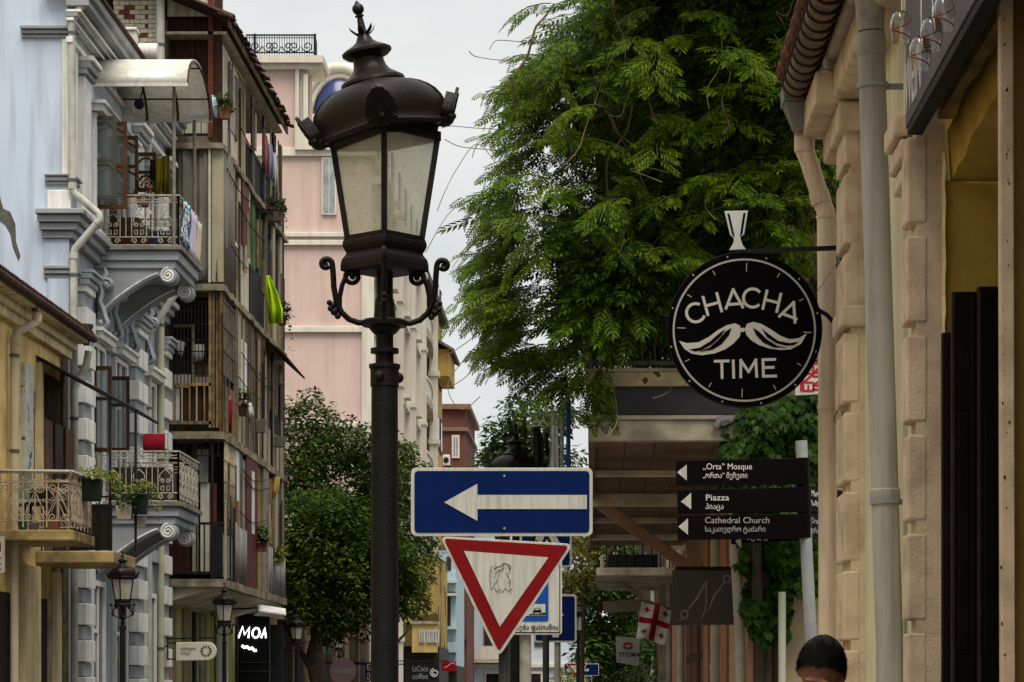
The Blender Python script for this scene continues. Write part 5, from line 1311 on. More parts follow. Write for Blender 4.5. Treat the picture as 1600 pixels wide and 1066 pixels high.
def casement(par, x0, x1, Y, z0, z1, m_, arch=True, rails=(.5,), label=None):
    """an open window leaf standing square to the wall"""
    w = .06; b = B(); b.box(x0, x0 + w, Y, Y + .05, z0, z1); b.box(x1 - w, x1, Y, Y + .05, z0, z1)
    b.box(x0 + w, x1 - w, Y + .002, Y + .048, z0, z0 + w * 1.3); b.box(x0 + w, x1 - w, Y + .002, Y + .048, z1 - w * 1.2, z1)
    for rl in rails: zz = z0 + (z1 - z0) * rl; b.box(x0 + w, x1 - w, Y + .004, Y + .046, zz - .03, zz + .03)
    if arch:
        for zz in [z1 - w * 1.2] + [z0 + (z1 - z0) * rl - .03 for rl in rails]:
            b.tube([(x0 + w, Y + .025, zz - .13), (x0 + w + (x1 - x0 - 2 * w) * .25, Y + .025, zz - .05), ((x0 + x1) / 2, Y + .025, zz - .035), (x1 - w - (x1 - x0 - 2 * w) * .25, Y + .025, zz - .05), (x1 - w, Y + .025, zz - .13)], .022, 6)
    o = b.obj("window_leaf", m_, par, label=label, kind="stuff")
    b = B(); b.box(x0 + w, x1 - w, Y + .022, Y + .028, z0 + w, z1 - w); b.obj("pane", glassmat("old_pane", (.8, .84, .84), .8, (.32, .35, .35), .05, .4), o)
    return o
def facade_window(par, X, y0, y1, z0, z1, frame=TRIMW, glass=DARKGLASS, hood=.0, sill=True, s=1):
    """window on a street-side plane; s=+1 when the street is on its +X side"""
    b = B(); w = .1
    for (a, c, e, f) in ((y0 - w, y0, z0, z1), (y1, y1 + w, z0, z1), (y0 - w, y1 + w, z1, z1 + w)): b.box(X, X + s * .07, a, c, e, f)
    o = b.obj("window_frame", frame, par, kind="stuff")
    b = B(); b.box(X, X + s * .02, y0, y1, z0, z1); g = b.obj("pane", glass, o)
    b = B(); b.box(X, X + s * .05, (y0 + y1) / 2 - .04, (y0 + y1) / 2 + .04, z0, z1); b.obj("mullion", frame, o)
    b = B(); b.box(X, X + s * .05, y0, (y0 + y1) / 2 - .041, z0 + (z1 - z0) * .68, z0 + (z1 - z0) * .68 + .07); b.obj("transom", frame, o)
    if sill: b = B(); b.box(X, X + s * .16, y0 - .15, y1 + .15, z0 - .1, z0 - .001); b.obj("sill", frame, o)
    if hood:
        b = B(); b.box(X, X + s * hood, y0 - .2, y1 + .2, z1 + w + .02, z1 + w + .14); b.box(X, X + s * (hood + .06), y0 - .26, y1 + .26, z1 + w + .142, z1 + w + .2); b.obj("hood", frame, o)
    return o
def pipe_path(label, pts, r, m_, joints=(), clamps=()):
    g = thing("downpipe", label, "downpipe", pts[0], "downpipes along the street")
    b = B(); b.tube(pts, r, 14); b.obj("pipe", m_, g, smooth=50)
    for p, q_ in joints: b = B(); b.tube([p, q_], r * 1.15, 14); b.obj("joint", m_, g, smooth=40)
    for p in clamps: p = Vector(p); b = B(); b.tube([p, p + Vector((0, 0, .05))], r * 1.2, 14); b.obj("clamp", mat("dark_clamp", (.1, .1, .1), .6), g, smooth=40)
    return g

# ---------------------------------------------------------------- yellow house
t = thing("yellow_house", "low yellow plastered house with rusty eave and iron balcony at the left edge", "house", (-9.2, 40, .12))
b = B(); b.box(-16, XF, -30, 44.7, .1, 7.72); b.obj("wall", YEL, t)
b = B(); rows = []
for j in range(6):
    x = -8.74 - (4.5) * j / 5; z = 7.93 + .42 * (8.74 + x) * -1 * .95
    rows.append([(x, y * .04 + 30, z + .028 * math.sin(y * .04 * 2 * math.pi / .17)) for y in range(0, 375)])
b.grid(rows); b.obj("roof", ROOFT, t, smooth=60, thick=.012)
b = B(); b.box(-9.2, -8.8, 30, 44.85, 7.73, 7.82); b.obj("soffit", YELP, t, bevel=.01)
b = B(); b.box(XF, XF + .12, 30, 44.72, 7.45, 7.72); b.box(XF, XF + .2, 30, 44.74, 7.6, 7.725); b.obj("eave_moulding", YELP, t)
b = B(); b.tube([(-8.74, 30, 7.8), (-8.74, 44.9, 7.83)], .07, 10); b.obj("gutter", ROOFT, t, smooth=50)
b = B(); b.box(XF, XF + .05, 44.3, 44.72, .1, 7.4); b.obj("corner_strip", mat("flaking_dark_plaster", (.14, .1, .06), .95, .5, 6, .6, 20), t)
# upper floor: peeling window frame, brown balcony door
b = B(); b.box(XF, XF + .06, YX(33, XF), YX(47, XF), 3.98, 6.95); fr = b.obj("window_frame", mat("peeling_white_frame", (.5, .5, .46), .85, .15, 4, .3, 40, patch=(.1, .075, .05), pthr=.6, pscale=5), t)
b = B(); b.box(XF, XF + .02, 41.85, 42.2, 4.3, 6.6); b.obj("pane", DARKGLASS, fr)
y0, y1 = YX(60, XF), YX(104, XF)
b = B(); b.box(XF, XF + .015, y0, y1, 3.98, 7.0); dr = b.obj("doorway", mat("dark_olive_recess", (.05, .035, .015), .9, .4, 4), t)
for i, (a, c) in enumerate(((.03, .3), (.34, .62), (.68, .97))):
    b = B(); b.box(XF + .016, XF + .1 + .02 * i, y0 + (y1 - y0) * a, y0 + (y1 - y0) * c, 3.98, 6.2); lf = b.obj("door_leaf", WOODBROWN if i != 1 else WOODDARK, dr, bevel=.01)
b = B(); b.box(XF, XF + .09, y0 - .15, y0 - .001, 3.98, 7.1); b.obj("door_jamb", YELP, t)
# ground floor openings
for (p0, p1, m_) in ((-30, 16, RECESSDARK), (57, 72, RECESSDARK), (74, 98, mat("grey_ground_wall", (.3, .25, .17), .9, .3, 2, .3, 20, stain=(.08, .06, .04), amt=.8))):
    b = B(); b.box(XF, XF + .02, YX(p0, XF), YX(p1, XF), .12, 3.2 if p0 < 60 else 3.3); b.obj("opening", m_, t)
for p0, p1 in ((30, 55), (80, 88)):
    b = B(); b.box(XF, XF + .1, YX(p0, XF), YX(p1, XF), .12, 3.7); b.obj("pilaster", YELP, t, bevel=.01)
# balcony
YA, YB_, XO = 39.75, 41.4, -8.1
z0 = PZ(845, YA); z1 = PZ(828, YA)
b = B(); b.box(XF, XO + .05, YA - .04, YB_ + .05, z0, z1); b.obj("balcony_floor", mat("mossy_slab", (.36, .27, .12), .9, .3, 3, .5, 25, stain=(.03, .024, .012), amt=1.0, sscale=2.2), t, bevel=.02)
zr = PZ(738, YA)
rail_fan(t, (XF, YA), (XO, YA), z1 + .12, zr, IRONR); rail_fan(t, (XO, YA), (XO, YB_), z1 + .12, zr, IRONR, mod=.28); rail_fan(t, (XF, YB_), (XO, YB_), z1 + .12, zr, IRONR)
b = B(); b.beam((XF, YA, zr + .035), (XO, YA, zr + .02), .09, .03); b.beam((XO, YA, zr + .02), (XO, YB_, zr + .02), .09, .03); b.obj("handrail", mat("white_handrail", (.6, .58, .52), .6, .1, 6), t)
# second balcony with lean-to canopy
YC, YD, XO2 = 42.3, 44.3, -7.9
zc0, zc1 = PZ(880, YC), PZ(861, YC)
b = B(); b.box(XF, XO2, YC, YD, zc0, zc1); b.obj("balcony_floor", mat("mossy_slab", (.36, .27, .12)), t, bevel=.02)
b = B(); rows = [[(XF + (XO2 + .38 - XF) * u / 6, YC + .05 + (2.1) * v / 20, PZ(556, YC) - (PZ(556, YC) - PZ(641, YC)) * u / 6 + .012 * math.sin(v * 2.2)) for v in range(21)] for u in range(7)]
b.grid(rows); b.obj("canopy", mat("black_canopy_sheet", (.02, .018, .016), .5, .3, 6), t, thick=.03)
for px in (172, 212):
    x = PX(px, YC + .1); b = B(); b.beam((x, YC + .1, zc1), (x, YC + .1, PZ(556, YC) - (x - XF) / (XO2 + .38 - XF) * (PZ(556, YC) - PZ(641, YC))), .04, .04, up=(0, 1, 0)); b.obj("canopy_post", BLACKIRON, t)
b = B(); b.beam((XF, YC + .05, zc1 + .9), (XO2, YC + .05, zc1 + .9), .04, .03); b.beam((XO2, YC + .05, zc1 + .9), (XO2, YD, zc1 + .9), .04, .03)
b.obj("dark_handrail", BLACKIRON, t)
for i in range(7):
    x = XF + .1 + i * .19; b = B(); b.beam((x, YC + .06, zc1), (x, YC + .06, zc1 + .9), .02, .02, up=(0, 1, 0)); b.obj("baluster", BLACKIRON, t)
b = B(); b.box(XF + .55, XO2 - .05, YC + .1, YC + .13, zc1 + .02, zc1 + .78); b.obj("dark_screen", RECESSDARK, t)
# plant pots and boxes
POT = mat("terracotta_pot", (.2, .09, .05), .85, .2, 8); BOXG = mat("dark_green_box", (.01, .018, .012), .5, .2, 6); BOXB = mat("beige_box", (.36, .32, .24), .8, .12, 6)
def planter(label, px0, px1, py0, py1, Y, m_, leaves=None, droop=.25, n=90, group="planters on the balconies", size=.09, spread=.3, up=.12):
    x0, x1, za, zb_ = PX(px0, Y), PX(px1, Y), PZ(py1, Y), PZ(py0, Y); dpt = min(.3, (x1 - x0) * .8)
    g = thing("planter", label, "planter", ((x0 + x1) / 2, Y + dpt / 2, za), group)
    b = B(); ix = (x1 - x0) * .1
    b.add([(x0 + ix, Y + .02, za), (x1 - ix, Y + .02, za), (x1 - ix, Y + dpt - .02, za), (x0 + ix, Y + dpt - .02, za), (x0, Y, zb_), (x1, Y, zb_), (x1, Y + dpt, zb_), (x0, Y + dpt, zb_)], [(0, 3, 2, 1), (4, 5, 6, 7), (0, 1, 5, 4), (1, 2, 6, 5), (2, 3, 7, 6), (3, 0, 4, 7)]); b.obj("box", m_, g, bevel=.012)
    if leaves:
        r_ = random.Random(px0 * 7 + py0); pp, dd, uu, ss = [], [], [], []
        for i in range(n):
            x = r_.uniform(x0 - spread * .2, x1 + spread); k_ = max(0, x - x1) / spread
            pp.append((x, Y + r_.uniform(-.08, dpt), zb_ + r_.uniform(-.03, up) - droop * k_ * r_.random() * 3)); dd.append((r_.uniform(-1, 1), r_.uniform(-1, .4), r_.uniform(-.6, .8))); uu.append((r_.uniform(-.5, .5), r_.uniform(-.8, 0), 1)); ss.append(size * r_.uniform(.6, 1.4))
        leaf_mesh("foliage", TT, TF, np.array(pp), basis(np.array(dd), np.array(uu)), np.array(ss), leaves, g)
    return g
planter("dark planter with bright yellow-green trailing plant at the yellow balcony's corner", 122, 157, 748, 782, 40.6, BOXG, LEAFYEL, .12, 260, size=.08, spread=.32, up=.16)
planter("black flower box hung beside the white balcony with yellowing plant", 203, 230, 772, 803, 42.25, BOXG, leafmat("mixed_leaf", (.05, .08, .015), (.2, .2, .05), .3, .5, 4), .2, 180, size=.08, spread=.2, up=.2)
planter("beige square planter hanging below the dark railing with a shrubby plant", 180, 206, 790, 812, 42.2, BOXB, LEAFIVY, .05, 140, size=.08, spread=.1, up=.3)
planter("beige planter half hidden under the black flower box", 208, 227, 806, 824, 42.4, BOXB)
planter("small green pot on the yellow balcony floor", 27, 41, 814, 828, 39.9, mat("green_pot", (.02, .08, .05), .5))
planter("brown basin on the yellow balcony floor right of the green pot", 68, 92, 812, 828, 39.9, POT)
planter("grey pot on the yellow balcony floor between green pot and basin", 46, 60, 816, 828, 39.9, mat("grey_pot", (.12, .11, .1), .8))
for lab, px, py, w_, h_, m_ in (("dark chair standing on the yellow balcony", 38, 770, 34, 56, SBLACK), ("pale chair standing on the yellow balcony", 20, 745, 22, 60, mat("grey_green_chair", (.2, .22, .18), .7))):
    Y = 40.5; g = thing("balcony_chair", lab, "chair", P(px, 828, Y), "chairs on the yellow balcony")
    x0, x1 = PX(px, Y), PX(px + w_, Y); zt_, zb_ = PZ(py, Y), PZ(828, Y); zs = zb_ + .4
    b = B(); b.box(x0, x1, Y, Y + .4, zs, zs + .04); b.obj("seat", m_, g, bevel=.01)
    b = B(); b.box(x0, x1, Y + .36, Y + .4, zs + .12, zt_ + .1); b.obj("backrest", m_, g, bevel=.01)
    for xx in (x0, x1 - .03):
        for yy in (Y, Y + .37): b = B(); b.box(xx, xx + .03, yy, yy + .03, zb_, zs); b.obj("leg", m_, g)
g = thing("notice_board", "white notice with red block and lines, cut by the left edge of the picture", "sign", P(0, 895, 39.3))
b = B(); b.pxplate([(-45, 838), (7, 838), (7, 895), (-45, 895)], 39.3, .03); bd = b.obj("board", SWHITE, g)
b = B(); b.pxplate([(-40, 847), (1.5, 847), (1.5, 862), (-40, 862)], 39.297, .0025); b.obj("red_block", SRED, bd)
for yy in (871, 880, 889): b = B(); b.pxplate([(-40, yy), (2, yy), (2, yy + 1.6), (-40, yy + 1.6)], 39.297, .0025); b.obj("line", SBLACK, bd)
b = B(); b.beam(P(-30, 868, 39.32), (XF, 39.32, PZ(868, 39.3)), .03, .03); b.obj("bracket", BLACKIRON, g)
# downpipes of the yellow house
b = None
def hopper(par, px, py0, py1, Y, w=9):
    b = B(); b.lathe([(w * .5 * Y / F, PZ(py1, Y)), (w * .9 * Y / F, PZ(py0 + 4, Y)), (w * 1.2 * Y / F, PZ(py0, Y)), (w * 1.2 * Y / F, PZ(py0 - 5, Y))], (PX(px, Y), Y, 0), 14); b.obj("hopper", mat("dark_hopper", (.05, .04, .035), .6, .3, 6), par, smooth=40)
g = pipe_path("cream downpipe on the yellow house with a slanted neck under the eave", [(-9.08, 40.25, .12), (-9.08, 40.25, 7.15), (-9.05, 40.3, 7.3), (-8.82, 40.62, 7.5), (-8.8, 40.65, 7.65)], .068, mat("cream_pipe", (.5, .44, .3), .6, .1, 4, stain=(.25, .2, .12), amt=.5, sscale=2), joints=(((-9.08, 40.25, 7.1), (-9.06, 40.28, 7.25)), ((-8.82, 40.62, 7.5), (-8.8, 40.65, 7.62))), clamps=((-9.08, 40.25, 6.9), (-9.08, 40.25, 5.4)))
hopper(g, 54, 466, 487, 40.65)
g = pipe_path("pale downpipe with dark hopper where the yellow house meets the blue one", [(-9.06, 44.8, .12), (-9.06, 44.8, 6.9), (-9.04, 44.8, 7.0), (-8.84, 44.75, 7.35), (-8.8, 44.75, 7.6)], .066, PIPEWHITE, joints=(((-8.84, 44.75, 7.35), (-8.9, 44.76, 7.25)),), clamps=((-9.06, 44.8, 6.4), (-9.06, 44.8, 5.0)))
hopper(g, 135, 512, 540, 44.75)

# ---------------------------------------------------------------- blue house
t = thing("blue_house", "pale blue house with grey and white mouldings, two iron balconies and open windows", "house", (-9.2, 50, .12))
b = B(); b.box(-22, XF, 45.0, 55.15, .1, 13.9); b.obj("wall", GREYB, t)
b = B(); b.box(-22, XF - .002, 44.97, 44.998, 5, 16.5); b.obj("gable", BLUEW, t)
b = B(); b.pxplate([(-40, 240), (-10, 285), (0, 308), (5, 326), (16, 331), (24, 350), (25, 377), (32, 400), (29, 409), (20, 387), (16, 366), (8, 352), (0, 346), (-40, 300)], 44.966, .003); b.obj("bare_patch", mat("bare_render", (.1, .095, .085), .95, .25, 6, .5, 20), t)
def corner(z0, z1, p, gl, fl, m_=TRIMG, name="corner_moulding"):
    b = B(); b.box(XF - gl, XF + p, 44.97 - p, 44.999, z0, z1); b.box(XF - .001, XF + p - .001, 45.0, 45.0 + fl, z0, z1); b.obj(name, m_, t, bevel=.012)
for z0, z1, p in ((13.12, 13.18, .05), (13.19, 13.25, .1), (13.26, 13.32, .15)): corner(z0, z1, p, .82, .3)
for z0, z1, p in ((10.55, 10.6, .05), (10.61, 10.68, .09), (10.69, 10.73, .13)): corner(z0, z1, p, .4, .6)
for z0, z1, p in ((9.6, 9.72, .1), (9.73, 9.85, .18), (9.86, 9.98, .25), (9.99, 10.08, .33)): corner(z0, z1, p, .42 + p * .3, .9)
for z0, z1, p in ((8.9, 8.97, .04), (8.98, 9.05, .08), (9.06, 9.12, .11)): corner(z0, z1, p, .42, .6)
b = B(); b.box(XF - .42, XF + .02, 44.93, 44.969, 9.1, 9.6); b.box(XF - .36, XF + .02, 44.93, 44.969, 7.6, 8.9); b.obj("corner_pier", BLUEW, t, bevel=.01)
b = B(); b.box(XF - .36, XF + .06, 44.9, 44.968, 10.1, 10.45); b.obj("corner_pier", TRIMW, t, bevel=.02)
b = B(); b.box(XF - .1, XF + .07, 44.92, 45.5, 10.74, 13.1); b.obj("corner_strip", TRIMW, t, bevel=.01)
# cornice along the street front
for x_, z0, z1, m_ in ((-9.08, 13.0, 13.1, TRIMW), (-9.06, 13.38, 13.44, TRIMW), (-8.99, 13.45, 13.52, TRIMG), (-8.93, 13.53, 13.58, TRIMW), (-8.8, 13.64, 13.76, TRIMG), (-8.72, 13.77, 13.905, TRIMG)):
    b = B(); b.box(XF, x_, 44.75, 55.15, z0, z1); b.obj("cornice", m_, t, bevel=.01)
b = B(); b.box(-9.6, -8.66, 44.7, 55.2, 13.91, 13.97); b.obj("roof_edge", ROOFT, t)
b = B(); b.box(-22, -9.3, 45, 55.1, 13.98, 14.4); b.obj("roof", ROOFT, t)
# string course under the upper windows
for x_, z0, z1 in ((-9.08, 9.55, 9.7), (-8.98, 9.71, 9.84), (-8.88, 9.85, 9.97)):
    b = B(); b.box(XF, x_, 45.9, 55.1, z0, z1); b.obj("string_course", TRIMG, t, bevel=.01)
# pilasters: rusticated below, flat with capitals above
for (ya, yb) in ((45.65, 46.4), (50.9, 51.9), (54.2, 54.9)):
    z = .2; k_ = 0
    while z < 8.8:
        big = k_ % 2 == 0; h_ = .4 if big else .26
        b = B(); p = .2 if big else .13; b.box(XF, XF + p, ya - (.03 if big else 0), yb + (.03 if big else 0), z, z + h_ - .015); b.obj("quoin", TRIMW if big else TRIMG, t, bevel=.012)
        z += h_; k_ += 1
    for z0, z1, p in ((8.9, 9.0, .24), (9.01, 9.1, .29), (9.11, 9.17, .33)):
        b = B(); b.box(XF, XF + p, ya - .06, yb + .06, z0, z1); b.obj("pilaster_cap", TRIMG, t, bevel=.01)
    b = B(); b.box(XF, XF + .14, ya + .05, yb - .05, 9.98, 12.65); b.obj("pilaster", TRIMW, t, bevel=.01)
    b = B(); b.box(XF, XF + .15, ya, yb, 10.0, 10.25); b.obj("pilaster_base", TRIMG, t, bevel=.015)
    for z0, z1, p in ((12.66, 12.75, .2), (12.76, 12.88, .26), (12.89, 12.98, .32)):
        b = B(); b.box(XF, XF + p, ya - .05, yb + .05, z0, z1); b.obj("capital", TRIMG if p < .3 else TRIMW, t, bevel=.012)
b = B(); b.box(XF, XF + .06, 46.6, 50.8, 9.98, 12.98); b.obj("light_blue_field", BLUEW, t)
for (ya, yb) in ((46.95, 48.0), (49.2, 50.3), (52.5, 53.6)):
    facade_window(t, XF + .061, ya, yb, 10.1, 12.15, glass=DARKGLASS if ya > 49 else PALEGLASS, hood=.2)
    facade_window(t, XF + .001, ya, yb, 5.2, 8.0, glass=DARKGLASS, hood=.22)
    facade_window(t, XF + .001, ya, yb, .9, 3.6, glass=DARKGLASS)
b = B(); b.box(XF, XF + .1, 45.2, 54.9, 4.35, 4.6); b.obj("string_course", TRIMG, t, bevel=.01)
# carved console brackets
for yc in (47.25, 48.7, 50.45, 52.2):
    b = B(); z = 8.35
    S = [(.04, 0)] + [(.14 + .1 * math.cos(R(a)), .1 + .1 * math.sin(R(a))) for a in range(230, 420, 25)] + [(.16, .35), (.1, .5), (.14, .65)] + [(.24 + .13 * math.cos(R(a)) * (1 - (a0 / 500)), .8 + .13 * math.sin(R(a)) * (1 - a0 / 500)) for a0, a in ((k_, 220 - k_) for k_ in range(0, 400, 30))]
    b.tube([(XF + .02 + u, yc, z + v) for u, v in S], .05, 8, flat=2.2); b.ell((XF + .24, yc, z + .8), .09, .13, .09, 10, 8); b.ell((XF + .14, yc, z + .1), .07, .12, .07, 10, 8)
    b.tube([(XF + .18, yc, z + .92), (XF + .24, yc, z + 1.02), (XF + .2, yc, z + 1.12)], [.07, .05, .02], 8); b.obj("console_bracket", TRIMG, t, smooth=50)
    b = B(); b.box(XF, XF + .12, yc - .2, yc + .2, z - .25, z - .05); b.obj("console_block", TRIMW, t, bevel=.02)
# two balconies
def blue_balcony(dz, lower):
    YA, YB_, XO = 47.3, 49.7, -7.64
    zt_, zb_ = 10.82 + dz, 9.9 + dz
    for x_, y_, z0, z1, m_ in ((XO + .07, .07, zb_ - .1, zb_ - .01, mat("mossy_slab_grey", (.2, .19, .16), .9, .35, 4, .5, 25, stain=(.04, .04, .03), amt=.8)), (XO, .0, zb_ - .28, zb_ - .105, TRIMG), (XO - .07, -.05, zb_ - .42, zb_ - .285, TRIMG)):
        b = B(); b.box(XF, x_, YA - y_, YB_ + y_, z0, z1); b.obj("balcony_floor", m_, t, bevel=.012)
    for yy in (YA + .1, YB_ - .35):
        zz = zb_ - .421
        pts = [(XF, zz), (XO - .12, zz), (XO - .12, zz - .12)]
        n = 12
        for i in range(n + 1):
            u = i / n; x = (XO - .3) + (XF + .05 - (XO - .3)) * u; pts.append((x, zz - .12 - .78 * u ** 1.7 - .05 * math.sin(u * 3.14)))
        b = B(); b.plate([(x, yy, z) for x, z in pts], (0, .26, 0)); br = b.obj("bracket", TRIMG, t, bevel=.008)
        b = B(); b.lathe([(.15, -.04), (.16, 0), (.16, .3), (.15, .34)], (XO - .2, yy + .27, zz - .13), 20, Matrix.Rotation(R(90), 3, 'X')); b.obj("volute", TRIMG, br, smooth=35)
        b = B(); b.tube([(XO - .2 + u, yy - .075, zz - .13 + v) for u, v in spiral(0, 0, .135, .02, 90, 2.2, 30)], .02, 6); b.obj("volute_line", TRIMW, br, smooth=50)
        b = B(); b.tube([(x, yy - .012, z + .06) for x, z in pts[4:]], .02, 6); b.obj("bracket_rib", TRIMW, br, smooth=50)
    rail_scroll(t, (XF + .1, YA), (XO, YA), zb_, zt_, IRONW); rail_scroll(t, (XO, YA), (XO, YB_), zb_, zt_, IRONW, mod=.42); rail_scroll(t, (XF + .1, YB_), (XO, YB_), zb_, zt_, IRONW)
blue_balcony(0, False); blue_balcony(-4.73, True)
b = B(); b.box(XF + .062, XF + .09, 48.15, 49.05, 9.99, 12.1); b.obj("doorway_shade_sheet", RECESSDARK, t)  # flat dark sheet painted as the unlit room behind the rail
b = B(); b.box(XF + .25, XF + .75, 47.75, 49.3, 9.9, 10.5); b.obj("dark_filler_box", WOODDARK, t, bevel=.02)  # dark boxes added so the balcony reads dark behind its rail
b = B(); b.box(XF + .85, XF + 1.3, 48.3, 49.3, 9.9, 10.35); b.obj("dark_filler_box", mat("dark_blue_box", (.02, .025, .04), .6), t, bevel=.02)
b = B(); b.box(XF + .2, XF + 1.2, 47.9, 49.3, 5.17, 5.85); b.obj("dark_filler_box", mat("dark_olive_box", (.03, .028, .02), .6), t, bevel=.02)
BROWNF = mat("brown_window_wood", (.12, .05, .022), .6, .25, 6, .2, 50, stain=(.05, .02, .01), amt=.6, sscale=3); GREYF = mat("grey_window_wood", (.085, .075, .065), .7, .25, 6, .2, 50)
casement(t, XF + .02, -8.72, 46.9, PZ(312, 46.9), PZ(181, 46.9), GREYF, rails=(.48,)); casement(t, XF + .03, -8.58, 47.2, PZ(326, 47.2), PZ(190, 47.2), BROWNF, rails=(.5,))
casement(t, XF + .03, -8.55, 48.2, PZ(308, 48.2), PZ(212, 48.2), BROWNF, rails=(.5,)); casement(t, XF + .3, -8.5, 49.9, PZ(300, 49.9), PZ(238, 49.9), BROWNF)
for x0, x1, Y, ya, yb, m_ in ((PX(145, 47.25), PX(174, 47.25), 47.25, 706, 572, WOODDARK), (PX(168, 48.7), PX(202, 48.7), 48.7, 706, 588, WOODDARK)):
    casement(t, x0, x1, Y, PZ(ya, Y), PZ(yb, Y), m_, arch=False, rails=(.62,))
# barrel canopy over the upper balcony
POLY = glassmat("milky_polycarbonate", (.9, .9, .85), .05, (.9, .88, .8), .25, .3)
g = thing("barrel_canopy", "curved milky plastic canopy on thin posts over the upper iron balcony", "canopy", (-9.2, 48, 9.9))
rows = []
for i in range(17):
    a = math.pi * i / 16; rows.append([(x, 48.35 - 1.47 * math.cos(a), 12.78 + .72 * math.sin(a)) for x in (XF + .02, -8.7, -8.1, -7.42)])
b = B(); b.grid(rows); b.obj("vault_sheet", POLY, g, smooth=60, thick=.012)
for x in (-8.65, -8.05, -7.42):
    b = B(); b.tube([(x, 48.35 - 1.44 * math.cos(math.pi * i / 16), 12.75 + .7 * math.sin(math.pi * i / 16)) for i in range(17)], .025, 6); b.obj("rib", mat("brown_rib", (.05, .035, .025), .6), g, smooth=50)
for i in (3, 8, 13):
    a = math.pi * i / 16; b = B(); y_, z_ = 48.35 - 1.42 * math.cos(a), 12.73 + .69 * math.sin(a); b.tube([(XF, y_, z_), (-7.42, y_, z_)], .016, 6); b.obj("purlin", mat("brown_rib", (.05, .035, .025), .6), g)
for y_ in (46.88, 49.82):
    b = B(); b.beam((XF, y_, 12.76), (-7.4, y_, 12.76), .05, .06); b.obj("edge_beam", WHITEPAINT, g)
for y_, x in ((47.28, -7.72), (49.72, -7.72)):
    b = B(); b.tube([(x, y_, 9.9), (x, y_, 12.75)], .032, 8); b.obj("post", mat("rusty_grey_post", (.2, .19, .17), .6, .3, 12, stain=(.14, .07, .03), amt=.6, sscale=6), g, smooth=40)
b = B(); b.ell((-8.4, 47.5, 12.55), .1, .1, .1, 10, 8); b.tube([(-8.4, 47.5, 12.6), (-8.3, 47.5, 12.9)], .015, 6); b.obj("hanging_lamp", SBLACK, g, smooth=50)
# things on the balconies
hung("yellow_shirt", "mustard yellow cloth hanging inside the upper iron balcony", ([(243, 248), (241, 275), (242, 308)], [(253, 247), (254, 275), (252, 308)]), 48.6, mat("mustard_cloth", (.22, .16, .01), .85, .15, 9))
hung("olive_cloth", "olive cloth hanging right of the mustard one on the iron balcony", ([(253, 245), (252, 275), (253, 308)], [(265, 242), (266, 275), (265, 308)]), 48.8, mat("olive_cloth", (.12, .1, .01), .85, .15, 9))
hung("dark_cloth", "dark purple cloth hanging left of the mustard one", ([(235, 250), (234, 270), (235, 290)], [(242, 250), (243, 270), (242, 290)]), 48.5, mat("dark_cloth", (.015, .008, .01), .85))
def side_hung(name, label, y0, y1, X, z0, z1, m_, group="washing hung out to dry"):
    b = B(); b.grid([[(X + .03 * math.sin(j * 1.7 + i), y0 + (y1 - y0) * j / 8, z1 + (z0 - z1) * i / 6 - .02 * math.sin(j * 2)) for j in range(9)] for i in range(7)])
    o = b.obj(name, m_, None, smooth=80, thick=.006, pivot=(X, y0, z1)); return tag(o, label, "clothes", group)
side_hung("patterned_towel", "blue and white patterned towel over the iron balcony's street side", 47.4, 48.2, -7.58, 9.98, 10.8, mat("towel_blue", (.02, .12, .2), .9, .9, 14, patch=(.6, .6, .62), pthr=.5, pscale=12))
side_hung("lilac_towel", "pale lilac towel over the iron balcony rail next to the patterned one", 48.25, 48.9, -7.57, 9.9, 10.75, mat("towel_lilac", (.5, .48, .6), .9, .08, 9))
side_hung("cream_towel", "cream towel at the far end of the upper iron balcony rail", 48.95, 49.5, -7.57, 9.9, 10.7, mat("towel_cream", (.55, .48, .36), .9, .08, 9))
hung("red_towel", "dark red towel over a frame above the lower iron balcony", ([(224, 678), (223, 695), (224, 708)], [(258, 678), (258, 695), (257, 708)]), 47.6, mat("red_towel", (.16, .004, .012), .9, .12, 9), fold=.01)
g = thing("drying_frame", "thin tube frame holding the dark red towel", "drying rack", P(240, 710, 47.65)); b = B(); b.tube([P(218, 712, 47.65), P(217, 682, 47.65), P(221, 678, 47.65), P(262, 678, 47.65), P(262, 712, 47.65)], .012, 6); b.obj("tube_frame", SBACK, g, smooth=50)
g = planter("red flowering pot on the upper iron balcony", 212, 232, 306, 322, 48.0, POT, LEAFIVY, .05, 120, size=.08, spread=.2, up=.35)
r_ = random.Random(2); b = B()
for i in range(10): b.ell(P(r_.uniform(213, 236), r_.uniform(278, 300), 47.9), .026, .026, .02, 6, 4)
b.obj("flowers", mat("orange_red_petals", (.45, .06, .02), .7), g, kind="stuff")
g = thing("water_tank", "white barrel tank lying on the blue house roof beside the bricks", "tank", P(230, 95, 51)); 
b = B(); b.lathe([(.1, 0), (.17, .01), (.18, .03), (.18, .36), (.17, .38), (.1, .39)], P(217, 82, 51.0), 20, Matrix.Rotation(R(90), 3, 'Y')); b.obj("barrel", WHITEPAINT, g, smooth=40)
b = B(); b.box(PX(218, 51), PX(245, 51), 50.9, 51.1, 13.97, PZ(95, 51) + .01); b.obj("stand", TRIMG, g)
g = thing("parapet_pier", "small white parapet pier on the blue house roof edge", "pier", P(205, 92, 50)); 
b = B(); b.box(PX(198, 50), PX(212, 50), 50, 50.3, 13.98, PZ(48, 50)); b.obj("shaft", TRIMW, g, bevel=.02); b = B(); b.box(PX(196, 50), PX(214, 50), 49.96, 50.34, PZ(48, 50), PZ(43, 50)); b.obj("cap", TRIMW, g, bevel=.02)
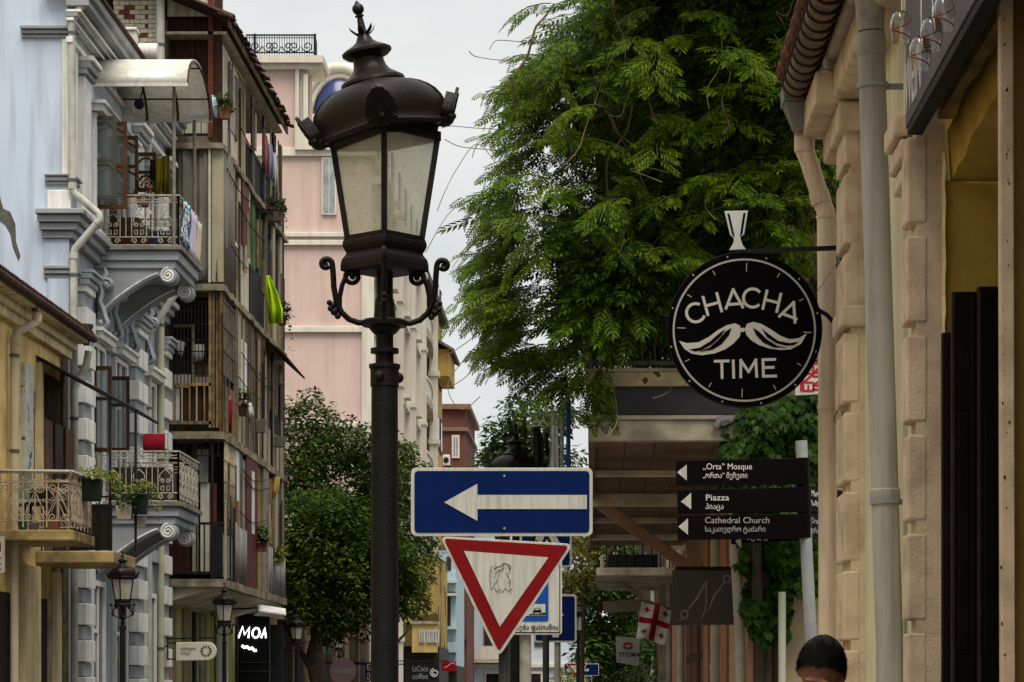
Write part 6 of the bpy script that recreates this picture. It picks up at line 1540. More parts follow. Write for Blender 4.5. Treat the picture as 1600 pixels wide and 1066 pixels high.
# downpipes of the blue house
Y = 44.84
pipe_path("long pale downpipe down the blue house corner, bending round the moulding", [P(116, 640, Y), P(115, 398, Y), P(118, 388, Y), P(151, 350, Y), P(156, 343, Y), P(154, 334, Y), P(147, 328, Y), P(116, 302, Y), P(113, 292, Y), P(112, 35, Y), P(115, 28, Y), P(140, -10, Y)], .068, PIPEWHITE, joints=((P(115, 405, Y), P(115, 396, Y)), (P(113, 296, Y), P(113, 286, Y)), (P(151, 350, Y), P(155, 345, Y))), clamps=(P(112, 54, Y), P(115, 432, Y), P(113, 284, Y)))
Y = 52.5
pipe_path("pale downpipe beyond the canopy with a slanted upper end", [P(232, 300, Y), P(232, 205, Y), P(234, 196, Y), P(262, 172, Y)], .07, PIPEWHITE, clamps=(P(232, 215, Y),))
pipe_path("pale downpipe starting slanted under the upper balcony, left of the wooden house", [(PX(232, Y), Y, .12), P(232, 530, Y), P(234, 520, Y), P(275, 458, Y)], .07, PIPEWHITE, clamps=(P(232, 524, Y), P(231, 640, Y)))
Y = 53.9
pipe_path("yellowed straight downpipe at the end of the blue house", [(PX(251, Y), Y, 1.2), P(251, 470, Y)], .075, mat("yellowed_pipe", (.42, .4, .27), .6, .15, 4, stain=(.2, .18, .1), amt=.5), clamps=(P(251, 510, Y), P(251, 590, Y), P(251, 720, Y), P(251, 1015, Y)))
b = None
g = pipe_path("white downpipe beside the brick wall above the canopy", [P(251, 100, 55.0), P(251, -30, 55.0)], .09, PIPEWHITE, clamps=(P(251, 72, 55.0),))
# ---------------------------------------------------------------- old house with wooden galleries
XO, YE, YF = -8.0, 55.3, 66.7
WGREY = mat("weathered_grey_wood", (.15, .125, .09), .9, .4, 6, .5, 30, stain=(.03, .022, .014), amt=.95, streak=True, sscale=2)
WTAN = mat("weathered_tan_wood", (.26, .16, .065), .9, .4, 6, .5, 30, stain=(.05, .026, .012), amt=.95, streak=True, sscale=2.5)
WCREAM = mat("cream_board", (.38, .33, .23), .9, .2, 4, .3, 30, stain=(.09, .065, .035), amt=.9, streak=True, sscale=2)
WCREAM2 = mat("cream_gallery_wall", (.56, .51, .4), .9, .15, 4, .3, 30, stain=(.16, .12, .06), amt=.8, streak=True, sscale=2)
TARP = mat("grey_tarpaulin", (.16, .15, .125), .8, .15, 2, .15, 20, stain=(.1, .09, .075), amt=.5, sscale=1.5)
MAROON = mat("maroon_paint", (.09, .012, .016), .6, .2, 5, stain=(.04, .008, .01), amt=.6)
CORR = mat("corrugated_grey", (.2, .195, .18), .6, .2, 4, stain=(.07, .06, .045), amt=.85, streak=True)
SLABM = mat("crumbling_slab", (.24, .2, .14), .95, .4, 4, .9, 20, stain=(.03, .024, .016), amt=.95, sscale=1.5)
BLKP = mat("black_panel", (.012, .012, .014), .7, .3, 4)
t = thing("gallery_house", "tall ramshackle house with patched wooden balconies, boards and washing", "house", (-8.6, 60, .12))
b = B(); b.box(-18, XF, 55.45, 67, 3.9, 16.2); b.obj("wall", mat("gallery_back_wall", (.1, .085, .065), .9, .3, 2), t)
b = B(); b.box(-18, XF, 55.45, 67, .1, 3.9); b.obj("ground_wall", mat("lime_yellow_wall", (.46, .42, .17), .9, .15, 2, .3, 25, stain=(.15, .12, .06), amt=.7, streak=True), t)
ZF = [PZ(905, YE), PZ(675, YE), PZ(445, YE), PZ(225, YE)]       # floor levels at the corner
b = B()
def slab(z, th, over=.06):
    """floor slab with a broken front edge"""
    r_ = random.Random(int(z * 100)); b = B(); n = 40; top, bot = [], []
    path = [(XF, YE - .1)] + [(XF + (XO + over - XF) * i / 8, YE - .1 - r_.uniform(0, .04)) for i in range(1, 8)] + [(XO + over + r_.uniform(-.03, .03), YE - .1 + (YF - YE + .2) * i / n) for i in range(n + 1)] + [(XF, YF + .1)]
    b.plate([(x, y, z) for x, y in path], (0, 0, -th)); return b.obj("floor_slab", SLABM, t)
for z, th in zip(ZF, (.17, .16, .14, .12)): slab(z, th)
b = B(); b.add([(XF, YE, ZF[0] - .5), (XO - .1, YE, ZF[0] - .175), (XO - .1, YF, ZF[0] - .175), (XF, YF, ZF[0] - .5), (XF, YE, ZF[0] - .171), (XF, YF, ZF[0] - .171)], [(0, 1, 2, 3), (0, 4, 1), (3, 2, 5)]); b.obj("coved_soffit", mat("pale_under_slab", (.4, .36, .27), .9, .2, 2, stain=(.16, .13, .08), amt=.7), t)
# roof sheet with ragged eave
r_ = random.Random(9); rows = []
for j in range(5):
    x = -7.62 - 5.4 * j / 4
    rows.append([(x - (r_.uniform(0, .12) if j == 0 else 0), 54.6 + 10.6 * i / 160, 16.06 + 2.2 * j / 4 + .03 * math.sin(i * 1.4) + (r_.uniform(-.05, .03) if j == 0 else 0)) for i in range(161)])
b = B(); b.grid(rows); b.obj("roof", ROOFT, t, thick=.03)
for i in range(26):
    y = 54.7 + i * .41; b = B(); b.beam((-7.55 - r_.uniform(0, .08), y, 16.0 + r_.uniform(-.06, .05)), (-8.0, y + r_.uniform(-.05, .05), 16.12), .3, .025); b.obj("loose_shingle", ROOFT, t)
b = B(); b.box(XF, XO + .12, YE, 65.1, 15.86, 15.92); b.obj("eave_soffit", WCREAM2, t)
b = B(); b.box(-7.78, -7.74, 54.7, 65.2, 15.86, 16.03); b.obj("fascia", WGREY, t)
# --- end infill, facing the camera
ex = lambda px: PX(px, YE)
ez = lambda py: PZ(py, YE)
def endp(nm, px0, px1, py0, py1, m_, off=0, th=.04, bevel=0): 
    b = B(); b.box(ex(px0), ex(px1), YE + off, YE + off + th, ez(py1), ez(py0)); return b.obj(nm, m_, t, bevel=bevel)
# top floor: dark brown boarded end, rust-red post, pale low panels
for i in range(7): endp("wall_board", 259 + i * 10, 268.2 + i * 10, -40, 180, WOODDARK, .5)
endp("door_frame", 294, 298, 20, 180, WOODDARK, .46); endp("cornice_board", 258, 345, -40, 20, WCREAM2, .3)
endp("post", 325, 333, -40, 215, mat("rust_red_post", (.13, .035, .022), .7, .25, 6), 0, .08)
endp("side_board", 334, 347, -40, 222, WOODDARK, .05, .05)
for i in range(5): endp("parapet_panel", 262 + i * 13, 273.4 + i * 13, 178, 207, mat("pale_parapet", (.35, .33, .25), .8, .15, 5), .1)
endp("parapet_rail", 258, 328, 207, 212, BLKP, .08); endp("parapet_cap", 258, 328, 172, 177, WGREY, .08); endp("floor_beam", 258, 345, 212, 226, WGREY, .06)
# third floor: tarpaulin curtain
b = B(); b.grid([[Vector((ex(264 + 76 * j / 30), YE + .05 + .07 * math.sin(j * .5 + .15 * i) + .02 * math.sin(j * 1.9), ez(233 + 205 * i / 10))) for j in range(31)] for i in range(11)]); b.obj("tarpaulin", TARP, t, smooth=70, thick=.01)
endp("pole", 326, 330, 226, 442, PIPEWHITE, -.06, .05); endp("tarp_edge", 331, 349, 228, 440, mat("beige_flap", (.36, .32, .22), .85, .1, 3, stain=(.2, .16, .1), amt=.5), .02, .03)
endp("bottom_rail", 260, 330, 438, 446, BLKP, -.02)
# second floor: window cage, boards and balusters
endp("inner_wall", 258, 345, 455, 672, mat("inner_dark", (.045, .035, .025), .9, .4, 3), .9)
for i in range(13): endp("cage_bar", 259 + i * 5.6, 260.2 + i * 5.6, 470, 598, BLACKIRON, .02, .02)
for py in (470, 484, 505, 530, 548, 566, 582): endp("cage_rail", 258, 330, py, py + 1.6, BLACKIRON, .045, .02)
endp("inner_frame", 266, 296, 502, 506, WCREAM, .5); endp("inner_frame", 294, 299, 502, 600, WCREAM, .52); endp("shelf_panel", 296, 326, 565, 583, WTAN, .6); endp("white_shelf", 293, 328, 584, 594, WHITEPAINT, .55); endp("white_chest", 260, 291, 580, 600, WHITEPAINT, .6)
endp("middle_rail", 258, 332, 598, 603, WTAN, 0, .06); endp("lower_rail", 258, 332, 658, 663, WGREY, 0, .06)
for i, px in enumerate((262, 272, 283, 295, 306, 318)): endp("baluster", px, px + 2.2, 602, 660, WCREAM if i % 2 == 0 else WTAN, .01, .03)
for i, (px, m_) in enumerate(((259, WHITEPAINT), (283, WOODDARK), (299, WOODDARK), (315, WOODDARK))): endp("back_panel", px, px + (20 if i == 0 else 15), 606, 656, m_, .12)
for i, px in enumerate((326, 331, 337, 342)): endp("corner_board", px, px + 4.2, 458, 668, (WTAN, WGREY, WTAN, WGREY)[i], .0 + .012 * i, .05)
# first floor: black railing, white door leaves, red-brown boards
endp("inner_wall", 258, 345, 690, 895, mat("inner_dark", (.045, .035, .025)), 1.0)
endp("door_leaf", 296, 305, 720, 893, WCREAM, .4); endp("door_leaf", 309, 323, 753, 893, mat("pale_door", (.5, .48, .4), .7, .1, 4), .38); endp("red_board", 324, 334, 753, 893, mat("red_brown_board", (.11, .03, .02), .8, .3, 4), .4); endp("dark_board", 258, 292, 830, 893, mat("red_black_board", (.04, .012, .01), .8, .3, 4), .4)
endp("curtain", 305, 322, 700, 752, CORR, .3)
for px in (258, 269, 280, 292, 306, 318, 331): endp("railing_bar", px, px + 2.2, 818, 896, BLACKIRON, 0, .03)
endp("railing_rail", 258, 345, 816, 820, BLACKIRON, -.01, .05); endp("railing_rail", 258, 345, 893, 897, BLACKIRON, -.01, .05); endp("corner_post", 330, 333.5, 680, 905, BLACKIRON, -.02, .05); endp("corner_post", 304.5, 307, 680, 820, BLACKIRON, -.02, .04); endp("black_panel", 333.6, 348, 822, 902, BLKP, -.005, .03)
for px in range(262, 345, 13): endp("top_grid", px, px + 1.6, 678, 712, BLACKIRON, .01, .02)
endp("top_grid", 258, 345, 711, 713, BLACKIRON, .035, .02)
# --- street side strips: (px0, px1, floor fraction low, high, material, depth behind the edge)
def strip(nm, px0, px1, fl, f0, f1, m_, off=0.0, th=.05, bevel=0, label=None):
    z0 = ZF[fl]; z1 = (ZF + [15.86])[fl + 1] - .13; X = XO - off
    b = B(); b.box(X - th, X, YX(px0, X), YX(px1, X), z0 + (z1 - z0) * f0, z0 + (z1 - z0) * f1); return b.obj(nm, m_, t, bevel=bevel, label=label)
def corrugated(nm, px0, px1, fl, f0, f1, m_, off=0.0, pitch=.16, amp=.02):
    z0 = ZF[fl]; z1 = (ZF + [15.86])[fl + 1] - .13; X = XO - off; y0, y1 = YX(px0, X), YX(px1, X); n = int((y1 - y0) / pitch * 6) + 2
    b = B(); b.grid([[(X + amp * math.sin((y1 - y0) * j / n / pitch * 6.283), y0 + (y1 - y0) * j / n, z0 + (z1 - z0) * (f0 + (f1 - f0) * i)) for j in range(n + 1)] for i in (0, 1)]); return b.obj(nm, m_, t, smooth=60, thick=.006)
# top floor
wl_ = strip("plaster_wall", 346, 384, 3, 0, 1, WCREAM2, .02, .1)
strip("window", 361, 369, 3, .28, .85, mat("grubby_curtain", (.3, .28, .24), .7, .2, 4), -.005, .03); strip("window_frame", 359, 361, 3, .25, .88, WHITEPAINT, -.02, .05); strip("window_frame", 369, 371.5, 3, .25, .88, WGREY, -.02, .05); strip("flaking_strip", 374, 384, 3, 0, 1, mat("flaking_wall", (.3, .24, .13), .9, .3, 4, .5, 20, stain=(.1, .07, .04), amt=.8), -.004, .03)
strip("dark_opening", 385, 444, 3, 0, 1, RECESSDARK, .9, .03)
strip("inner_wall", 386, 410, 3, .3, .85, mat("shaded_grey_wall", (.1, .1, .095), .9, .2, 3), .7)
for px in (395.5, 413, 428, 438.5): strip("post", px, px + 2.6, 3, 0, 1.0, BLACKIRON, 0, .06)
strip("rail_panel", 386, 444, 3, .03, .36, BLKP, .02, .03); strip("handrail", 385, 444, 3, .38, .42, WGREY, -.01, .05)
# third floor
corrugated("hanging_tarp", 349, 366, 2, .02, 1, TARP, -.01, .35, .05); strip("dark_opening", 366, 374, 2, 0, 1, RECESSDARK, .4); 
strip("railing", 365, 374, 2, .42, .45, WHITEPAINT, 0, .03); strip("plaster_wall", 374, 391, 2, 0, 1, WCREAM2, .02, .08); strip("shutter", 379, 389, 2, .5, 1, MAROON, -.02, .05); strip("dark_opening", 391, 445, 2, 0, 1, RECESSDARK, .7)
strip("green_board", 394, 399, 2, .42, 1, mat("green_board", (.1, .2, .1), .8, .2, 4, stain=(.04, .08, .04), amt=.6), .1); strip("dark_board", 399, 404, 2, .42, 1, RECESSDARK, .1); strip("green_board", 405, 412, 2, .42, 1, mat("green_board", (.1, .2, .1)), .1)
strip("rail_panel", 390, 416, 2, .0, .42, BLKP, .0, .03); strip("post", 415, 418, 2, 0, 1, WGREY, 0, .06); strip("post", 427, 430, 2, 0, 1, WCREAM, 0, .05); strip("post", 438, 441, 2, 0, 1, WCREAM, 0, .05)
for i in range(5): strip("parapet_board", 418 + i * 5, 422.4 + i * 5, 2, 0, .33, (WTAN, WGREY, WCREAM, WTAN, WGREY)[i], .01 + .008 * (i % 2), .03)
strip("handrail", 416, 444, 2, .34, .37, WGREY, -.01, .05)
# second floor
strip("dark_opening", 345, 445, 1, 0, 1, RECESSDARK, .6)
for i in range(4): strip("wall_board", 346 + i * 2.2, 347.9 + i * 2.2, 1, .0, 1, (WTAN, WGREY, WTAN, WGREY)[i], .01 * i, .04)
for i in range(7): strip("cage_bar", 351 + i * 2.7, 351.8 + i * 2.7, 1, .38, .9, WGREY, -.12, .02)
for f in (.38, .55, .72, .9): strip("cage_rail", 350, 369, 1, f, f + .012, BLACKIRON, -.13, .02)
for i in range(5): strip("parapet_board", 355 + i * 2.9, 357.4 + i * 2.9, 1, 0, .36, (WTAN, WCREAM, WTAN, WGREY, WTAN)[i], .0 + .01 * (i % 2), .03)
strip("post", 369, 372, 1, 0, 1, WGREY, -.02, .06); strip("wall_board", 372, 377, 1, 0, 1, WCREAM, .02); strip("wall_board", 377, 388, 1, .0, 1, WGREY, .03)
w_ = strip("window", 378.5, 386, 1, .3, .8, WHITEPAINT, -.01, .04); strip("window_glass", 379.5, 382, 1, .34, .76, PALEGLASS, -.016, .04); strip("window_glass", 383, 385.2, 1, .34, .76, PALEGLASS, -.016, .04)
for i, px in enumerate((388, 392.5, 397, 401, 405, 409, 413, 417)): strip("wall_board", px, px + 3.6, 1, 0, 1, (WOODDARK, WGREY, WGREY, WOODDARK, WTAN, WGREY, WCREAM, WGREY)[i], .02 + .015 * (i % 3), .04)
for px in (425, 438.5): strip("post", px, px + 3, 1, 0, .92, WCREAM, 0, .06)
for i in range(6): strip("parapet_board", 420 + i * 4.1, 423.5 + i * 4.1, 1, 0, .3, (WCREAM, WGREY, WTAN)[i % 3], .01 + .01 * (i % 2), .03)
b = B(); b.add([(-8.05, YX(413, -8.05), ZF[2] - .1), (-8.05, 67.5, ZF[2] - .1), (-7.55, 67.3, ZF[2] - .55), (-7.55, YX(413, -8.05) - .6, ZF[2] - .5)], [(0, 1, 2, 3)]); b.obj("lean_to_roof", ROOFT, t, thick=.04)
# first floor
strip("dark_opening", 346, 445, 0, 0, 1, RECESSDARK, .5)
corrugated("netting", 350, 367, 0, .34, 1, mat("beige_net", (.26, .22, .14), .9, .2, 12), .0, .3, .02); strip("grey_panel", 350, 367, 0, .02, .33, CORR, .0, .03)
for i in range(4): strip("net_rail", 350, 367, 0, .4 + .15 * i, .405 + .15 * i, WTAN, -.02, .02)
corrugated("corrugated_sheet", 367.5, 385, 0, .0, .42, CORR, -.02); strip("window_board", 368, 374, 0, .42, 1, WHITEPAINT, .0); strip("wall_board", 374, 379, 0, .42, 1, mat("grey_green_board", (.16, .17, .13), .8, .2), .03); strip("window_board", 379, 385, 0, .42, .95, CORR, .0)
strip("maroon_door", 385.5, 403, 0, .0, 1, MAROON, -.03, .06); strip("door_window", 394, 398, 0, .42, .9, WHITEPAINT, -.04, .05)
for i in range(4): strip("yellow_post", 403.5 + i * 2.6, 405 + i * 2.6, 0, 0, 1, mat("yellow_post", (.34, .24, .07), .8, .2, 6), .05, .03)
strip("grey_column", 412, 420, 0, 0, 1, CORR, -.02, .06); corrugated("corrugated_sheet", 420, 445, 0, 0, .38, mat("mauve_grey_sheet", (.22, .2, .2), .7, .15, 5), -.02, .2, .02)
for i in range(5): strip("wall_board", 421 + i * 4.8, 425 + i * 4.8, 0, .38, .95, (WTAN, WGREY, WCREAM, WGREY, WGREY)[i], .02 + .012 * (i % 2), .03)
# odd slats, rods and cables patched over the galleries
rs = random.Random(77)
for fl in range(4):
    for i in range(17):
        px = rs.uniform(347, 443); w = rs.choice((.5, .7, 1.1, 1.8)); f0 = rs.choice((0, 0, .3, .45)); f1 = rs.uniform(.5, 1)
        if f1 - f0 < .2: f1 = min(1, f0 + .4)
        strip("patch_slat", px, px + w, fl, f0, f1, rs.choice((WTAN, WGREY, WGREY, WOODDARK, WCREAM, BLKP)), -.03 - .02 * rs.random(), .03)
    for i in range(3):
        z = ZF[fl] + rs.uniform(.9, 2.7); y0 = rs.uniform(55.5, 60); b = B()
        b.tube(smooth_path([(XO + .05, y0, z), (XO + .06, y0 + 2, z - .12), (XO + .05, y0 + 4.5, z + rs.uniform(-.1, .2))]), .012, 5); b.obj("cable", BLKP, t)
# brick gable rising behind the blue house
BRK = mat("cream_brick", (.6, .54, .41), .9, .2, 3, .4, 40, stain=(.2, .15, .1), amt=.5, sscale=2); BRR = mat("red_brown_brick", (.18, .05, .03), .9, .2, 5, .4, 40)
b = B(); b.box(-10.35, -9.36, 55.36, 55.44, 14.2, 17.2); bw = b.obj("brick_gable", mat("mortar", (.12, .1, .085), .95, .2, 6), t)
me_ = None
rb = random.Random(4)
for r in range(20):
    z = 15.0 + r * .1
    for c in range(5):
        x = -10.33 + c * .226 - (.113 if r % 2 else 0)
        x0, x1 = max(x, -10.35), min(x + .212, -9.62 if r % 2 == 0 else -9.6)
        if x1 - x0 < .05: continue
        red = (abs(r - 13) < 2 and c == 1 and rb.random() < .8) or (r == 8 and c in (1, 2))
        b = B(); d = rb.uniform(0, .008); b.box(x0, x1, 55.335 - d, 55.362, z, z + .086); b.obj("brick", BRR if red else BRK, bw)
    for c in range(2):
        x0 = -9.59 + c * .115 - (.03 if r % 2 else 0); b = B(); b.box(max(x0, -9.588), x0 + .105, 55.325, 55.362, z, z + .086); b.obj("brick", BRK, bw)
# washing, pots and flower boxes on the galleries
hung("pink_shirt", "pink garment hung on the top gallery, left of the blue shirt", ([(411, 213), (410, 240), (412, 270)], [(417, 212), (422, 240), (420, 275)]), 62.2, mat("pink_cloth", (.45, .16, .16), .85, .1, 6))
hung("blue_shirt", "light blue shirt hung on the top gallery between pink and white ones", ([(419, 225), (418, 250), (419, 282)], [(425, 226), (428, 250), (427, 280)]), 62.8, mat("light_blue_cloth", (.3, .35, .55), .85, .1, 6))
hung("white_shirt", "white cloth hung low at the end of the top gallery", ([(427, 238), (427, 270), (429, 302)], [(432, 240), (433, 270), (435, 300)]), 63.4, mat("white_laundry", (.6, .6, .58), .85, .06, 6))
hung("lime_cloth", "bright lime green cloth hanging from the third gallery", ([(416, 431), (416, 455), (418, 480), (420, 506)], [(421, 430), (433, 455), (442, 483), (442, 505)]), 62.0, mat("lime_cloth", (.42, .65, .01), .85, .08, 6), fold=.12)
hung("crimson_cloth", "narrow crimson cloth hanging from the second gallery's parapet", ([(357, 624), (356, 650), (357, 676)], [(362.5, 626), (363, 650), (362, 678)]), 56.4, mat("crimson_cloth", (.3, .005, .03), .85, .1, 6))
hung("white_rag", "small white rag beside the flower boxes on the second gallery", ([(387, 628), (386, 640), (388, 652)], [(393, 630), (397, 645), (396, 655)]), 59.5, mat("white_laundry", (.6, .6, .58)))
hung("white_washing", "white washing seen inside the barred gallery, left piece", ([(268, 527), (270, 540), (276, 548)], [(290, 536), (288, 545), (284, 560)]), 55.7, mat("white_laundry", (.6, .6, .58)), fold=.01)
hung("white_washing", "white square washing behind the bars, right piece", ([(303, 538), (302, 552), (304, 565)], [(319, 538), (319, 552), (317, 563)]), 55.7, mat("white_laundry", (.6, .6, .58)), fold=.01)
hung("tan_bag", "tan cloth hanging at the top of the lowest gallery", ([(425, 744), (424, 765), (427, 784)], [(438, 745), (436, 765), (429, 784)]), 64.2, mat("tan_cloth", (.32, .2, .07), .85))
hung("turquoise_towel", "pale turquoise towel on the top gallery beside the hanging plant", ([(331, 148), (332, 165), (335, 182)], [(337, 152), (340, 165), (340, 185)]), 55.0, mat("turquoise_cloth", (.35, .55, .58), .85, .06, 6), fold=.01)
hung("white_bag", "white bag hanging near the maroon door", ([(391, 716), (389, 726), (390, 734)], [(395, 714), (396, 725), (395, 733)]), 60.3, mat("white_laundry", (.6, .6, .58)))
LEAFD = leafmat("drab_leaf", (.02, .04, .012), (.1, .11, .03), .3, .5, 3)
planter("round brown hanging pot with a leafy plant on the top gallery", 341, 360, 166, 185, 55.0, POT, LEAFD, .1, 140, size=.12, spread=.08, up=.25)
planter("dry plant pot beside the crimson cloth on the second gallery", 372, 387, 632, 650, 58.0, mat("brown_pot", (.09, .055, .035), .85), LEAFD, .1, 120, size=.12, spread=.05, up=.35)
planter("grey planter trough on the second gallery, middle one", 399, 415, 655, 676, 60.5, mat("grey_trough", (.13, .12, .1), .85), None)
planter("far grey planter trough on the second gallery below the posts", 424, 446, 682, 698, 64.5, mat("grey_trough", (.13, .12, .1)), None)
planter("bushy plant in a pot right of the maroon door", 402, 416, 848, 862, 61.0, POT, LEAFIVY, .1, 160, size=.12, spread=.06, up=.4)
planter("white trough with grasses on the lowest gallery's far end", 428, 444, 872, 884, 64.0, mat("white_trough", (.4, .4, .37), .8), LEAFYEL, .1, 80, size=.16, spread=.02, up=.25)
planter("red flowering planter on the third gallery below the washing", 416, 440, 330, 345, 62.5, mat("grey_trough", (.13, .12, .1)), LEAFD, .15, 160, size=.14, spread=.08, up=.3)
planter("dark planter with trailing greens beside the lime cloth", 434, 447, 492, 508, 63.0, mat("brown_pot", (.09, .055, .035)), LEAFIVY, .35, 140, size=.13, spread=.1, up=.3)
g = thing("flower_heads", "few red flower heads above the third gallery planter", "flowers", P(425, 330, 62.3)); b = B()
for i in range(7): b.ell(P(r_.uniform(414, 446), r_.uniform(308, 345), 62.3), .032, .032, .028, 6, 4)
b.obj("petals", mat("red_petals", (.3, .02, .03), .7), g, kind="stuff")
# shop level
for (p0, p1, m_) in ((264, 272, mat("grey_brown_strip", (.2, .16, .1), .9, .25, 3)), (284, 296, mat("grey_brown_strip", (.2, .16, .1))), (300, 304, BLKP), (310, 320, mat("grey_brown_strip", (.2, .16, .1))), (330, 338, mat("lime_strip", (.5, .5, .16), .9, .1, 3)), (340, 348, mat("dark_olive", (.06, .055, .02), .9))):
    b = B(); b.box(XF, XF + .06, YX(p0, XF), YX(p1, XF), .12, 3.5); b.obj("wall_strip", m_, t, bevel=.01)
b = B(); b.box(-9.05, -8.85, 61.8, 62.3, .12, 3.6); b.obj("white_pillar", WHITEPAINT, t, bevel=.02)
b = B(); b.box(-9.19, -8.0, 66.2, 66.3, .12, 3.4); b.obj("shop_end_wall", BLKP, t)
g = thing("bank_sign", "white rounded bracket sign with dark sunburst emblem under the old balconies", "sign", P(275, 1032, 54))
pts = [(275, 1004), (324, 1003)] + [(324 + 14 * math.sin(R(a)), 1017.3 - 14.4 * math.cos(R(a))) for a in range(15, 180, 15)] + [(324, 1031.7), (275, 1032.5)]
b = B(); b.pxplate(pts, 54, .1); bd = b.obj("board", mat("cream_lightbox", (.62, .6, .5), .5, .05, 3), g, bevel=.01)
MAR = mat("dark_maroon_ink", (.06, .01, .012), .6)
text("საქართველოს", .088, MAR, bd, P(282, 1016, 53.996), depth=.002, width=PX(306, 54) - PX(282, 54)); text("ბანკი", .088, MAR, bd, P(282, 1023, 53.996), depth=.002, width=PX(297, 54) - PX(282, 54))
for i in range(12):
    a = i * math.pi / 6; c_ = P(322 + 7.6 * math.cos(a), 1017.5 + 7.6 * math.sin(a), 53.995); d = Vector((math.cos(a), 0, -math.sin(a))); s_ = Vector((-d.z, 0, d.x))
    b = B(); b.plate([c_ - d * .042, c_ + s_ * .02, c_ + d * .03, c_ - s_ * .02], (0, .002, 0)); b.obj("petal", MAR, bd)
b = B(); b.beam(P(262, 998, 54.05), P(336, 997, 54.05), .03, .03); b.beam(P(262, 1005, 54.05), P(276, 1005, 54.05), .03, .03); b.beam(P(262, 1030, 54.05), P(276, 1030, 54.05), .03, .03); b.beam(P(262, 995, 54.05), P(262, 1032, 54.05), .03, .03, up=(0, 1, 0)); b.beam(P(262, 1010, 54.05), (XF, 54.05, PZ(1010, 54)), .03, .03); b.obj("bracket", BLACKIRON, g)
b = None
NEON = emit("lit_white_letters", (1, 1, .97), 2.2)
g = thing("lit_shop_sign", "black shop sign with glowing white handwritten letters under the balconies", "sign", P(395, 1060, 66))
b = B(); b.pxplate([(371, 958), (421, 962), (421, 1064), (371, 1064)], 66, .1); bd = b.obj("board", BLKP, g)
FRM = mat("sign_frame_grey", (.05, .05, .055), .35, .2, 6, spec=.4)
for x0, y0, x1, y1 in ((370, 957, 372, 1066), (420, 960, 422, 1066)):
    b = B(); b.pxplate([(x0, y0), (x1, y0), (x1, y1), (x0, y1)], 65.95, .12); b.obj("frame", FRM, bd, bevel=.01)
for y0 in (1034, 1048):
    b = B(); b.pxplate([(374, y0), (418, y0 + .6), (418, y0 + 2), (374, y0 + 1.6)], 65.97, .03); b.obj("shelf_line", FRM, bd)
for st, nm in (([[(372.5, 997), (379, 979), (382, 992), (390, 980), (388, 997)]], "letter"), ([[(400 + 5.5 * math.cos(R(a)) + .6 * math.sin(R(a)), 989 - 7.6 * math.sin(R(a))) for a in range(0, 361, 24)]], "letter"), ([[(408, 997), (414, 981), (415.5, 997)], [(410.5, 991), (416, 990)]], "letter"), ([[(378, 1009 + .0), (382, 1012), (386, 1010.5), (390, 1014), (394, 1012.5), (397, 1016.5), (401, 1016.5)]], "lit_squiggle")):
    b = B()
    for s_ in st: b.tube([P(x, y, 65.99) for x, y in s_], .022 if nm == "letter" else .034, 6)
    b.obj(nm, NEON, bd, smooth=60)
b = B(); b.beam((-8.9, 66.05, PZ(1062, 66)), (-8.9, 66.05, .12), .08, .08, up=(0, 1, 0)); b.obj("leg", BLKP, g)
g = thing("shop_awning", "pale sloping awning over the lit shop sign", "awning", P(420, 960, 65))
b = B(); b.add([P(402, 945, 62), P(446, 952, 62), P(447, 961, 61.6), P(404, 955, 61.6)], [(0, 1, 2, 3)]); b.add([P(404, 955, 61.6), P(447, 961, 61.6), P(440, 964, 64.5), P(396, 961, 64.5)], [(0, 1, 2, 3)]); b.obj("sheet", WHITEPAINT, g, thick=.03)
b = B(); b.beam(P(405, 950, 62.2), (XF, 62.5, PZ(952, 62)), .04, .04); b.obj("arm", BLACKIRON, g)
# ================================================================ further down the street
PINK = mat("pink_render", (.58, .435, .39), .9, .06, .7, .15, 12, stain=(.42, .3, .26), amt=.5, sscale=.9, streak=True)
PWHITE = mat("cream_trim", (.62, .58, .5), .85, .07, 1, stain=(.38, .34, .27), amt=.5, sscale=.8, streak=True)
OCH = mat("ochre_render", (.5, .33, .1), .9, .12, .6, stain=(.25, .16, .05), amt=.6, streak=True, sscale=.6)
BRN = mat("brown_render", (.14, .06, .045), .9, .12, .6, stain=(.07, .035, .025), amt=.5)
t = thing("pink_building", "tall pink apartment building with cream bands and pilasters", "building", (-9.2, 107, 0))
YP = 107.0
X1 = PX(580, YP)
b = B(); b.box(-22, X1, YP, 134, 0, PZ(240, YP)); b.obj("wall", PINK, t)
b = B(); b.box(-22, PX(482, YP), YP, 108.4, PZ(240, YP), PZ(92, YP)); b.obj("upper_wall", PINK, t)
for y0, y1 in ((232, 245), (364, 371), (376, 384), (511, 520), (661, 669)):
    b = B(); b.box(-22, X1 + .12, YP - .16, 133.9, PZ(y1, YP), PZ(y0, YP)); b.obj("band", PWHITE, t, bevel=.02)
b = B(); b.box(-22, PX(507, YP), YP - .5, YP + 2.2, PZ(102, YP), PZ(91, YP)); b.box(-22, PX(502, YP), YP - .25, YP + 2.0, PZ(110, YP), PZ(102.2, YP)); b.obj("roof_cornice", PWHITE, t)
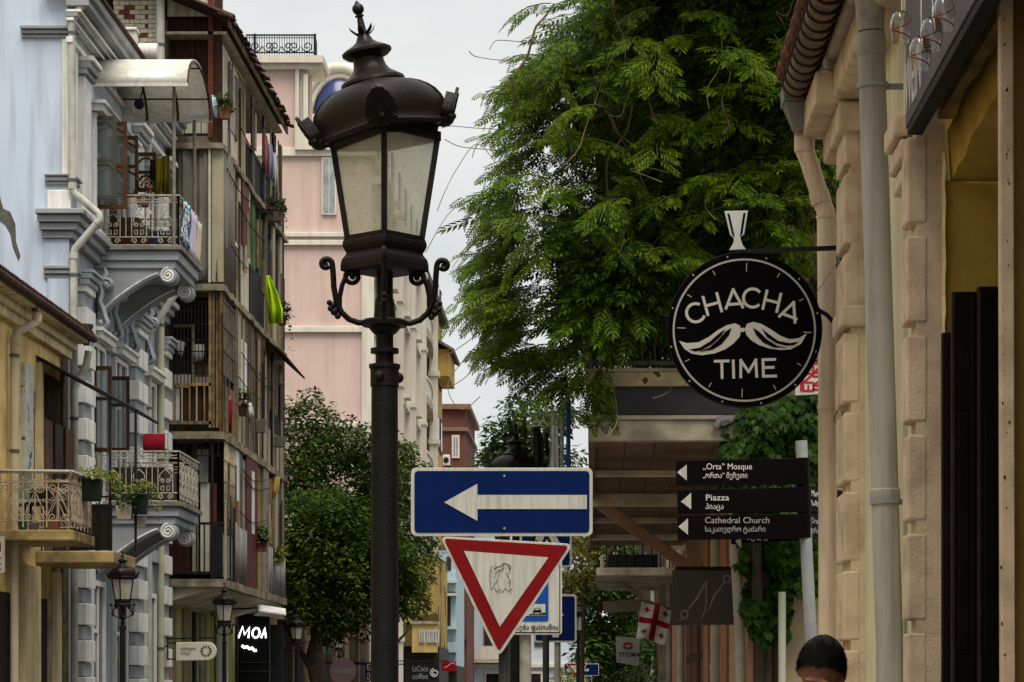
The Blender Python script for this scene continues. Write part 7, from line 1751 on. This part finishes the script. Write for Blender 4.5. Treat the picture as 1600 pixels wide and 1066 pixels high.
# corner bay of the top floor, white
b = B(); b.box(PX(462, YP), PX(468, YP), YP - .2, YP, PZ(232, YP), PZ(110, YP)); b.obj("pilaster", PWHITE, t); b = B(); b.box(PX(475, YP), PX(482, YP), YP - .2, YP + .3, PZ(232, YP), PZ(118, YP)); b.obj("pilaster", PWHITE, t)
b = B(); b.box(PX(468.2, YP), PX(474.8, YP), YP - .02, YP, PZ(228, YP), PZ(118, YP)); b.obj("recess", mat("pale_recess", (.5, .48, .44), .9), t)
b = B(); b.box(PX(462, YP), PX(520, YP), YP - .3, YP, PZ(236, YP), PZ(196, YP)); b.obj("bay_parapet", PWHITE, t)
def far_window(par, px0, px1, py0, py1, Y, fr=PWHITE, gl=PALEGLASS, w=2.5):
    b = B(); b.box(PX(px0, Y), PX(px1, Y), Y - .1, Y - .001, PZ(py1, Y), PZ(py0, Y)); o = b.obj("window", fr, par)
    b = B(); m = (px0 + px1) / 2; b.box(PX(px0 + w, Y), PX(m - .6, Y), Y - .11, Y - .1, PZ(py1 - w, Y), PZ(py0 + w, Y)); b.obj("pane", gl, o)
    b = B(); b.box(PX(m + .6, Y), PX(px1 - w, Y), Y - .11, Y - .1, PZ(py1 - w, Y), PZ(py0 + w, Y)); b.obj("pane", gl, o)
far_window(t, 503, 526, 246, 336, YP)
for a, c in ((566, 581), (553, 556)):
    if a == 566: b = B(); b.box(PX(a, YP), PX(c, YP) + .1, YP - .18, YP, 0, PZ(385, YP)); b.obj("pilaster", PWHITE, t)
# street front: stacked pilasters, recessed windows, bands
for i, y in enumerate((108.5, 112.5, 116, 120.5, 124.5, 128.5, 132.5)):
    b = B(); b.box(X1, X1 + (.35 if i % 2 else .6), y, y + 1.1, 0, PZ(300, 112)); b.obj("pilaster", PWHITE if i % 2 == 0 else PINK, t)
    for k in range(6):
        z = 4 + k * 3.85; b = B(); b.box(X1, X1 + .66, y - .1, y + 1.2, z, z + .22); b.obj("pilaster_cap", PWHITE, t)
        b = B(); b.box(X1, X1 + .1, y + 1.5, y + 2.9, z + 1.1, z + 3.2); b.obj("window", DARKGLASS if k % 2 else PALEGLASS, t)
for k in range(6): b = B(); z = 4 + k * 3.85; b.box(X1, X1 + .4, 107, 134, z - .3, z - .02); b.obj("band", PWHITE, t)
# blue glass dome with white arch
b = B(); cx_ = PX(532, 114); rr_ = 49 * 114 / F
b.lathe([(rr_, 0), (rr_ * .98, .5), (rr_ * .9, 1.0), (rr_ * .72, 1.6), (rr_ * .45, 2.05), (.05, 2.25)], (cx_, 114.5, PZ(188, 114)), 24); b.obj("blue_dome", mat("blue_dome_glass", (.02, .035, .12), .25, .5, .6, spec=.5, patch=(.15, .06, .03), pthr=.66, pscale=.5), t, smooth=40)
b = B(); b.tube([(cx_ + (rr_ + .3) * math.cos(R(a)), 113.6, PZ(190, 113.6) + (rr_ + 1.0) * math.sin(R(a))) for a in range(0, 181, 9)], .24, 8); b.tube([(cx_ + (rr_ + .0) * math.cos(R(a)), 113.7, PZ(190, 113.6) + (rr_ + .65) * math.sin(R(a))) for a in range(0, 181, 9)], .16, 8); b.obj("white_arch", PWHITE, t, smooth=50)
b = B(); b.box(cx_ - rr_, cx_ + rr_, 113, 117, PZ(240, 114), PZ(186, 114)); b.obj("dome_base", PWHITE, t)
# roof terrace railing
g = thing("roof_railing", "thin black roof terrace railing with scrollwork on the pink building", "railing", P(445, 90, 108))
Yr = 107.6; z0, z1 = PZ(86, Yr), PZ(55, Yr)
b = B(); b.beam((PX(384, Yr), Yr, z1), (PX(492, Yr), Yr, z1), .06, .06); b.obj("top_rail", BLACKIRON, g); b = B(); b.beam((PX(384, Yr), Yr, z0 + .1), (PX(492, Yr), Yr, z0 + .1), .05, .05); b.obj("bottom_rail", BLACKIRON, g); b = B(); b.beam((PX(384, Yr), Yr, z0 + .72), (PX(492, Yr), Yr, z0 + .72), .03, .03); b.obj("middle_rail", BLACKIRON, g)
for i in range(28): b = B(); x = PX(386 + i * 3.9, Yr); b.beam((x, Yr, z0), (x, Yr, z1), .025, .025, up=(0, 1, 0)); b.obj("baluster", BLACKIRON, g)
for x in (398, 492): b = B(); b.beam((PX(x, Yr), Yr, z0 - .2), (PX(x, Yr), Yr, z1 + .05), .1, .1, up=(0, 1, 0)); b.obj("post", BLACKIRON, g)
for x in (410, 440, 470):
    b = B()
    for s in (-1, 1): b.tube([(PX(x, Yr) + s * u, Yr - .03, z0 + .35 + v) for u, v in spiral(.28, 0, .25, .05, 180, 1.4, 14)], .025, 5)
    b.obj("scrollwork", BLACKIRON, g, kind="stuff")
b = B(); b.beam((PX(492, Yr), Yr, z1), (PX(494.5, 109.1), 109.1, z1), .06, .06); b.beam((PX(492, Yr), Yr, z0 + .1), (PX(494.5, 109.1), 109.1, z0 + .1), .05, .05)
for i in range(6): y = Yr + 1.5 * i / 5; x = PX(492, Yr) + (PX(494.5, 109.1) - PX(492, Yr)) * (y - Yr) / 1.5; b.beam((x, y, z0), (x, y, z1), .05, .05, up=(0, 1, 0))
b.obj("return_rail", BLACKIRON, g, kind="stuff")

# ochre building with rounded balconies
t = thing("ochre_building", "ochre building with rounded white balconies beyond the pink one", "building", (-9.2, 150, 0))
b = B(); b.box(-24, -11.8, 134.1, 148, 0, PZ(440, 140)); b.box(-24, -9.25, 148, 158, 0, PZ(440, 140)); b.obj("wall", OCH, t)
n = 12
for k, (py, pb) in enumerate(((495, 523), (600, 626), (714, 736), (830, 852), (940, 962))):
    zt_, zb_ = PZ(py, 141), PZ(pb, 141)
    def front(e): return [(-11.8, 134.3)] + [(-9.25 + e + .3 * math.sin(math.pi * i / n), 134.3 + 13.2 * i / n) for i in range(n + 1)] + [(-11.8, 147.5)]
    b = B(); b.plate([(x, y, zb_) for x, y in front(0)], (0, 0, zt_ - zb_)); b.obj("balcony", PWHITE, t)
    b = B(); b.plate([(x, y, zt_ + .002) for x, y in front(.08)], (0, 0, .14)); b.obj("balcony_rim", PWHITE, t)
    b = B(); b.plate([(x, y, zb_ - .002) for x, y in front(.1)], (0, 0, -.45)); b.obj("balcony_soffit", LEDGE, t)
for y, x_ in ((134.4, .3), (147.2, .35)):
    b = B(); b.box(-9.35, -9.25 + x_, y, y + .75, 0, PZ(445, 140)); b.obj("column", PWHITE, t)
    for k in range(6): b = B(); b.box(-9.4, -9.25 + x_ + .12, y - .15, y + .9, 4.3 + k * 3.9, 4.6 + k * 3.9); b.obj("column_cap", PWHITE, t)
for k in range(6):
    for y in (149.3, 152, 155):
        b = B(); b.box(-9.25, -9.17, y, y + 1.6, 4.5 + k * 3.9, 6.6 + k * 3.9); w_ = b.obj("window", WOODDARK, t)
        b = B(); b.box(-9.17, -9.15, y + .2, y + 1.4, 4.7 + k * 3.9, 6.4 + k * 3.9); b.obj("pane", DARKGLASS, w_)
b = B(); b.add([(-8.1, 149.5, PZ(548, 150)), (-8.1, 157, PZ(548, 150)), (-9.25, 157, PZ(530, 150)), (-9.25, 149.5, PZ(530, 150))], [(0, 1, 2, 3)]); b.obj("lean_to_roof", mat("grey_roof", (.12, .11, .1), .9), t, thick=.15)
b = B(); b.box(-9.25, -8.4, 150, 156.5, PZ(594, 152), PZ(549, 151)); b.obj("bay", OCH, t)
b = B(); b.box(-24, -8.85, 134.0, 158.2, PZ(440, 140) + .01, PZ(428, 140)); b.obj("roof_cornice", WOODDARK, t)
b = B(); b.box(-24, -9.6, 136, 157, PZ(428, 140) + .01, PZ(425, 140) + 1.2); b.obj("roof", mat("slate_roof", (.04, .04, .05), .8), t)
# brown building
t = thing("brown_building", "brown building with flat roof and tall white window, left of the tree", "building", (-9.5, 175, 0))
Yb = 172.0
b = B(); b.box(-24, PX(727, Yb), Yb, Yb + 14, 0, PZ(640, Yb)); b.obj("wall", BRN, t)
for p0, p1, e in ((632, 640, .35), (668, 674, .2)): b = B(); b.box(-24, PX(727, Yb) + e, Yb - e, Yb + 14, PZ(p1, Yb), PZ(p0, Yb)); b.obj("cornice", mat("brown_cornice", (.2, .12, .085), .9, .1, 1), t)
far_window(t, 706, 718, 680, 716, Yb - .01); far_window(t, 705, 718, 760, 800, Yb - .01); far_window(t, 705, 718, 880, 920, Yb - .01)
g = thing("air_conditioner", "white air conditioner box low on the brown building", "air conditioner", P(702, 727, 168)); b = B(); b.box(PX(692, 168.5), PX(703, 168.5), 168.3, 168.9, PZ(728, 168.5), PZ(711, 168.5)); b.obj("casing", WHITEPAINT, g, bevel=.05)
b = B(); b.lathe([(.15, 0), (.18, .02), (.18, .03)], P(697, 719, 168.28), 16, Matrix.Rotation(R(90), 3, 'X')); b.obj("fan_grille", SBLACK, g)
b = B(); b.box(-9.3, PX(697, 168.5), 168.4, 168.8, PZ(730, 168.5), PZ(728.3, 168.5)); b.obj("bracket", BLACKIRON, g)
# smaller houses low down: stained yellow, pale blue with bays, brown
t = thing("stained_yellow_house", "small stained yellow house with a bay of white windows, far left side", "house", (-8.6, 122, 0))
Yb = 120.0
b = B(); b.box(PX(632, Yb), PX(684, Yb), Yb, Yb + 8, PZ(1010, Yb), PZ(868, Yb)); b.obj("wall", mat("stained_yellow", (.42, .3, .09), .9, .35, .8, .3, 10, stain=(.05, .04, .02), amt=.9, sscale=.5, streak=True, patch=(.09, .065, .03), pthr=.55, pscale=.7), t)
b = B(); b.box(PX(646, Yb), PX(684, Yb), Yb - 1, Yb - .01, PZ(1020, Yb), PZ(976, Yb)); b.obj("bay", mat("bay_yellow", (.55, .42, .16), .9, .1, 1, stain=(.25, .17, .06), amt=.6), t)
for p in (655, 667, 677): far_window(t, p, p + 9, 985, 1004, Yb - 1.01, WHITEPAINT, PALEGLASS, 1.2)
b = B(); b.box(PX(644, Yb), PX(686, Yb), Yb - 1.15, Yb, PZ(976, Yb), PZ(972, Yb)); b.obj("bay_roof", LEDGE, t)
b = B(); b.box(PX(632, Yb), PX(686, Yb), Yb + .2, Yb + 8, 0, PZ(1010, Yb) - .01); b.obj("shop_front", mat("dark_shop", (.03, .025, .02), .6, .3, 1), t)
t = thing("pale_blue_house", "narrow pale blue house with bay windows and balconies far down the left", "house", (-8, 130, 0))
PBL = mat("pale_blue_paint", (.4, .52, .58), .85, .1, 1, stain=(.2, .27, .3), amt=.5, streak=True); Yb = 130.0
b = B(); b.box(PX(683, Yb), PX(713, Yb), Yb, Yb + 8, PZ(1040, Yb), PZ(860, Yb)); b.obj("wall", PBL, t)
b = B(); b.box(PX(684, Yb), PX(697, Yb), Yb - .8, Yb - .01, PZ(1000, Yb), PZ(880, Yb)); b.obj("bay", PBL, t); b = B(); b.box(PX(697.2, Yb), PX(713, Yb), Yb - .5, Yb - .01, PZ(925, Yb), PZ(895, Yb)); b.obj("bay", PBL, t)
for p0, p1, q0, q1 in ((698, 704, 932, 978), (698, 705, 870, 892)): b = B(); b.box(PX(p0, Yb), PX(p1, Yb), Yb - .04, Yb - .01, PZ(q1, Yb), PZ(q0, Yb)); b.obj("window", mat("dark_brown_glass", (.05, .03, .02), .4), t)
for q_ in (908, 928, 980): b = B(); b.box(PX(682, Yb), PX(715, Yb), Yb - .95, Yb - .02, PZ(q_ + 4, Yb), PZ(q_, Yb)); b.obj("ledge", mat("pale_blue_ledge", (.5, .58, .6), .85), t)
b = B(); b.box(PX(684, Yb), PX(714, Yb), Yb - 1, Yb - .02, PZ(1020, Yb), PZ(1004, Yb)); b.obj("balcony", PBL, t)
b = B(); b.box(PX(678, Yb), PX(713, Yb), Yb + .5, Yb + 8, 0, PZ(1040, Yb) - .01); b.obj("shop_front", mat("dark_shop", (.03, .025, .02)), t)
t = thing("narrow_brown_house", "narrow dark brown house right of the pale blue bays", "house", (-7.8, 140, 0)); Yb = 140.0
b = B(); b.box(PX(708, Yb), PX(729, Yb), Yb, Yb + 8, 0, PZ(860, Yb)); b.obj("wall", BRN, t)
for q0, q1 in ((900, 930), (945, 990)): far_window(t, 713, 723, q0, q1, Yb - .01, WOODBROWN, DARKGLASS, 1)
b = B(); b.box(PX(706, Yb), PX(731, Yb), Yb - .4, Yb, PZ(1000, Yb), PZ(992, Yb)); b.obj("ledge", BRN, t)
# white-blue house closing the street
t = thing("white_house", "pale bluish white house closing the end of the street behind the signs", "house", (-4, 185, 0)); Yb = 185.0
WBL = mat("bluish_white_render", (.5, .57, .64), .9, .06, .6, stain=(.36, .4, .44), amt=.5, streak=True)
b = B(); b.box(PX(700, Yb), PX(935, Yb), Yb, Yb + 10, 0, PZ(735, Yb)); b.obj("wall", WBL, t)
b = B(); b.box(PX(700, Yb), PX(935, Yb), Yb - .3, Yb - .01, PZ(1043, Yb), PZ(1038, Yb)); b.obj("string_course", PWHITE, t)
for p0, p1, q0, q1 in ((756, 790, 935, 1030), (835, 850, 960, 1010), (720, 738, 880, 930), (800, 815, 880, 930), (880, 900, 900, 950)): far_window(t, p0, p1, q0, q1, Yb - .01, WOODBROWN, DARKGLASS, 1.5)
b = B(); b.box(PX(742, Yb), PX(806, Yb), Yb - 1.2, Yb - .02, PZ(1036, Yb), PZ(1030, Yb)); b.obj("balcony", LEDGE, t); b = B(); b.box(PX(744, Yb), PX(804, Yb), Yb - 1.2, Yb - 1.1, PZ(1030, Yb), PZ(1010, Yb)); b.obj("balcony_rail", PWHITE, t)
for p0, p1 in ((706, 726), (760, 795), (828, 845)): b = B(); b.box(PX(p0 - 3, Yb), PX(p1 + 3, Yb), Yb - .12, Yb - .02, 0, PZ(1049, Yb)); f_ = b.obj("shop_frame", PWHITE, t); b = B(); b.box(PX(p0, Yb), PX(p1, Yb), Yb - .16, Yb - .12, 0, PZ(1053, Yb)); b.obj("shop_window", RECESSDARK, f_)
# shaded house behind the street trees
t = thing("shaded_house", "dark shaded house front hidden behind the street trees", "house", (-9.2, 85, 0))
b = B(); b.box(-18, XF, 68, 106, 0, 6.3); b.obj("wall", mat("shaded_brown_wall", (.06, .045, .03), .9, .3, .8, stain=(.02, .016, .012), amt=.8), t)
for i in range(8):
    y = 70 + i * 4.4
    facade_window(t, XF + .001, y, y + 1.6, 3.9, 5.7, frame=LEDGE, glass=DARKGLASS); b = B(); b.box(XF, XF + .03, y, y + 2.6, .2, 3.0); b.obj("shop_window", RECESSDARK, t)
    b = B(); b.box(XF, XF + .12, y + 3.2, y + 3.8, .1, 6.2); b.obj("pilaster", mat("tan_pilaster", (.16, .115, .065), .9, .2, 2), t)
# small signs at the far left
Y = 80.0
g = thing("no_entry_sign", "round pinkish no entry sign behind a street lamp", "sign", P(536, 1066, Y))
b = B(); b.lathe([(.41, 0), (.41, .03)], P(536, 1048.5, Y), 36, Matrix.Rotation(R(90), 3, 'X')); d_ = b.obj("disc", mat("faded_pink_sign", (.5, .3, .34), .5, .12, 3), g, smooth=30)
b = B(); b.pxplate([(522, 1045), (551, 1045), (551, 1053), (522, 1053)], Y - .035, .003); b.obj("bar", SWHITE, d_)
b = B(); b.tube([(PX(536, Y), Y + .04, .12), P(536, 1035, Y + .04)], .035, 8); b.obj("pole", POLEGREY, g, smooth=40)
for (nm, lab, x0, x1, y0, y1, Yq, m_, txt, mt) in (("shop_sign", "black shop sign with white lettering left of the lamp post", 571, 600, 1036, 1064, 88, BLKP, ("EST", "ესპ"), SWHITE),
        ("cafe_sign", "black cafe sign with curly white emblem right of the lamp post", 642, 686, 1038, 1064, 98, BLKP, ("LaCoco", "coffee"), SBACK),
        ("red_shop_sign", "small dark red shop sign with pale leaping mark", 690, 713, 1033, 1049, 112, SRED, (), SWHITE)):
    g = thing(nm, lab, "sign", P(x0, y1, Yq)); b = B(); b.pxplate([(x0, y0), (x1, y0 + 1), (x1, y1), (x0, y1)], Yq, .1); bd = b.obj("board", m_, g)
    for i, s_ in enumerate(txt): text(s_, .3, mt, bd, P(x0 + 2, y0 + 11 + 12 * i, Yq - .003), depth=.002, width=(x1 - x0) * .55 * Yq / F)
    if nm == "cafe_sign":
        b = B(); b.tube([(PX(679, Yq) + u, Yq - .01, PZ(1052, Yq) + v) for u, v in spiral(0, 0, .17, .05, 100, 1.6, 20)], .03, 6); b.obj("emblem", SWHITE, bd, smooth=50)
    if nm == "red_shop_sign":
        b = B(); b.tube([P(x, y, Yq - .01) for x, y in ((694, 1044), (700, 1041), (705, 1037), (709, 1036), (711, 1039))], .02, 5); b.obj("mark", mat("pale_pink_mark", (.5, .25, .27), .6), bd)
    b = B(); b.beam(P((x0 + x1) / 2, y0, Yq + .05), (XF, Yq + .05, PZ(y0, Yq)), .05, .05); b.obj("bracket", BLACKIRON, g)
# distant low hills of roofs beyond the last house keep the horizon closed
b = B(); b.box(-200, 200, 300, 320, -.5, 9); b.obj("distant_terrain", mat("hazy_far_terrain", (.16, .19, .17), 1, .2, .05), kind="structure")
